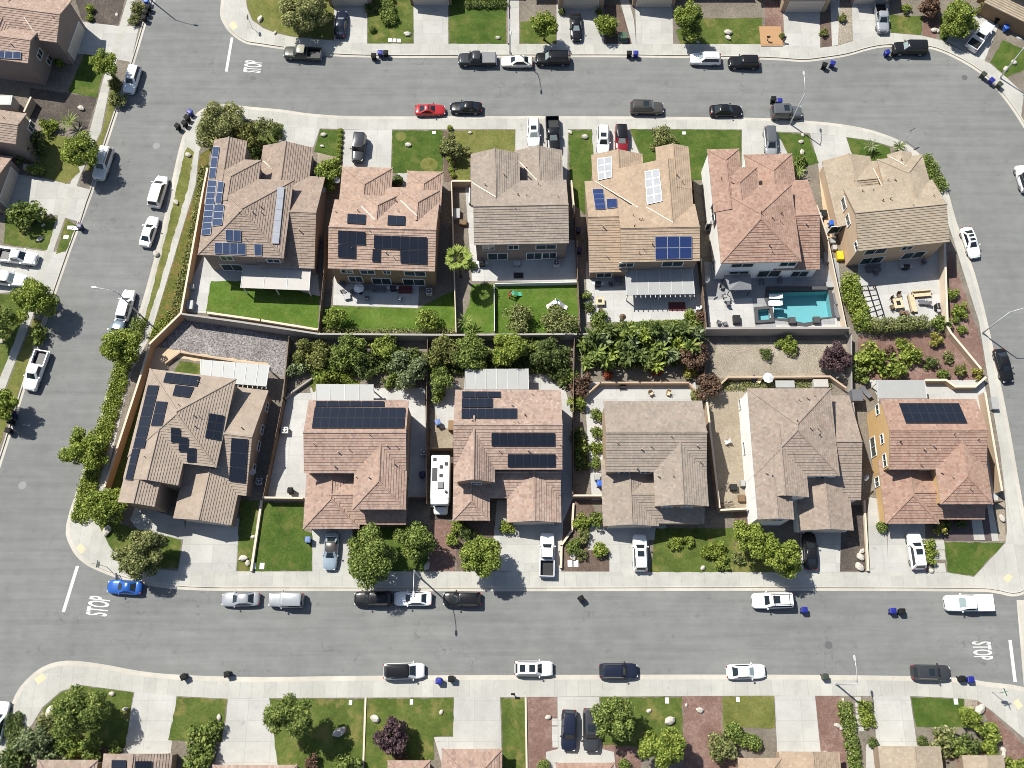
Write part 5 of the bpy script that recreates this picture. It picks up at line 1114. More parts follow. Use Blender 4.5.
# ---- bare and planted ground
for m, q in [('gravel', [(184, 318), (205, 320), (287, 340), (284, 378), (270, 372), (268, 363), (200, 354), (160, 347)]), ('tanwalk', [(158, 347), (200, 354), (268, 363), (270, 370), (200, 361), (176, 358), (164, 372), (145, 375), (150, 352)]), ('tangravel', [(717, 343), (850, 340), (850, 378), (708, 378)]), ('dirt', [(708, 385), (745, 385), (757, 500), (745, 510), (720, 505), (710, 430)]), ('redmulch', [(858, 336), (950, 333), (982, 372), (985, 382), (858, 382)]), ('redmulch', [(947, 240), (962, 285), (982, 345), (985, 370), (978, 366), (952, 332), (947, 300)]),
   ('redmulch', [(430, 518), (455, 522), (455, 571), (428, 571)]), ('mulch', [(456, 520), (497, 520), (494, 571), (456, 571)]), ('mulch', [(562, 500), (590, 500), (609, 545), (609, 571), (562, 571)]), ('mulch', [(734, 510), (744, 510), (770, 560), (770, 571), (734, 571)]), ('darkmulch', [(841, 505), (866, 505), (867, 571), (840, 571)]), ('pave_red', [(940, 512), (994, 508), (998, 541), (943, 541)]), ('walk', [(971, 515), (981, 515), (985, 540), (974, 540)]), ('walk', [(987, 503), (992, 503), (999, 541), (992, 541)]), ('dirt', [(994, 500), (1004, 500), (1006, 541), (999, 541)]),
   ('darkmulch', [(30, 88), (97, 97), (88, 128), (28, 118)]), ('darkmulch', [(72, -10), (127, -10), (118, 26), (82, 20)]), ('redmulch', [(528, 697), (557, 697), (558, 775), (528, 775)]), ('redmulch', [(683, 696), (721.5, 696), (722, 730), (740, 775), (683, 775)]), ('redmulch', [(600, 740), (645, 735), (640, 775), (615, 775)]), ('redmulch', [(815, 696), (840, 696), (848, 775), (823, 775)]), ('redmulch', [(975, 700), (992, 712), (1026, 748), (1026, 775), (1006, 775), (998, 735)]), ('tangravel', [(964, 698), (977, 700), (976, 728), (965, 728)]), ('mulch', [(60, 735), (120, 745), (122, 775), (20, 775), (40, 740)]),
   ('mulch', [(443, 131), (453, 131), (456, 182), (444, 182)]), ('lawn_dry', [(453, 131), (470, 131), (470, 180), (456, 180)]), ('redmulch', [(764, -10), (783, -10), (783, 46), (766, 44)]), ('mulch', [(820, 10), (832, 10), (833, 46), (821, 47)]), ('tangravel', [(838, 8), (853, 8), (853, 40), (838, 45)]), ('redmulch', [(924, 12), (940, 18), (936, 38), (922, 35)]), ('mulch', [(604, 5), (620, 5), (634, 44), (606, 44)]), ('tangravel', [(620, 0), (624, 0), (634, 40), (632, 43)]),
   ('darkmulch', [(430, 428), (455, 428), (455, 520), (430, 520)]), ('dirt', [(430, 408), (453, 408), (453, 448), (430, 448)]), ('dirt', [(320, 132), (340, 130), (340, 170), (316, 170)])]:
    lay({'pave_red': 'paver_patio', 'walk': 'path', 'tanwalk': 'path', 'lawn_dry': 'dry_lawn'}.get(m, 'planting_bed' if 'mulch' in m else 'gravel_bed' if 'gravel' in m else 'bare_soil'), m, q, .134 if m not in ('walk', 'pave_red') else .142)
# ---- lawns
for m, q, lab in [('lawn', [(236, 119.5), (284, 125), (277, 146), (262, 160), (236, 150), (206, 140)], 'front grass under the two trees in the upper left corner lot'), ('lawn_dry', [(184.5, 152), (187.5, 147), (194, 152), (188.5, 185), (158, 290), (142, 338), (137.5, 336), (145, 318), (166, 235)], 'yellowish grass verge along the left street'), ('cover', [(199.5, 155), (210, 148), (206, 185), (182, 312), (152, 342), (144, 360), (150, 337), (196, 187)], 'flowering ground cover between pavement and tan wall'),
   ('lawn_lush', [(320, 129), (339, 130), (338, 157), (314, 152)], 'small grass patch right of the upper left driveway'), ('lawn_back', [(211, 281), (240, 281), (300, 291), (320, 296), (318, 328), (206, 311)], 'back grass behind the brown solar house'), ('lawn_lush', [(392.5, 130.5), (443, 130.5), (443, 173), (391.5, 173)], 'green front grass with two tan rings'), ('lawn_back', [(333, 306), (418, 308.5), (454, 290), (455, 331), (322, 329), (321, 310)], 'back grass behind the terracotta house'), ('lawn_dry', [(470, 130), (515, 130), (515, 152), (470, 155)], 'faded front grass left of the two parked vehicles'), ('lawn_lush', [(568.5, 130), (592, 130), (594, 160), (590, 186), (585, 215), (575, 205), (570, 180)], 'narrow lush grass between two driveways'),
   ('lawn_back', [(472, 284), (577, 284), (578, 333), (458, 333), (470, 300)], 'back grass with toys behind the grey brown house'), ('lawn_lush', [(629.5, 129.5), (741, 130), (741, 180), (644, 180), (643, 160)], 'wide lush grass left of the grey van'), ('lawn', [(628, 322), (702, 318), (704, 330), (590, 330)], 'thin grass strip behind the white patio roof'), ('lawn_lush', [(777, 132.5), (808, 134.5), (819, 163), (797, 168), (791, 160)], 'grass right of the grey van'), ('lawn_lush', [(847, 137.5), (871, 141), (890, 147), (891, 157), (870, 162), (853, 158)], 'small grass with a white flowered plant inside the bend'),
   ('lawn', [(98, 518), (140, 530), (181, 540), (178, 568), (150, 567), (128, 561.5), (112, 549), (101, 530)], 'corner grass with two trees at the lower left'), ('lawn', [(240, 500), (259, 500), (250, 570.5), (237, 570.5)], 'narrow grass right of the corner driveway'), ('lawn_lush', [(262, 502), (303, 503), (304, 530), (312, 533), (312, 571), (254, 571)], 'square lush grass left of the pale blue car'), ('lawn_lush', [(353, 528), (428, 525), (428, 571), (353, 571)], 'shaded grass under the large round trees'), ('lawn', [(656, 528), (735, 528), (736, 572), (650, 572)], 'front grass with bushes right of the white sedan'), ('lawn_dry', [(736, 545), (770, 555), (800, 560), (800, 572), (735, 572)], 'patchy grass beneath two round trees'),
   ('lawn_lush', [(944.5, 542), (1004.5, 543), (973.5, 576), (948, 572)], 'tapering grass by the lower right corner'), ('lawn', [(145, 384), (158, 374), (120, 502), (107, 499)], 'narrow shaded grass between orange wall and corner house'), ('lawn', [(174, 371), (180, 361), (202, 364), (201, 384), (172, 384)], 'small grass behind the corner house'), ('lawn', [(308, 380), (360, 380), (360, 386), (313, 392)], 'thin grass above the white patio roof'),
   ('lawn_dry', [(246, -20), (334, -20), (334, 40), (292, 36), (275, 32), (263, 27), (253, 20), (248, 8)], 'grass under the big tree at the top left corner'), ('lawn', [(368, -5), (413, -5), (413, 43), (368, 43)], 'top edge grass with a pale boulder'), ('lawn_lush', [(449, -5), (506, -5), (506, 43.5), (449, 43.5)], 'lush top edge grass behind the grey pickup'), ('lawn', [(520, 22), (556, 20), (556, 43.5), (520, 43.5)], 'small top edge grass under a tree'), ('lawn', [(704, 18), (762, 18), (763, 43.8), (680, 43.8), (676, 30)], 'top edge grass right of the round tree'), ('lawn', [(889, 15), (923, 16), (921, 35), (891, 32.5)], 'top edge grass right of the silver pickup'), ('lawn', [(940, 15), (958, 20), (946, 40), (940, 39)], 'grass beside the round bush at the top right'), ('lawn_lush', [(1003, 40), (1026, 50), (1024, 70), (1007, 77), (990, 62)], 'grass with a boulder at the top right corner'),
   ('lawn_lush', [(84, 54), (106, 58), (97, 98), (68, 92)], 'lush grass by the left street beneath a tree'), ('lawn_dry', [(42, 133), (68, 137), (80, 172), (66, 184), (38, 175)], 'yellowish grass by the left street'), ('lawn', [(6, 214), (57, 217), (47, 250), (4, 244)], 'grass with round bush at the left edge'), ('lawn', [(66, 219), (76.5, 225), (66.5, 250), (56, 254)], 'triangular verge beside the blue bin'), ('lawn', [(-10, 295), (41, 292), (24, 317), (2, 372), (-20, 420)], 'grass under the tree at the left edge'), ('lawn_dry', [(112, 84), (121, 87.5), (102, 144), (94, 170), (85, 172), (102, 132)], 'verge grass beside the upper left pavement'), ('lawn_dry', [(34, 318), (42, 321), (20, 388), (-7, 462), (-14, 442), (11, 376)], 'verge grass beside the lower left pavement'),
   ('lawn', [(43, 709), (62, 692), (82, 686), (96, 688), (133.5, 693), (125, 748), (90, 745), (50, 735)], 'corner grass at the bottom left around a tree'), ('lawn', [(177.5, 697), (227, 699.5), (224, 722), (222, 742), (168, 740)], 'grass patch between two bottom driveways'), ('lawn', [(270, 699), (364, 699), (362, 775), (278, 775)], 'grass behind a round tree on the bottom row'), ('lawn', [(366.5, 698.5), (453.5, 698), (453, 736), (434, 737), (434, 760), (362.5, 775)], 'grass with purple leaved tree on the bottom row'), ('lawn', [(501, 698), (525, 698), (526, 775), (503, 775)], 'slim grass beside red mulch on the bottom row'),
   ('lawn', [(600, 697.5), (682, 697), (683, 748), (602, 745)], 'grass with two round trees on the bottom row'), ('lawn_dry', [(722.5, 696.5), (774, 696.3), (775, 728), (723, 728)], 'square faded grass on the bottom row'), ('lawn_lush', [(911, 697), (964, 699), (965, 727), (916, 727)], 'square mown grass at the bottom right')]:
    lay('grass', m, q, .1475, 'stuff', lab)
lay('grass', 'lawn_dry', [(401+5.5*math.cos(a), 136.5+4.8*math.sin(a)) for a in [k*.35 for k in range(18)]], .1515, 'stuff', 'small round tan ring worn in green grass'); lay('grass', 'lawn_dry', [(429+9*math.cos(a), 164.5+7*math.sin(a)) for a in [k*.35 for k in range(18)]], .1515, 'stuff', 'large round tan ring worn in green grass')
# ---- swimming pool and spa
pr = empty('swimming_pool', P(800, 306, .13), 0, 'turquoise swimming pool with a rounded bay beside a small square spa', 'pool'); po = pr.location
for nm, lp, dp in (('basin', POOL, 1.45), ('spa', SPA, .8)):
    L = [P(a, b, .13) for a, b in lp]; mb = MB(); o2 = [Vector((q.x, q.y, .13-dp)) for q in L]
    for i in range(len(L)): j = (i+1) % len(L); mb.face([L[i], L[j], o2[j], o2[i]])
    for t in tessellate_polygon([o2]): mb.face([o2[i] for i in t])
    bs = mb.build(nm, M['plaster'], pr, None, po)
    w = MB(); L3 = [Vector((q.x, q.y, .04)) for q in L]
    for t in tessellate_polygon([L3]): 
        q = [L3[i] for i in t]; w.face(q if (q[1]-q[0]).cross(q[2]-q[0]).z > 0 else q[::-1])
    w.build('water', M['water'], pr, None, po)
    cm = Vector((sum(q.x for q in L)/len(L), sum(q.y for q in L)/len(L), 0)); ou = [Vector((q.x, q.y, 0))+(Vector((q.x, q.y, 0))-cm).normalized()*.62 for q in L]; cp = MB()
    for i in range(len(L)):
        j = (i+1) % len(L); zt, zl = (.20, .10) if nm == 'basin' else (.42, .10); V = lambda p, z: Vector((p.x, p.y, z)); cp.hexa([V(L[i], zl), V(L[j], zl), V(ou[j], zl), V(ou[i], zl), V(L[i], zt), V(L[j], zt), V(ou[j], zt), V(ou[i], zt)])
    cp.build('coping', M['coping'], pr, None, po)
sl_ = MB(); a, b_ = P(772, 303, .3), P(771.5, 318, .3); sl_.beam(a, b_, .5, .12); sl_.build('spillway', M['trim'], pr, None, po)
st_ = MB(); q = P(775, 303, .28); st_.box((q.x, q.y, .26), (1.5, .85, .1)); st_.build('step', M['trim'], pr, None, po)
# ---- road markings, covers
stop_bar((232, 37.5), (226.3, 71.5), .42, 'white stop line at the top left junction'); stop_bar((77.5, 566), (63.3, 612), .42, 'white stop line at the bottom left junction'); stop_bar((1010, 640), (1015.2, 682), .42, 'white stop line at the right end of the bottom street')
road_word(252.8, 66.5, 86, 2.75, 2.15, 'white STOP lettering by the top left stop line'); road_word(98.2, 606, 84, 2.75, 2.4, 'white STOP lettering behind the blue coupe'); road_word(982.5, 650.5, -90, 2.4, 2.2, 'white STOP lettering near the dark suv at the bottom right')
def cover_(px, py, r, label, mat='darkgrate'):
    c = P(px, py); mb = MB(); n = 20; mb.loft([[(r*k*math.cos(2*math.pi*i/n), r*k*math.sin(2*math.pi*i/n), z) for i in range(n)] for k, z in ((1, .0), (1, .012), (.86, .012), (.84, .018), (.4, .018), (.38, .012))]); tag(mb.build('manhole_cover', M['rim_' + mat] if False else plain(mat, (.10, .10, .10) if mat == 'darkgrate' else (.21, .21, .205), .7), None, None, (0, 0, 0), (c.x, c.y, .0)), label, 'manhole cover', 'manhole covers')
for x, y, r, l, m in [(156.5, 146, .55, 'round grey cover in the left street left of the corner bins', 'palegrate'), (253, 78, .4, 'round cover below the top left STOP lettering', 'darkgrate'), (828.5, 645, .5, 'round cover in the bottom street above the street lamp head', 'darkgrate'), (964.5, 77.5, .45, 'round cover near the outer kerb of the bend', 'darkgrate'), (22.5, 485.5, .55, 'round cover in the lower left street', 'palegrate')]: cover_(x, y, r, l, m)
# ------------------------------------------------------------------ vehicles: kind, px, py, heading, colour, label, options
D_ = dict(ground=.142)
for a in [('suv', 132, 79, -99, 'white', 'white suv in the left street beside the upper leafy tree'), ('bigsuv', 103, 163.5, -99, 'offwhite', 'white suv in the left street beside the lower left-kerb tree', dict(rack=1)),
  ('minivan', 158, 191, 81, 'white', 'white van with a dark rear window by the left street verge'), ('sedan', 148.8, 231, 81, 'white', 'white sedan parked directly below the white van on the verge side'), ('suv', 125.5, 305, 81, 'white', 'white suv under the left street lamp arm', dict(scale=.97)), ('suv', 114.5, 336, 81, 'greyblue', 'grey blue suv mostly hidden under the tree by the ivy hedge'),
  ('pickup', 35.5, 371, -99, 'white', 'white pickup with a dark open bed in the left street'), ('pickup', 18, 257, -8, 'white', 'white pickup with a rack on the left edge driveway', dict(rack=1, **D_)), ('bigsuv', 8, 279, -8, 'white', 'white suv below the pickup on the left edge driveway', D_), ('sedan', -2, 722, 84, 'white', 'white car cut off by the lower left edge'),
  ('pickup', 302, 53, 176, 'green', 'olive pickup with tan cab roof parked beneath the top left big tree', dict(roof='tanroof')), ('sedan', 341, 24, 90, 'navy', 'dark navy car on the upper left top-edge driveway', D_), ('pickup', 476.5, 59, 180, 'darkgrey', 'dark grey pickup with a grey bed cover in the top street', dict(cover=('grey_bed_cover', (.17, .17, .175), .5), scale=1.0)),
  ('sedan', 517, 61, 180, 'cream', 'cream sedan between the grey pickup and the black suv'), ('bigsuv', 552.5, 58.5, 180, 'black', 'black suv behind the cream sedan in the top street', dict(rack=1)), ('coupe', 430, 109.5, 0, 'red', 'red car parked in the top street', dict(sun=1)), ('sedan', 466, 107, 180, 'black', 'black sedan right beside the red car'),
  ('boxy', 359, 149, -92, 'darkgrey', 'grey boxy jeep on the driveway of the terracotta house', dict(scale=1.08, **D_)), ('sedan', 576, 27, -88, 'black', 'black car on the driveway of the pale garage door', D_), ('suv', 533.5, 133, -88, 'white', 'white suv with dark sunroof beside the black pickup', dict(sun=1, **D_)), ('pickup', 553, 135, -89, 'black', 'black pickup half under the grey brown roof edge', D_),
  ('suv', 603, 140, -90, 'white', 'white suv on the driveway beside the red suv', dict(sun=1, **D_)), ('suv', 621.5, 139, -90, 'darkred', 'dark red suv with black roof beside a white suv', dict(roof='black', **D_)), ('bigsuv', 647, 107.5, 0, 'brown', 'grey brown suv in the top street opposite the bins', dict(sun=1, rack=1, scale=.95)), ('sedan', 726, 110, 0, 'black', 'black sedan in the top street outside the pool house'),
  ('suv', 705.5, 58.5, 180, 'white', 'white suv in the top street near the round tree', dict(rack=1)), ('suv', 744, 62, 180, 'black', 'black suv behind the white suv near the round tree'), ('boxy', 786.5, 112.5, 0, 'grey', 'dark jeep under the top right street lamp', dict(sun=1, scale=1.1)), ('minivan', 770.5, 141, -90, 'silver', 'silver van with a grey roof on the red house driveway', dict(roof='grey', scale=.93, **D_)),
  ('pickup', 881.5, 18, -90, 'silver', 'silver pickup on the top right driveway', dict(scale=.93, **D_)), ('bigsuv', 910, 48, 180, 'black', 'black suv on the outer kerb of the bend'), ('pickup', 980.5, 36, 50, 'white', 'white pickup with dark bed on the angled top right driveway', D_), ('boxy', 1024, 178, 97, 'white', 'white jeep with black trim cut off by the right edge', dict(roof='black')),
  ('sedan', 971, 242, -82, 'white', 'white sedan with two dark roof windows on the right street', dict(sun=2)), ('sedan', 1004, 365, -83, 'black', 'black car on the right street below a lamp'), ('sedan', 331, 551, -92, 'paleblue', 'pale blue car with open dark rear on the pink house driveway', dict(roof='brown', **D_)), ('pickup', 547, 554, 90, 'white', 'white pickup with dark bed on the camper house driveway', dict(scale=.97, **D_)),
  ('suv', 640, 553, 90, 'white', 'white suv with sunroof beside the lower row front grass', dict(sun=1, **D_)), ('sedan', 810, 551, 90, 'black', 'black car in garage shade beside two round trees', D_), ('suv', 916, 551, 93, 'white', 'white suv on the orange walled house driveway', dict(sun=1, **D_)), ('coupe', 124.5, 587, 176, 'blue', 'bright blue coupe near the lower left STOP lettering'),
  ('sedan', 240.5, 599, 180, 'silver', 'silver sedan in the bottom street at the left'), ('boxy', 286, 600, 180, 'silver', 'pale grey boxy suv behind the silver sedan', dict(scale=1.06)), ('suv', 373, 598.5, 180, 'black', 'black suv beneath the large round tree in the bottom street'), ('sedan', 413, 598.5, 180, 'white', 'white sedan between two black cars in the bottom street'),
  ('suv', 462, 599, 180, 'black', 'black suv beside the lamp shadow in the bottom street'), ('minivan', 404, 671, 0, 'white', 'white minivan with a black roof on the bottom kerb', dict(roof='black')), ('suv', 533.5, 668.5, 0, 'white', 'white suv with two dark roof windows on the bottom kerb', dict(sun=2)), ('suv', 618.5, 671, 0, 'navy', 'dark navy suv on the bottom kerb'), ('sedan', 746, 671.5, 0, 'white', 'white sedan alone on the bottom kerb'),
  ('suv', 569, 730, -91, 'navy', 'dark blue suv left of the grey suv on a bottom driveway', D_), ('bigsuv', 591, 730, -91, 'darkgrey', 'dark grey suv with sunroof right of the navy suv', dict(sun=1, scale=.96, **D_)), ('bigsuv', 772.5, 600.5, 180, 'white', 'white suv with roof rack beside a blue bin in the bottom street', dict(rack=2, sun=1)), ('suv', 931, 672.5, 0, 'darkgrey', 'dark grey suv near the lower right STOP lettering', dict(sun=1)), ('pickup', 968, 603, 180, 'white', 'white pickup with a white bed cover at the lower right corner', dict(cover=('white_bed_cover', (.72, .72, .7), .5), scale=1.05))]:
    a = list(a); a[3] += ((a[1]*13.7+a[2]*7.1) % 3)-1.5; car(*a[:6], **(a[6] if len(a) > 6 else {}))
camper(441, 484, -90, 'white camper van parked in the dirt side yard')
# ------------------------------------------------------------------ bins
for x, y, c, h, l, *z in [(147, 2, 'royal', 0, 'blue bin highest of the group at the top left kerb'), (148.5, 8, 'black', 80, 'black bin just below the blue one at the top left kerb'), (146, 13, 'black', 80, 'middle black bin of three at the top left kerb'), (144.5, 18.5, 'black', 80, 'lowest black bin at the top left kerb'), (190.5, 113, 'blue', 60, 'blue bin at the top of the cluster by the corner tree'), (187.5, 118.5, 'black', 60, 'black bin right under the blue one by the corner tree'), (185, 124, 'black', 60, 'lower right black bin by the corner tree'), (178, 127, 'black', 60, 'leftmost black bin by the corner tree'),
  (374, 57, 'black', 90, 'black bin left of the blue one in the upper left top street'), (380.5, 54, 'blue', 90, 'blue bin between two black ones in the top street'), (386, 54, 'black', 90, 'black bin right of the blue one in the upper left top street'), (629, 54.5, 'black', 90, 'black bin by the top centre kerb'), (635.5, 54.5, 'blue', 90, 'blue bin by the top centre kerb'), (824, 66, 'black', 70, 'black bin on the outer kerb before the bend'), (832, 64.5, 'blue', 70, 'blue bin on the outer kerb before the bend'), (886.5, 53.5, 'blue', 110, 'blue bin left of the black suv on the bend'), (894, 53.5, 'black', 110, 'black bin touching the black suv on the bend'),
  (773, 100, 'black', 90, 'black bin behind the dark jeep'), (779, 102, 'blue', 90, 'blue bin behind the dark jeep'), (983, 75.5, 'olive', 40, 'dark green bin at the outer bend left of a blue one'), (991, 81.5, 'blue', 40, 'blue bin in the middle of three at the outer bend'), (999, 85.5, 'olive', 40, 'olive bin right of the blue one at the outer bend'), (1005.5, 28.5, 'royal', 20, 'blue bin by the top right garage', .14), (997, 20, 'black', 20, 'black bin by the top right garage', .14), (80.5, 227, 'navy', 80, 'navy bin on the left kerb beside a triangular verge'), (14, 416, 'navy', 80, 'navy bin in tree shade at the lower left kerb'), (11.5, 422, 'black', 80, 'black bin below the navy one at the lower left kerb'), (9.5, 431, 'black', 80, 'lowest black bin at the lower left kerb'),
  (184.5, 677, 'black', -60, 'black bin on the bottom left kerb nearer the corner'), (228, 674.5, 'black', -80, 'black bin on the bottom left kerb farther from the corner'), (439, 681, 'blue', -90, 'blue bin beside the white minivan', .142), (451.5, 679, 'black', -90, 'black bin beside the white minivan', .142), (581, 599, 'black', -60, 'single black bin standing in the bottom street'), (803.5, 610, 'blue', 90, 'blue bin behind the white suv with rack'), (892, 611, 'blue', 90, 'blue bin of the pair in the bottom right street'), (901, 611.5, 'black', 90, 'black bin of the pair in the bottom right street'), (824.5, 677, 'olive', -90, 'single dark bin on the bottom kerb left of a lamp'), (961, 679, 'black', -90, 'black bin by the dark grey suv near the corner'), (969.5, 679.5, 'blue', -90, 'blue bin by the dark grey suv near the corner'),
  (308.5, 540, 'greyblue', 0, 'grey blue bin beside the pale blue car', .15), (291, 491, 'black', 0, 'black bin on the side yard concrete left of the pink house', .15), (422.5, 475, 'navy', 0, 'navy bin in shade left of the camper', .15), (599.5, 484, 'royal', 0, 'blue bin in the side passage of the grey brown lower house', .15), (438, 423, 'greyblue', 20, 'blue bin on patio above the camper', .15), (578, 231, 'navy', 0, 'navy bin in the passage left of the tan house', .15), (579, 251, 'navy', 0, 'lower navy bin in the passage left of the tan house', .15), (831, 224, 'royal', 0, 'blue tub in the passage left of the sand house', .15)]:
    bin_(x, y, c, h, l, *z)
# ------------------------------------------------------------------ trees
for i, a in enumerate([(221, 127, 4.3, 5.2, 'pale', 'pale olive spreading tree beside the corner bins', dict(dens=1.0, br=(.18, .3), n=40)), (250, 134, 2.2, 4.0, 'autumn', 'sparse olive tree between pale tree and driveway', dict(dens=.5, br=(.18, .3))), (327, 172, 2.4, 3.4, 'lime', 'yellow green bushy tree between two upper left houses', {}),
  (119, 347, 2.7, 6, 'bright', 'bright green tree over the ivy hedge', {}), (86, 450, 2.8, 5.8, 'bright', 'bright green tree leaning over the left street', {}), (105, 505, 2.6, 5.0, 'bright', 'bright green tree beside the corner house front', {}), (140, 552, 3.3, 5.8, 'olive', 'loose brownish green tree above the blue coupe', dict(br=(.2, .34), n=30, dens=.9)), (370, 557, 3.5, 7, 'green', 'large round tree right of the pale blue car', {}), (414, 541, 2.5, 5.5, 'green', 'smaller tree between large round tree and camper', dict(dens=.8)), (481.5, 556, 2.7, 6.6, 'lime', 'yellow green ball shaped tree left of the white pickup', dict(dens=1.3)),
  (752, 538, 2.3, 6.2, 'bright', 'bright tree against the white side wall', {}), (782, 556, 2.7, 6.6, 'bright', 'bright round tree left of the shaded black car', {}), (105, 63, 2.1, 6, 'bright', 'tree beside the white suv at the upper left', {}), (79, 150, 2.6, 6, 'bright', 'tree over the pavement at the lower upper-left verge', {}), (31, 301, 3.0, 6, 'bright', 'tree casting a full shadow on the left street', {}), (-4, 322, 2.4, 5, 'green', 'tree cut off by the left edge below the driveway', {}), (2, 405, 2.2, 5, 'bright', 'tree shading the bins at the lower left edge', {}),
  (79, 714, 3.1, 7.2, 'green', 'dense tree on the bottom left corner grass', {}), (36, 743, 2.4, 3.6, 'grey', 'grey green tree by the bottom left corner pavement', dict(dens=.7)), (288, 718, 2.7, 8.4, 'green', 'tree beside a driveway casting a long shadow on the bottom row', {}), (391, 738, 2.3, 4.6, 'purple', 'purple leaved tree on the bottom row grass', dict(dens=.8, br=(.18, .3), n=30)), (616, 719, 2.5, 6.6, 'green', 'tree right of the dark grey suv on the bottom row', {}), (663, 748, 2.6, 6.4, 'bright', 'bright tree at the bottom edge beside red mulch', {}), (720, 747, 1.8, 3.2, 'olive', 'pale olive bushy tree on bottom red mulch', dict(dens=.7)),
  (306, 12, 4.0, 6.0, 'pale', 'wide spreading tree in the upper left top-edge yard', dict(br=(.2, .34), n=34)), (545, 23, 2.1, 5.4, 'bright', 'small tree left of the black car at the top edge', {}), (606, 24, 1.7, 3.4, 'bright', 'slim tree between two top edge driveways', dict(dens=.8)), (689, 20, 2.5, 6.6, 'lime', 'egg shaped yellow green tree at the top edge', dict(flat=1.0, dens=1.2)), (960, 19, 2.8, 4.6, 'lime', 'ball shaped clipped tree near the white pickup', dict(dens=1.5, n=34)), (931, 6, 1.7, 3.0, 'redbrown', 'red brown leaved small tree at the top right', {}), (335, 318, 1.7, 3.2, 'lime', 'feathery young tree in the left corner of the terracotta back yard', dict(dens=.35)),
  (427, 318, 1.9, 3.2, 'lime', 'feathery young tree in the right corner of the terracotta back yard', dict(dens=.32)), (519, 319, 2.2, 3.4, 'olive', 'thin olive tree at the back of the toy lawn', dict(dens=.42)), (560, 320, 2.6, 3.6, 'olive', 'sparse olive tree in the corner of the toy lawn', dict(dens=.5)), (313, 356, 2.7, 2.9, 'autumn', 'yellowish tree behind the pink house at the left', dict(dens=.8)), (350, 352, 2.8, 4.4, 'green', 'wide tree in the middle of the pink house back slope', dict(dens=.6, br=(.18, .3), n=34)), (384, 347, 1.9, 3.2, 'lime', 'pale small tree beneath the back wall above the grey tree', dict(dens=.5)), (405, 370, 3.0, 4.6, 'grey', 'grey green tree at the corner of the pink house patio', dict(dens=.7, br=(.18, .3), n=30)), (366, 366, 1.8, 3.0, 'dark', 'dark tree above the white roof of the pink house', dict(dens=.6)),
  (443, 352, 2.4, 4.2, 'autumn', 'yellow brown tree left on the camper house back slope', dict(dens=.75)), (472, 352, 2.6, 4.4, 'green', 'broad tree above the left part of the white slatted roof', dict(dens=.85)), (509, 350, 2.6, 4.8, 'bright', 'bright tree above the middle of the white slatted roof', {}), (545, 354, 2.4, 4.0, 'dark', 'dark tree on the right of the camper house slope', {}), (440, 380, 1.8, 3.4, 'green', 'green tree at the left corner of the camper house patio', dict(dens=.7)), (697, 358, 2.3, 4.0, 'redbrown', 'brown leaved tree right of the banana plants', dict(dens=.8, br=(.18, .3))), (836, 358, 2.2, 3.4, 'purple', 'dark purple leaved tree on tan gravel', dict(dens=.9)), (708, 386, 1.8, 3.2, 'redbrown', 'rust coloured tree beside the back corner of the lower house', dict(dens=.6)), (263, 127, 1.7, 4.6, 'olive', 'thin branched tree beside the upper left driveway', dict(dens=.22)),
  (455, 148, 2.3, 3.0, 'olive', 'grey sprawling bush tree beside the faded grass', dict(dens=.7, br=(.16, .28), n=30)), (661, 138, 2.2, 3.0, 'olive', 'low olive tree behind the tan front gable', dict(dens=.5)), (971, 718, 1.4, 2.6, 'bright', 'small tree between bottom right grass and red mulch', {})]):
    tree(*a[:6], seed=100+i, **a[6])
# ------------------------------------------------------------------ palms and big leaved plants
fronds_plant(459, 260, 5.6, 30, 1.9, .28, 'lime', 'fan palm beside the grey brown house', 'fan_palm', 'palm', 5, rise=.55, droop=.7, split=7, trunk=.17, group='palms')
for x, y, h, n, L, lf, lab in [(70, 122, 1.4, 22, 1.9, 'green', 'dark green palm in dark mulch at the upper left'), (871, 147, 1.0, 22, 1.3, 'grey', 'silvery spiky palm on grass inside the bend'), (899, 147, 1.0, 24, 1.3, 'dark', 'dark green palm by the kerb of the bend'), (466, 322, 1.6, 18, 1.6, 'green', 'leafy palm in the corner left of the toy lawn'), (798, 172, 1.2, 18, 1.5, 'green', 'palm right of the red house garage'), (700, 340, 1.2, 12, 1.3, 'green', 'young palm near the right end of the banana plants')]:
    fronds_plant(x, y, h, n, L, .16, lf, lab, 'palm_plant', 'palm', int(x), rise=.5, droop=.7, group='palms', trunk=.1)
BAN = [(584, 345), (591, 336), (597, 352), (604, 342), (610, 331), (612, 353), (618, 340), (624, 350), (629, 332), (633, 343), (640, 354), (645, 336), (649, 346), (655, 329), (660, 350), (664, 339), (670, 331), (675, 347), (681, 338), (686, 329), (690, 346), (697, 334), (647, 361), (655, 366), (588, 362), (628, 358), (606, 361), (671, 356)]
for i, (x, y) in enumerate(BAN):
    rnd = random.Random(500+i); hh = 1.2+.5*((i*5) % 6); lf = ['green', 'dark', 'green', 'grey', 'dark', 'bright'][i % 6]
    r = fronds_plant(x, y, hh, 7+i % 4, 1.25+.2*(i % 3), .36, lf, 'broad leaved banana plant in the dense grove behind the tan house', 'banana_plant', 'banana plant', 300+i, rise=.55+.2*(i % 3), droop=.8, group='banana plants in the grove', trunk=.1)
    bl = [(rnd.uniform(-.6, .6), rnd.uniform(-.6, .6), hh*rnd.uniform(.35, 1.15), .5, .5, .45) for _ in range(7)]
    link('foliage', leaf_cloud('foliage', bl, 130, .36, M['leaf_'+lf], 700+i, up=.1, shell=.3, aspect=2.6), r)
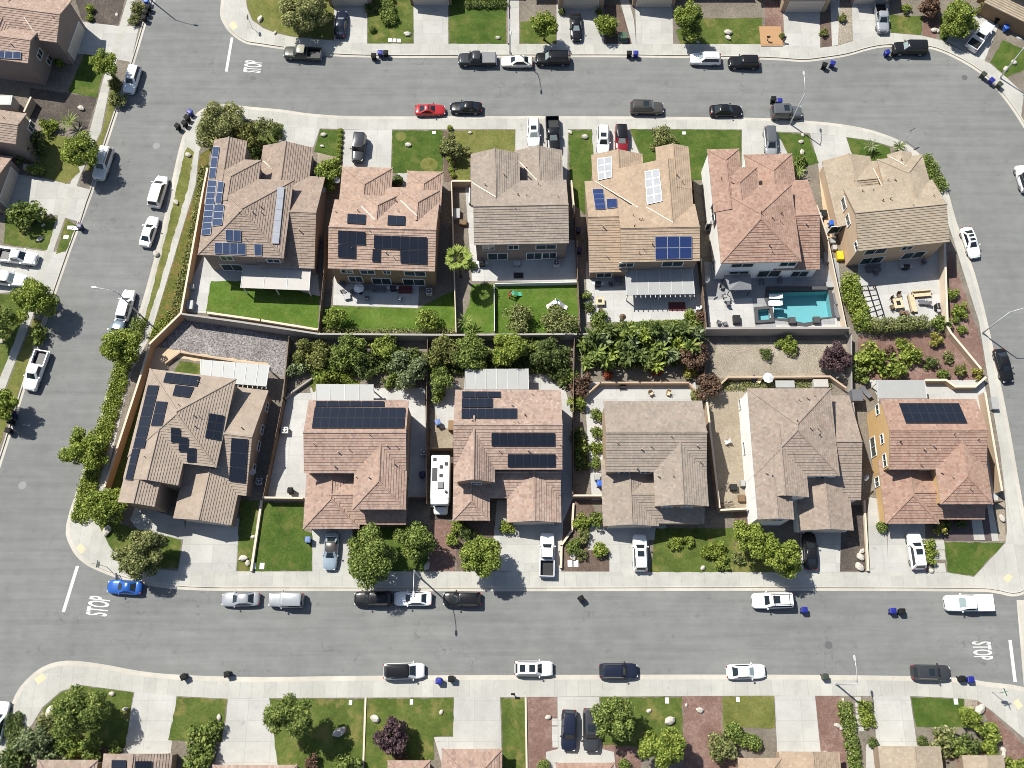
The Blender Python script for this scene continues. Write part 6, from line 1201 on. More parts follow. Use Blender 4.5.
# ------------------------------------------------------------------ shrubs: x, y, r, leaf, kind, label
for a in [(90, 9, .75, 'bright', 'ball', 'round shrub on dark mulch, upper of two'), (90, 18, .6, 'bright', 'ball', 'round shrub on dark mulch, lower of two'), (49, 125, 1.3, 'bright', 'bush', 'bright shrub in front of the left edge house'), (30, 145, 2.2, 'dark', 'bush', 'dark large shrub beside the left edge house'), (36, 168, 1.2, 'green', 'bush', 'green shrub by the left edge driveway'), (29, 218, 2.3, 'green', 'bush', 'large round shrub at the left edge lawn'), (20, 214, 1.5, 'dark', 'bush', 'dark shrub behind the large round left edge one'), (58, 62, .9, 'bright', 'bush', 'small bright shrub by the top left house corner'), (117, 100, 1.2, 'olive', 'loose', 'olive shrub on the upper left verge'), (115, 84, 1.0, 'autumn', 'loose', 'brown green shrub beside the white suv at the left'), (138, 8, 1.1, 'olive', 'loose', 'loose shrub beside the top left bins'), (134, 20, .9, 'olive', 'loose', 'lower loose shrub beside the top left bins'),
  (39, 335, 1.4, 'green', 'loose', 'shrub under the shadow casting left tree'), (277, 131, 1.0, 'dark', 'bush', 'dark shrub beside the upper left driveway'), (256, 152, 1.4, 'dark', 'bush', 'dark shrub at the front of the brown solar house'), (398, 181, .9, 'dark', 'ball', 'dark shrub at the entry of the terracotta house'), (471, 265, .8, 'dark', 'bush', 'dark shrub beneath the fan palm'), (600, 320, 1.3, 'green', 'bush', 'green shrub left on the white roofed patio edge'), (690, 315, .9, 'lime', 'ball', 'lime shrub right on the white roofed patio edge'), (700, 317, .9, 'redbrown', 'bush', 'reddish shrub at the patio corner above the brown tree'), (589, 307, .8, 'dark', 'bush', 'dark shrub along the passage of the tan house'), (586, 295, .7, 'green', 'bush', 'green shrub along the passage of the tan house'),
  (800, 163, 1.1, 'green', 'bush', 'green shrub under the driveway palm'), (789, 345, 1.2, 'bright', 'loose', 'loose shrub at the centre of tan gravel'), (779, 343, .7, 'green', 'bush', 'small shrub left on the tan gravel top'), (793, 352, .7, 'olive', 'loose', 'low olive shrub just beneath the centre gravel one'), (766, 354, .8, 'dark', 'bush', 'dark shrub left on the tan gravel'), (953, 293, .9, 'lime', 'bush', 'lime shrub at the top of red mulch by the right pavement'), (959, 310, 1.1, 'bright', 'bush', 'bright shrub mid red mulch by the right pavement'), (957, 320, .6, 'green', 'bush', 'tiny shrub in red mulch by the right pavement'), (961.5, 331, .7, 'lime', 'bush', 'lime shrub at the foot of red mulch'), (941, 325, 1.3, 'green', 'bush', 'green shrub at the corner of the sand house patio'), (871, 360, 2.0, 'bright', 'bush', 'large shrub on the mulch slope at its left'), (895, 368, 1.8, 'lime', 'loose', 'yellowish shrub on the mulch slope'), (911, 357, 1.5, 'bright', 'bush', 'bright shrub in the middle of the mulch slope'), (931, 363, .9, 'dark', 'bush', 'dark small shrub on the mulch slope'), (936, 341, 1.1, 'yellow', 'loose', 'yellow spiky shrub at the top of the mulch slope'), (943, 375, .8, 'green', 'bush', 'green shrub at the bottom of the mulch slope'), (960, 370, .9, 'autumn', 'loose', 'dry yellow shrub at the right of the mulch slope'), (978, 374, .9, 'yellow', 'loose', 'yellow shrub where the diagonal wall meets the pavement'), (902, 344, .8, 'bright', 'bush', 'small shrub near the patio hedge on the mulch slope'), (889, 352, 1.0, 'redbrown', 'loose', 'reddish shrub on the mulch slope'), (948, 357, .8, 'olive', 'loose', 'olive shrub right on the mulch slope'), (860, 373, 1.4, 'green', 'loose', 'green shrub by the pole wall at the slope left'),
  (297, 372, 1.3, 'grey', 'bush', 'grey shrub by the wooden fence behind the pink house'), (322, 374, 1.6, 'bright', 'bush', 'bright shrub near the left end of the pink house lawn'), (336, 366, 1.4, 'green', 'bush', 'green shrub in the pink house slope'), (397, 355, 1.4, 'green', 'loose', 'green shrub against the slope fence'), (391, 380, 1.2, 'green', 'loose', 'green shrub below the grey tree'), (560, 372, 1.6, 'dark', 'bush', 'dark shrub right of the white slatted roof'), (533, 345, 1.3, 'green', 'bush', 'green shrub between two slope trees'), (437, 395, 1.1, 'green', 'bush', 'green shrub left of the camper house patio'), (430, 362, 1.3, 'green', 'bush', 'green shrub by the camper house slope fence'), (580, 386, 1.7, 'redbrown', 'loose', 'reddish shrub at the fence end beside the passage'), (577, 404, 1.2, 'bright', 'bush', 'bright shrub below the reddish one'), (568, 376, 1.2, 'green', 'bush', 'green shrub by the right slope corner'), (582, 450, 1.4, 'green', 'loose', 'green shrub midway along the side passage'), (581, 462, 1.2, 'dark', 'loose', 'dark shrub lower along the side passage'), (578, 437, 1.1, 'dark', 'bush', 'dark shrub higher along the side passage'), (596, 416, .9, 'green', 'bush', 'topmost shrub against the lower house side wall'), (597, 434, .9, 'green', 'bush', 'second shrub against the lower house side wall'), (597, 447, .9, 'bright', 'bush', 'third shrub against the lower house side wall'), (597, 463, .8, 'green', 'bush', 'lowest shrub against the lower house side wall'),
  (697, 396, 1.0, 'autumn', 'ball', 'brownish ball shrub at the patio corner'), (608, 375, .6, 'red', 'loose', 'red leaved plant left at the foot of the grove'), (657, 371, .7, 'red', 'loose', 'red leaved plant at the centre foot of the grove'), (690, 372, 1.0, 'yellow', 'loose', 'yellow striped plant at the right foot of the grove'), (598, 521, 1.2, 'green', 'bush', 'green shrub beside the low white side wall'), (582, 524, 1.1, 'bright', 'bush', 'bright shrub at the top of the planting strip'), (584, 536, .9, 'olive', 'bush', 'olive shrub in the middle of the planting strip'), (575, 547, 1.1, 'green', 'bush', 'green shrub at the left of the planting strip'), (600, 550, 1.05, 'bright', 'ball', 'bright round shrub beside the white suv driveway'), (581, 554, .8, 'olive', 'loose', 'olive shrub low in the planting strip'), (679, 543, .75, 'bright', 'bush', 'bright low shrub left in the front bed'), (688, 541, .7, 'lime', 'bush', 'lime low shrub right in the front bed'), (670, 545, .6, 'lime', 'bush', 'lime low shrub at the left end of the front bed'), (707, 551, .95, 'bright', 'bush', 'bright shrub left of the pair on the front grass'), (716, 550, 1.1, 'bright', 'bush', 'bright shrub right of the pair on the front grass'), (722, 564, 1.0, 'lime', 'loose', 'flat lime shrub by the pavement'), (738, 558, .8, 'olive', 'loose', 'olive shrub beneath the bright tree'), (457, 526, 1.0, 'bright', 'bush', 'bright shrub at the corner of the camper house front'), (454, 540, .9, 'lime', 'bush', 'lime shrub by the red dirt strip'), (506, 526, 1.0, 'bright', 'bush', 'bright shrub at the camper house entry'), (466, 533, 1.0, 'dark', 'bush', 'dark shrub behind the ball shaped tree'), (360, 528, .8, 'redbrown', 'bush', 'reddish shrub behind the large round tree'), (882, 527, .8, 'green', 'ball', 'clipped shrub beside the orange walled house driveway'),
  (929.5, 543, .8, 'lime', 'bush', 'topmost shrub between driveway and stepping slabs'), (930.5, 551, .8, 'bright', 'bush', 'middle shrub between driveway and stepping slabs'), (931.5, 560, .8, 'lime', 'bush', 'lowest shrub between driveway and stepping slabs'), (940, 530, 1.0, 'yellow', 'loose', 'yellow leaved plant by the dark paver patio'), (946, 524, .8, 'dark', 'loose', 'dark plant left on the dark paver patio'), (961, 524, .8, 'dark', 'loose', 'dark plant right on the dark paver patio'), (52, 722, 1.7, 'olive', 'bush', 'olive shrub at the bottom left corner'), (64, 738, 1.6, 'green', 'bush', 'green shrub below the bottom left tree'), (72, 748, 1.3, 'bright', 'bush', 'bright shrub beside the bottom left roof'), (92, 749, 1.4, 'green', 'bush', 'green shrub at the bottom left garage corner'), (116, 749, .9, 'green', 'bush', 'small shrub against the bottom left garage'), (55, 756, 1.6, 'grey', 'loose', 'grey shrub at the bottom left roof edge'), (200, 740, 1.6, 'green', 'box', 'square clipped shrub between bottom left driveways'), (210, 738, 1.0, 'dark', 'box', 'dark clipped shrub beside the square one'), (212, 726, 1.2, 'green', 'bush', 'green shrub above the clipped pair'), (198, 757, 1.7, 'green', 'bush', 'green shrub at the bottom edge between driveways'), (347, 765, 1.6, 'green', 'loose', 'green shrub at the bottom edge left of the purple tree'), (312, 764, 1.1, 'redbrown', 'loose', 'reddish shrub at the bottom edge below the shadow'), (400, 752, 1.0, 'redbrown', 'bush', 'brown shrub at the foot of the purple tree'),
  (544, 766, .8, 'green', 'ball', 'small round shrub in bottom red mulch'), (624, 765, .8, 'green', 'ball', 'small round shrub beside the bottom right cars'), (733, 733, 1.3, 'green', 'ball', 'round green shrub left of three by the faded square grass'), (745, 740, 1.0, 'green', 'ball', 'middle round shrub of three by the faded square grass'), (754, 743, 1.0, 'green', 'ball', 'right round shrub of three by the faded square grass'), (873, 743, .7, 'dark', 'ball', 'dark shrub left of the bottom right driveway'), (922, 741, .7, 'dark', 'ball', 'dark shrub right of the bottom right driveway'), (944, 741, 1.7, 'olive', 'loose', 'white flecked shrub below the mown grass'), (957, 744, 1.5, 'green', 'bush', 'green shrub in the bottom right bed'), (970, 746, 1.4, 'dark', 'bush', 'dark shrub in the bottom right bed'), (985, 733, 1.5, 'lime', 'bush', 'lime shrub beside bottom right red mulch'), (989, 748, 1.2, 'bright', 'loose', 'bright shrub low in bottom right red mulch'), (1018, 764, 1.2, 'lime', 'bush', 'lime shrub in the bottom right photo corner'), (13, 760, 1.8, 'dark', 'bush', 'dark shrub in the bottom left photo corner'),
  (383, 8, 1.0, 'dark', 'box', 'dark clipped shrub beside the navy car driveway'), (389, 16, 1.2, 'green', 'box', 'green clipped shrub left of the top edge lawn'), (370, 8, .8, 'dark', 'box', 'dark shrub right of the navy car driveway'), (562, 12, .6, 'dark', 'ball', 'dark shrub left of the pale garage door'), (599, 12, .6, 'dark', 'ball', 'dark shrub right of the pale garage door'), (610, 32, 1.0, 'autumn', 'loose', 'brownish shrub by the green utility box'), (372, 29, .6, 'green', 'ball', 'small shrub at the top edge path'), (824, 33, .7, 'autumn', 'loose', 'dry shrub in the narrow top bed'), (842, 18, .7, 'autumn', 'loose', 'dry shrub in the tan gravel strip'), (782, 36, .5, 'green', 'ball', 'round shrub beside the brick steps'), (906, 10, .8, 'lime', 'bush', 'lime shrub behind the top right grass'), (981, 10, .9, 'olive', 'bush', 'olive shrub at the top right roof corner'), (330, 148, .0, 'green', 'ball', '')]:
    if a[2] > 0: shrub(a[0], a[1], a[2], a[3], a[5], kind=a[4])
for i, (x, y) in enumerate([(340.5, 131), (340.3, 136), (340, 141), (339.5, 146), (339, 151), (338.5, 156), (338, 161), (450, 128), (447, 144), (448, 149), (451, 153), (449, 159), (452, 164), (451, 170), (453, 175)]):
    shrub(x, y, .48, 'bright', 'small round shrub in the row along the driveway of the jeep' if i < 7 else 'small round shrub in the row beside the grass with tan rings', kind='ball', group='round shrubs along the driveway of the jeep' if i < 7 else 'round shrubs beside the ringed grass')
# ------------------------------------------------------------------ hedges
hedge([(126, 350), (112, 402), (98, 450), (87, 488), (79, 520)], 2.2, .65, 'bright', 'long clipped ivy hedge between the left street and the orange wall', dens=1.6)
hedge([(205, 165), (203, 190), (190, 255), (176, 312), (158, 336)], 1.5, .4, 'olive', 'low flowering ground cover along the tan wall by the left street', dens=.55, size=.2)
hedge([(140, 318), (133, 338)], 1.8, .9, 'green', 'short dark hedge piece under the left street lamp', dens=1.3)
hedge([(168, 318), (154, 338)], 2.0, .8, 'bright', 'leafy hedge end beside the tan wall corner', dens=1.0)
hedge([(850, 275), (853, 297), (861, 312), (864, 326)], 2.2, 2.7, 'bright', 'tall leafy hedge left of the sand house patio', dens=1.8)
hedge([(869, 324), (888, 325), (908, 323), (928, 322)], 1.7, 2.5, 'olive', 'brown tinged hedge below the sand house patio', dens=1.9)
hedge([(924, 155), (934, 172), (942, 188)], 1.8, 1.2, 'green', 'leafy hedge along the inner kerb of the bend', dens=1.5)
hedge([(844, 702), (849, 724), (852, 745), (857, 770)], 1.5, .9, 'green', 'leafy hedge left of the stepping slabs on the bottom row', dens=1.6)
hedge([(864, 702), (869, 727)], 1.5, .8, 'bright', 'short leafy hedge right of the stepping slabs', dens=1.5)
hedge([(12, 715), (15, 745), (8, 775)], 2.0, 1.0, 'dark', 'dark clipped hedge in the bottom left corner', dens=1.6)
hedge([(388, -4), (389, 22)], 1.6, 1.1, 'green', 'clipped hedge beside the top edge driveway', dens=1.5)
hedge([(466, 4), (505, 4)], 1.0, .8, 'dark', 'dark clipped hedge under the top edge house', dens=1.5)
hedge([(320, 331), (360, 333), (400, 333), (450, 333)], 1.2, .9, 'olive', 'low flowering border along the back wall of the terracotta house', dens=1.0)
hedge([(716, 386), (770, 384), (832, 384)], 1.3, .3, 'olive', 'low weedy strip behind the hipped lower house', dens=.6)
hedge([(592, 329), (640, 327), (700, 326)], 1.6, 1.6, 'green', 'leafy border above the banana grove', dens=1.2)
hedge([(588, 350), (640, 350), (690, 348)], 4.6, 1.0, 'dark', 'low dense undergrowth beneath the banana grove', dens=.8, size=.28)
hedge([(314, 371), (352, 373)], 2.4, .6, 'bright', 'bright low plants above the pink house lawn strip', dens=1.3)
hedge([(300, 352), (360, 362), (420, 360)], 3.2, 1.1, 'dark', 'dark undergrowth on the pink house slope', dens=.9, size=.24)
hedge([(436, 360), (500, 362), (568, 358)], 3.4, 1.2, 'dark', 'dark undergrowth on the camper house slope', dens=.9, size=.24)
# ------------------------------------------------------------------ boulders
for x, y, r, l in [(117, 15, .45, 'pale boulder beside the round shrubs at the upper left'), (81, 108, .7, 'pale boulder by the upper left pavement'), (26.5, 168, .9, 'large pale boulder by the left edge garage'), (40, 239, .6, 'pale boulder on the left edge lawn'), (43, 225, .4, 'small pale boulder beside the large left edge shrub'), (1, 341, .5, 'pale boulder at the left edge lawn'), (188, 155, .6, 'pale boulder on the verge near the corner tree'), (156, 254, .7, 'pale boulder on the verge below the white sedan'), (176, 202, .6, 'pale boulder on the verge beside the white van'), (260, 19, .7, 'tall pale boulder on the top left corner grass'), (275, 32.5, .4, 'small pale boulder by the top left pavement'), (254, 136, .5, 'pale boulder under the corner trees'), (268.5, 125.5, .4, 'pale boulder near the upper left driveway top'), (323.5, 134.5, .6, 'pale boulder in the small upper left grass patch'), (322, 146, .4, 'lower pale boulder in the small upper left grass patch'), (408, 145, .6, 'pale boulder beside the small tan ring'), (407.5, 34, .7, 'pale boulder on the top edge grass by stepping slabs'), (498, 38, .5, 'pale boulder on the lush top edge grass'), (470, 132.5, .4, 'pale boulder by the faded front grass'), (585, 137, .65, 'pale boulder on the narrow lush grass'), (570, 132, .5, 'darkish boulder at the corner of the narrow lush grass'), (728, 32, .8, 'upper pale boulder of a stack right of the round tree'), (728, 37.5, .6, 'lower pale boulder of a stack right of the round tree'), (698, 42, .4, 'pale boulder at the foot of the round tree'), (801, 142, .5, 'pale boulder on grass right of the silver van'), (802, 152, .6, 'triangular pale boulder right of the silver van'), (802.5, 135, .4, 'pale boulder by the pavement right of the silver van'),
  (934, 30, .7, 'left boulder in the red gravel at the top right'), (937.5, 31, .5, 'right boulder in the red gravel at the top right'), (1014, 62.5, .6, 'pale boulder on the top right corner grass'), (1006, 69, .6, 'lower boulder on the top right corner grass'), (106.5, 530.5, .9, 'pale boulder on the lower left corner grass'), (243, 558, .7, 'pale boulder on the narrow grass strip'), (248, 563, .5, 'pale boulder at the foot of the narrow grass strip'), (253, 537, .4, 'small boulder beside the square lush grass'), (427, 566, .7, 'pale boulder at the end of the shaded front grass'), (572.5, 556, .7, 'pale boulder in the planting strip by the low wall'), (703, 568, .5, 'pale boulder at the front pavement of the lower row'), (860, 557, .7, 'pale boulder on dark mulch, middle of three'), (862, 551, .5, 'pale boulder on dark mulch, top of three'), (859, 567, .8, 'pale boulder on dark mulch, bottom of three'), (1002, 518, .7, 'pale boulder on the dirt strip at the far right'), (931, 571, .5, 'pale boulder at the end of the shrub row by the slabs'), (51.5, 712, 1.0, 'large pale boulder on the bottom left corner grass'), (125, 709, .4, 'small boulder right on the bottom left corner grass'), (219, 717.5, .5, 'pale boulder beside the second bottom left driveway'), (112, 694, .5, 'pale boulder by the bottom left pavement'), (339.5, 732, 1.0, 'large pale boulder on the bottom row grass left of the white line'), (375, 719, .8, 'pale boulder by the purple leaved tree'), (441, 712, .4, 'small boulder on the purple tree grass'), (548, 717, .5, 'pale boulder on bottom red mulch'), (670, 721, .9, 'large pale boulder left of the wide red mulch strip'), (649, 711, .4, 'small boulder near the bottom round tree'), (700, 710, .6, 'pale boulder on the wide red mulch strip'), (686.5, 705, .3, 'tiny boulder at the top of the wide red mulch strip'), (837.5, 725.5, .5, 'left of two boulders on the long red mulch bed'), (841, 728, .4, 'right of two boulders on the long red mulch bed'), (980.5, 709.5, .9, 'large boulder at the tip of the corner mulch'), (1003, 750, .5, 'pale boulder beside the bottom right roof'), (1004, 755, .5, 'lower boulder beside the bottom right roof'), (726, 742, .3, 'small boulder on red mulch by round shrubs')]:
    rock(x, y, r*.85, l, 1.15)
# ------------------------------------------------------------------ walls and fences
wall('block_wall', [(207.5, 168), (203, 190), (181, 313), (150, 343.5), (140.5, 376), (104.5, 487)], 1.8, M['block_orange'], 'long tan block wall beside the left street pavement', 'wall', .22, M['block_pale'])
wall('block_wall', [(182, 314), (240, 322), (319, 334), (452, 335), (577, 334)], 2.3, M['greywall'], 'grey block wall running behind the left upper back yards', 'wall', .2, M['greywall'])
wall('block_wall', [(579, 334), (702, 331)], 1.1, M['greywall'], 'block wall half hidden behind the banana grove', 'wall', .2)
wall('block_wall', [(706, 328.5), (850, 328)], 2.6, M['greywall'], 'dark block wall behind the swimming pool', 'wall', .2, M['greywall'])
wall('wooden_fence', [(289, 337), (283, 398), (263, 497)], 1.8, M['wood'], 'brown wooden fence left of the pink house', 'fence', wood=True)
wall('block_wall', [(263, 497.5), (303, 498)], 1.6, M['block'], 'short tan wall above the square lush grass', 'wall', .18, M['block_pale'])
wall('garden_kerb', [(261.5, 500), (251, 571)], .5, M['block_pale'], 'low pale wall beside the square lush grass', 'wall', .3)
wall('wooden_fence', [(427.5, 338), (426.5, 400), (426.5, 503)], 1.8, M['wood'], 'wooden fence between the pink house and the camper', 'fence', wood=True)
wall('wooden_gate', [(429, 448), (453, 448)], 1.7, M['wood'], 'wooden gate above the camper', 'gate', wood=True)
wall('wooden_fence', [(574.5, 336), (573.5, 400), (573, 494)], 1.8, M['wood'], 'wooden fence right of the camper house', 'fence', wood=True)
wall('block_wall', [(573, 495.5), (602, 495.5)], 1.6, M['block'], 'short wall with pale cap closing the lower side passage', 'wall', .18, M['block_pale'])
wall('garden_kerb', [(573.5, 503), (572, 530), (561.5, 545), (561, 568)], .45, M['block_pale'], 'low pale wall along the white pickup driveway', 'wall', .28)
wall('block_wall', [(583.5, 397), (600, 382.5), (689, 382.5), (696, 391)], 1.1, M['block'], 'low retaining wall below the banana grove', 'wall', .22)
wall('wooden_fence', [(704.5, 332), (705, 385)], 1.8, M['wood'], 'short wooden fence at the left end of the tan gravel', 'fence', wood=True)
wall('block_wall', [(707, 402), (719.5, 508)], 1.8, M['block'], 'tan wall left of the white walled lower house', 'wall', .2, M['block_pale'])
wall('block_wall', [(719.5, 510), (748, 508.5)], 1.5, M['block'], 'short wall in front of the side yard with bicycles', 'wall', .18, M['block_pale'])
wall('retaining_wall', [(711, 393), (728, 377), (830, 376.5), (846, 388)], 1.0, M['block'], 'retaining wall under the tan gravel slope', 'wall', .2, M['block'])
wall('vinyl_fence', [(851.5, 333), (852, 392), (864, 488)], 1.7, M['greywall'], 'grey fence left of the orange walled house', 'fence', .12)
wall('garden_kerb', [(864.5, 500), (868.5, 571)], .5, M['block_pale'], 'low pale wall beside the dark mulch', 'wall', .25)
wall('wooden_fence', [(324.5, 232), (323.5, 274), (318.5, 329)], 1.8, M['wood'], 'fence between the brown solar house and the terracotta house', 'fence', wood=True)
wall('vinyl_fence', [(451.5, 181), (453, 243), (456, 332)], 1.8, M['block_pale'], 'pale fence between terracotta and grey brown houses', 'fence', .12)
wall('block_wall', [(452, 181), (471, 181)], 1.7, M['block'], 'short tan wall by the storage nook', 'wall', .2, M['block_pale'])
wall('block_wall', [(571.5, 180), (574.5, 212)], 1.7, M['block_pale'], 'short pale wall beside the narrow lush grass', 'wall', .2)
wall('wooden_fence', [(575, 214), (578, 280), (580.5, 331)], 1.8, M['wood'], 'fence between toy lawn and white roofed patio', 'fence', wood=True)
wall('vinyl_fence', [(495, 283.5), (577, 282)], .95, M['vinyl'], 'low white fence above the toy lawn', 'fence', .08)
wall('vinyl_fence', [(494, 284), (494.5, 331)], .95, M['vinyl'], 'low white fence left of the toy lawn', 'fence', .08)
wall('wooden_fence', [(693, 182), (700.5, 262), (707, 330)], 1.8, M['wood'], 'fence between white roofed patio and pool yard', 'fence', wood=True)
wall('block_wall', [(817, 205), (827, 235), (846.5, 328)], 1.7, M['block_pale'], 'pale wall between the pool and the sand house', 'wall', .13)
wall('block_wall', [(944.5, 243), (947.5, 322)], 1.9, M['block_pale'], 'pale wall on the street side of the sand house patio', 'wall', .2, M['block_pale'])
wall('retaining_wall', [(944, 320), (951, 333), (981, 369)], 1.1, M['block'], 'diagonal tan wall with white stones below red mulch', 'wall', .25, M['block_pale'])
wall('retaining_wall', [(925, 380), (946, 380), (955, 386.5), (975, 386.5), (986, 377)], 1.0, M['block'], 'angled retaining wall above the orange walled house yard', 'wall', .25, M['block_pale'])
wall('block_wall', [(985, 392), (1002, 491)], 1.8, M['block'], 'tan wall between the orange walled house and right pavement', 'wall', .22, M['block_pale'])
wall('retaining_wall', [(207, 312.5), (260, 320), (318, 329.5)], .5, M['block_pale'], 'low pale stone edging behind the back grass', 'wall', .3)
wall('wooden_gate', [(409, 497), (426, 497)], 1.6, M['wood'], 'wooden gate right of the pink house', 'gate', wood=True)
wall('garden_kerb', [(365.6, 697.5), (362.8, 775)], .18, M['block_pale'], 'thin white line wall between two bottom lawns', 'wall', .22)
wall('garden_kerb', [(525.6, 697.5), (526.8, 775)], .2, M['block_pale'], 'thin pale edging beside bottom red mulch', 'wall', .22)
wall('garden_kerb', [(508, -8), (508.5, 43)], .35, M['greywall'], 'thin dark edging between two top edge plots', 'wall', .2)
wall('garden_kerb', [(843, 698), (848, 735), (853, 770)], .25, M['block_pale'], 'thin pale edging left of the stepping slabs hedge', 'wall', .2)
wall('retaining_wall', [(165, 363), (180, 352), (268, 366.5)], .6, M['block'], 'low tan wall holding the grey gravel slope', 'wall', .22)
wall('block_wall', [(31, 97), (24, 112)], 1.6, M['block'], 'short tan wall between the two left edge houses', 'wall', .2, M['block_pale'])
wall('retaining_wall', [(285, 398), (292, 392), (312, 378)], .6, M['greywall'], 'low stone edge at the pink house back yard', 'wall', .2)
wall('wooden_gate', [(994, 501.5), (1003, 501)], 1.6, M['wood'], 'dark gate right of the orange walled house', 'gate', wood=True)
# ------------------------------------------------------------------ lamps and signs
street_lamp(139, 314, 172, 'street lamp reaching over the white suv on the left street'); street_lamp(790, 124, 92, 'street lamp leaning over the dark jeep in the top street'); street_lamp(982.5, 333, 12, 'street lamp beside the right street above the black car')
street_lamp(836, 684, 95, 'street lamp on the bottom kerb beside the dark bin'); street_lamp(420, 577.5, -88, 'street lamp on the kerb left of the black suv'); street_lamp(510, 53, -88, 'street lamp on the top kerb beside the cream sedan'); street_lamp(151, 0, -12, 'street lamp at the top of the left street'); street_lamp(1000, 78, 150, 'tall street lamp between the outer bend bins', arm=1.2)
stop_sign(992, 692, -75, 'red stop sign at the bottom right corner', blades=1); stop_sign(107, 567, 175, 'stop sign at the lower left corner', blades=1); stop_sign(252, 28, 175, 'stop sign at the top left corner')
def nameplate(px, py, label):
    c = P(px, py, .142); root = empty('street_name_sign', c, R(30), label, 'traffic sign', 'traffic signs'); p = MB(); p.tube([(0, 0, 0), (0, 0, 2.9)], .035, 8); p.build('pole', M['metal'], root)
    g = MB(); g.box((0, 0, 2.75), (1.0, .03, .25)); g.build('sign_plate', plain('green_sign_blade', (.02, .12, .06), .4), root)
nameplate(905, 140, 'slim street sign on the inner kerb of the bend')
def pole_sign(px, py, label):
    c = P(px, py, .142); root = empty('mailbox', c, 0, label, 'mailbox'); p = MB(); p.box((0, 0, .5), (.1, .1, 1.0)); p.build('post', M['wood'], root); g = MB(); g.loft([[(x, .14*math.cos(a), 1.0+.16*math.sin(a)+(.0 if a < 3.2 else 0)) for a in [2*math.pi*k/10 for k in range(10)]] for x in (-.25, .25)]); g.build('box', M['dark'], root, R(40))
pole_sign(513, 694, 'dark mailbox beside the slim bottom grass'); pole_sign(767, 41, 'mailbox by the brick steps at the top edge'); pole_sign(783, 41.5, 'second mailbox right of the brick steps at the top edge')
# ------------------------------------------------------------------ small fixtures
for x, y, dx, dy, m, l in [(70.5, 227.5, .9, .55, 'cover_white', 'pale utility lid on the triangular verge, upper left'), (75, 228, .9, .55, 'cover_white', 'pale utility lid on the triangular verge, upper right'), (66, 237, .7, .5, 'cover_white', 'pale utility lid on the triangular verge, lower'), (390, 40, .55, .65, 'cover_white', 'left of three pale slabs on the top edge grass'), (394.5, 40.3, .55, .65, 'cover_white', 'middle of three pale slabs on the top edge grass'), (399, 40.5, .55, .65, 'cover_white', 'right of three pale slabs on the top edge grass'), (570, 563.5, .6, .9, 'cover_white', 'left pale slab by the low driveway wall'), (576, 563.5, .6, .9, 'cover_white', 'right pale slab by the low driveway wall'), (350.5, 702.5, .4, .6, 'cover_white', 'pale lid left of the bottom white line'), (411.5, 702, .4, .6, 'cover_white', 'pale lid on the purple tree grass'), (667, 700.5, .45, .7, 'cover_white', 'pale lid near the bottom round tree'), (738, 699.5, .4, .6, 'cover_white', 'pale lid on the faded square grass'), (956, 701.5, .5, .7, 'cover_white', 'pale lid on the mown square grass'), (253.5, 566, .6, .8, 'cover_white', 'pale lid at the foot of the square lush grass'), (262, 566, .6, .8, 'cover_white', 'second pale lid at the foot of the square lush grass'), (684, 133, .5, .5, 'cover_white', 'pale lid on the wide lush grass'), (434, 132.5, .5, .5, 'cover_white', 'pale lid above the ringed grass'), (871, 565, .8, 1.0, 'cover_grey', 'grey green lid by the low wall at the side driveway')]:
    slab('utility_plate', x, y, dx, dy, .05, M['vinyl'] if m == 'cover_white' else M[m], l, 'utility lid', group='utility plates')
for k, (x, y) in enumerate([(555, 722), (555, 730), (555, 737), (555.5, 744)]): slab('stepping_slab', x, y, .75, .8, .04, M['drive'], 'square pale slab in the column left of the navy suv', 'stepping stone', group='slabs by the navy suv')
for k, (x, y) in enumerate([(858, 699), (858.5, 705), (859, 711), (859.5, 717), (860, 723), (860.5, 729)]): slab('stepping_slab', x, y, .8, .55, .04, M['drive'], 'pale slab in the column between two bottom right hedges', 'stepping stone', group='slabs between the hedges')
for k, (x, y) in enumerate([(939, 545), (939.5, 555), (940, 568)]): slab('stepping_slab', x, y, 1.45, 1.2, .04, M['walk'], 'large grey slab in the column left of the tapering grass', 'stepping stone', group='slabs beside the tapering grass')
def utility_box(px, py, label):
    c = P(px, py, .6); root = empty('utility_box', (c.x, c.y, .13), 0, label, 'utility box'); m = plain('green_cabinet', (.05, .10, .06), .5); g = MB(); g.box((0, 0, .45), (1.1, 1.0, .9)); g.build('cabinet', m, root); l = MB(); l.box((0, 0, .93), (1.2, 1.1, .06)); l.build('lid', m, root); q = MB(); q.box((0, 0, .03), (1.4, 1.3, .06)); q.build('base', M['drive'], root)
utility_box(623, 37, 'green utility cabinet between two top edge driveways')
ac_unit(429, 291, 'round topped air conditioner right of the terracotta house patio'); ac_unit(556.5, 262.5, 'air conditioner behind the grey brown house'); ac_unit(314, 437, 'air conditioner left of the pink house') if False else None
ac_unit(424, 452, 'air conditioner right of the pink house'); ac_unit(284.5, 430, 'air conditioner on the side concrete left of the pink house'); ac_unit(259, 481, 'air conditioner in the shaded side of the corner house')
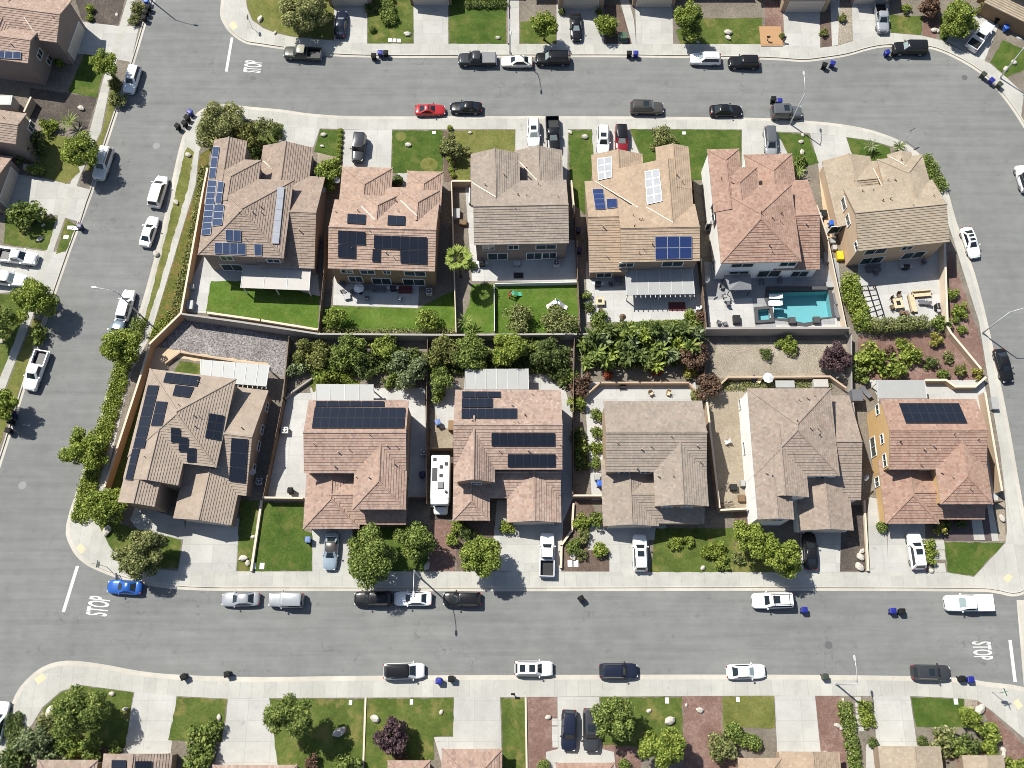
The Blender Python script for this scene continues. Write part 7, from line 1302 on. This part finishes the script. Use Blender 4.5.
# patios
white = M['vinyl']; wick = plain('brown_wicker', (.16, .10, .055), .8); tanc = plain('tan_cushion', (.55, .44, .28), .8); gry = plain('grey_sling', (.12, .12, .13), .7); redc = plain('dark_red_cloth', (.12, .03, .035), .8); bl = plain('dark_blue_cloth', (.03, .05, .14), .8)
table(898.5, 303, 1.3, 1.5, 'square fire table on the sand house patio', tanc, 8, .6, True)
for x, y, h, l in [(893, 299, -60, 'upper left chair at the fire table'), (892.5, 307, 20, 'left chair at the fire table'), (901.5, 312, 100, 'lower left chair at the fire table'), (906.5, 312.5, 120, 'lower right chair at the fire table'), (899, 295, -90, 'top chair at the fire table')]: chair(x, y, h, l, wick)
sofa(922, 293.5, -85, 2.6, 'tan sofa facing down on the sand house patio', tanc); sofa(913, 303, 5, 2.6, 'tan sofa facing right on the sand house patio', tanc); table(922, 302, .9, .7, 'small dark table between two tan sofas', gry, 0, .4); chair(927.5, 303, 170, 'dark chair facing the tan sofas', gry); grill(938.5, 306, 'barbecue grill by the sand house patio wall', 90)
def pergola(quad, z, label):
    q = [P(a, b, z) for a, b in quad]; o = sum(q, Vector())/4; o.z = .15; root = empty('garden_pergola', o, 0, label, 'pergola'); 
    for i in range(3): t = i/2; g = MB(); g.beam(q[0].lerp(q[1], t), q[3].lerp(q[2], t), .12, .14); g.build('beam', M['dark'], root, None, o)
    for j in range(4): t = j/3; g = MB(); g.beam(q[0].lerp(q[3], t)+Vector((0, 0, .005)), q[1].lerp(q[2], t)+Vector((0, 0, .005)), .11, .12); g.build('rafter', M['dark'], root, None, o)
    for p in q: l = MB(); l.beam((p.x, p.y, .14), (p.x, p.y, z-.06), .1, .1); l.build('post', M['dark'], root, None, o)
pergola([(860, 286.5), (875, 285.3), (884, 314), (871.5, 319.5)], .9, 'black square framed trellis on the sand house patio')
chair(876, 273, -80, 'dark chair in the shade behind the sand house', gry); sofa(874, 268, -83, 2.0, 'dark sofa in the shade behind the sand house', gry); grill(907, 266, 'dark grill in the shade behind the sand house'); chair(924, 262, -80, 'dark chair at the right in the shade of the sand house', gry)
lounger(775.5, 296.5, 178, 'upper white lounger in the pool shallows', white, .05); lounger(775, 303.5, 178, 'lower white lounger on the pool step', white, .32)
gazebo([(724.5, 275), (750.5, 274), (751.5, 289.5), (729.5, 290)], 2.5, plain('grey_canvas', (.20, .20, .21), .8), 'grey canopy beside the white walled pool house')
chair(722, 286.5, -20, 'dark chair left of the grey canopy', gry); chair(724.5, 296, 20, 'lower dark chair left of the grey canopy', gry); table(727, 298, .9, .9, 'pale table below the grey canopy', M['cover_white'], 0, .5); chair(728, 303, 90, 'chair below the pale pool yard table', gry); slab('pool_equipment', 737, 319, 1.0, 1.2, .6, M['dark'], 'dark box standing on the pale pool terrace', 'equipment box'); chair(719, 322, 60, 'left dark chair by the pool yard wall', gry); chair(725, 323.5, 100, 'right dark chair by the pool yard wall', gry)
slab('planter_box', 792.5, 320, .9, .9, .6, M['coping'], 'dark square planter left of the pool bay', 'planter'); slab('planter_box', 817, 319.5, .9, .9, .6, M['coping'], 'dark square planter right of the pool bay', 'planter'); slab('storage_bench', 832.5, 284.5, 1.7, .8, .5, M['cover_white'], 'pale bench above the right end of the pool', 'bench')
lounger(836, 299, 95, 'grey lounger right of the pool', gry); lounger(837, 312, 95, 'lower grey lounger right of the pool', gry); table(762, 281, .7, .7, 'small dark table between pool and house', gry); chair(780, 280.5, -90, 'dark chair between pool and house', gry)
slab('pool_wall', 797, 288, 8.6, .5, .5, M['coping'], 'long dark low wall along the house side of the pool', 'wall')
table(600, 301, 1.25, 1.1, 'tan fire table on the white roofed patio', tanc, 0, .55, True); chair(601, 310, 90, 'red cushioned chair below the tan fire table', redc); slab('outdoor_mat', 677, 306.5, 2.4, 1.3, .02, redc, 'dark red mat at the edge of the white patio roof', 'rug'); grill(598, 283, 'grill against the tan house wall'); table(618, 280, 1.1, 1.1, 'dark table in the shade of the tan house', gry); chair(611, 284, 0, 'dark chair left of the shaded table', gry); parasol(623, 316, .5, 1.9, plain('folded_brown_canvas', (.12, .08, .05), .8), 'folded brown umbrella at the patio edge'); chair(698, 308, 180, 'pale chair at the right end of the white roofed patio', white)
parasol(358.5, 287, .75, 2.2, white, 'small white umbrella on the terracotta house patio'); table(367, 287, 1.9, .95, 'dark table under the terracotta house windows', gry); chair(367, 297.5, 90, 'dark armchair in the middle of the terracotta patio', gry); table(380, 289, 1.5, .8, 'low dark table by the sliding door', gry, 0, .45); grill(393, 287.5, 'grill right of the sliding door'); sofa(405, 289.5, -90, 2.0, 'dark red bench under the terracotta house wall', redc); chair(400, 298, 70, 'grey chair at the right of the terracotta patio', M['alu'])
for x, y, h, l in [(343, 284, -30, 'upper dark chair in the sunlit corner of the terracotta patio'), (343.5, 291.5, 20, 'lower dark chair in the sunlit corner of the terracotta patio'), (352, 292, 200, 'dark chair facing the sunlit corner')]: chair(x, y, h, l, gry)
table(347, 296, .9, .9, 'small pale table in the sunlit patio corner', M['cover_white'], 10, .45)
table(517, 263, .9, .7, 'small round table behind the grey brown house', M['alu']); slab('outdoor_mat', 518.5, 275.5, 1.4, .9, .02, M['dark'], 'black mat on the grey concrete behind the house', 'rug'); grill(482, 262.5, 'small grill at the left wall of the grey brown house')
def slide(px, py, label, c1, c2, rot):
    c = P(px, py, .6); root = empty('toy_slide', (c.x, c.y, .15), R(rot), label, 'toy'); g = MB(); g.loft([[(x, -.3, z), (x, .3, z), (x, .3, z-.07), (x, -.3, z-.07)] for x, z in ((-.95, .12), (-.5, .3), (.2, 1.0), (.5, 1.02))]); g.build('chute', plain(*c1), root); l = MB()
    for sg in (-1, 1): l.beam((.95, sg*.28, 0), (.45, sg*.28, 1.4), .09, .09)
    for k in range(3): l.beam((.88-.13*k, -.28, .25+.32*k), (.88-.13*k, .28, .25+.32*k), .07, .07)
    l.build('ladder', plain(*c2), root)
slide(515, 294, 'green and red toy slide on the back lawn', ('mint_plastic', (.10, .45, .28), .4), ('maroon_plastic', (.22, .03, .03), .4), 190); slide(553, 304, 'white toy slide on the back lawn', ('white_plastic', (.72, .72, .7), .4), ('pale_plastic', (.62, .62, .58), .4), 20); slide(561, 305, 'white toy climber beside the slide', ('white_plastic', (.72, .72, .7), .4), ('blue_plastic', (.05, .2, .35), .4), 160)
slab('garden_shed', 188, 304.5, 1.3, 1.3, .9, M['cover_white'], 'pale storage box in the corner beside the tan wall', 'storage box'); slab('pool_filter', 191, 286, .7, .7, .9, M['cover_white'], 'small white cabinet by the tan wall', 'cabinet')
sofa(472, 196, 0, 2.4, 'white rack in the storage nook', white); slab('storage_box', 456.5, 213, 1.0, 1.5, .8, M['cover_white'], 'pale box by the pale fence', 'storage box'); slab('storage_box', 463, 222, 1.0, .8, .6, wick, 'brown crate beneath the pale box', 'crate'); slab('storage_box', 452, 425, 1.0, 1.3, .9, plain('brown_box', (.22, .14, .07), .8), 'brown crate against the camper house wall', 'crate')
slab('storage_box', 840.5, 255, .9, 1.3, .7, plain('yellow_plastic', (.62, .45, .02), .5), 'yellow box in the passage left of the sand house', 'storage box'); slab('storage_box', 828, 257, 1.1, 1.6, .7, plain('grey_tarpaulin', (.2, .2, .2), .8), 'grey box right of the pool house', 'storage box')
for x, y, s, m, l in [(820, 215, .8, 'cover_white', 'pale tub beside the sand house front'), (826, 230, .7, 'cover_white', 'white tub below the blue one'), (833, 240, .7, 'cover_white', 'white crate in the sand house passage'), (835, 247, .6, 'cover_grey', 'grey crate in the sand house passage'), (824, 213, .9, 'dark', 'black tub in the sand house passage')]: slab('storage_tub', x, y, s, s*1.2, .6, M[m], l, 'storage tub')
def bicycle(px, py, rot, label):
    c = P(px, py, .15); root = empty('bicycle', c, R(rot), label, 'bicycle')
    for x in (-.5, .5): g = MB(); n = 18; g.tube([(x+.32*math.cos(2*math.pi*k/n), 0, .34+.32*math.sin(2*math.pi*k/n)) for k in range(n+1)], .025, 5, 0, False); g.build('wheel', M['rubber'], root)
    f = MB(); b0 = (-.05, 0, .34)
    for p, q in ((b0, (.38, 0, .78)), (b0, (-.18, 0, .82)), ((-.15, 0, .74), (.36, 0, .74)), ((-.5, 0, .34), b0), ((-.5, 0, .34), (-.16, 0, .76)), ((.5, 0, .34), (.36, 0, .92))): f.tube([p, q], .02, 6)
    f.build('frame', M['alu'], root); s = MB(); s.box((-.19, 0, .86), (.24, .13, .06)); s.build('saddle', M['dark'], root); h = MB(); h.tube([(.36, -.28, .94), (.36, .28, .94)], .018, 6); h.build('handlebar', M['dark'], root)
bicycle(724, 487, 40, 'upper bicycle in the lower side yard'); bicycle(726, 503, 10, 'lower bicycle in the lower side yard'); slab('storage_tub', 734, 487, .9, .8, .7, M['dark'], 'black tub in the lower side yard', 'storage tub'); slab('storage_tub', 743, 483, .6, .8, .7, M['cover_white'], 'white tub against the white side wall', 'storage tub'); slab('storage_tub', 742, 498, .9, .9, .5, wick, 'brown tub near the white side wall', 'storage tub'); chair(727, 442, 200, 'white chair on the dry side yard', white)
chair(651, 393, -60, 'pale chair left on the patio below the grove', tanc); chair(668.5, 393, -110, 'pale chair right on the patio below the grove', tanc); slab('storage_tub', 623, 385, .8, .8, .5, M['dark'], 'black pot against the low wall below the grove', 'pot'); slab('storage_tub', 597.5, 477, .7, .7, .8, M['cover_white'], 'white tub above the blue bin', 'storage tub')
table(785, 384, 1.0, 2.6, 'long pale table behind the white walled lower house', M['cover_white'], 90, .6); slab('storage_box', 821, 383, 2.0, 1.1, .9, M['cover_grey'], 'grey covered box behind the hipped lower house', 'storage box'); parasol(769, 377, .75, 1.8, white, 'small white umbrella under the tan gravel slope'); chair(754, 379, -60, 'blue chair under the tan gravel slope', bl); chair(759, 381, -120, 'pale chair under the tan gravel slope', tanc)
slab('garden_shed', 857.5, 395, 1.4, 1.6, 2.0, plain('grey_shed', (.12, .12, .13), .7), 'dark grey shed by the grey fence', 'shed'); lounger(866, 392, 120, 'pale bench with dark slats beside the shed', gry)
slab('porch_roof_box', 1, 100, 3.2, 1.6, 2.2, M['cover_white'], 'white flat roof between the two left edge houses', 'patio cover'); slab('storage_box', 995, 403, .9, 1.7, .7, M['cover_white'], 'white tarpaulin bundle on the right pavement', 'bundle')
slab('brick_steps', 771, 36, 3.4, 3.6, .12, plain('tan_brick', (.38, .22, .11), .85), 'tan brick landing at the top edge', 'steps')
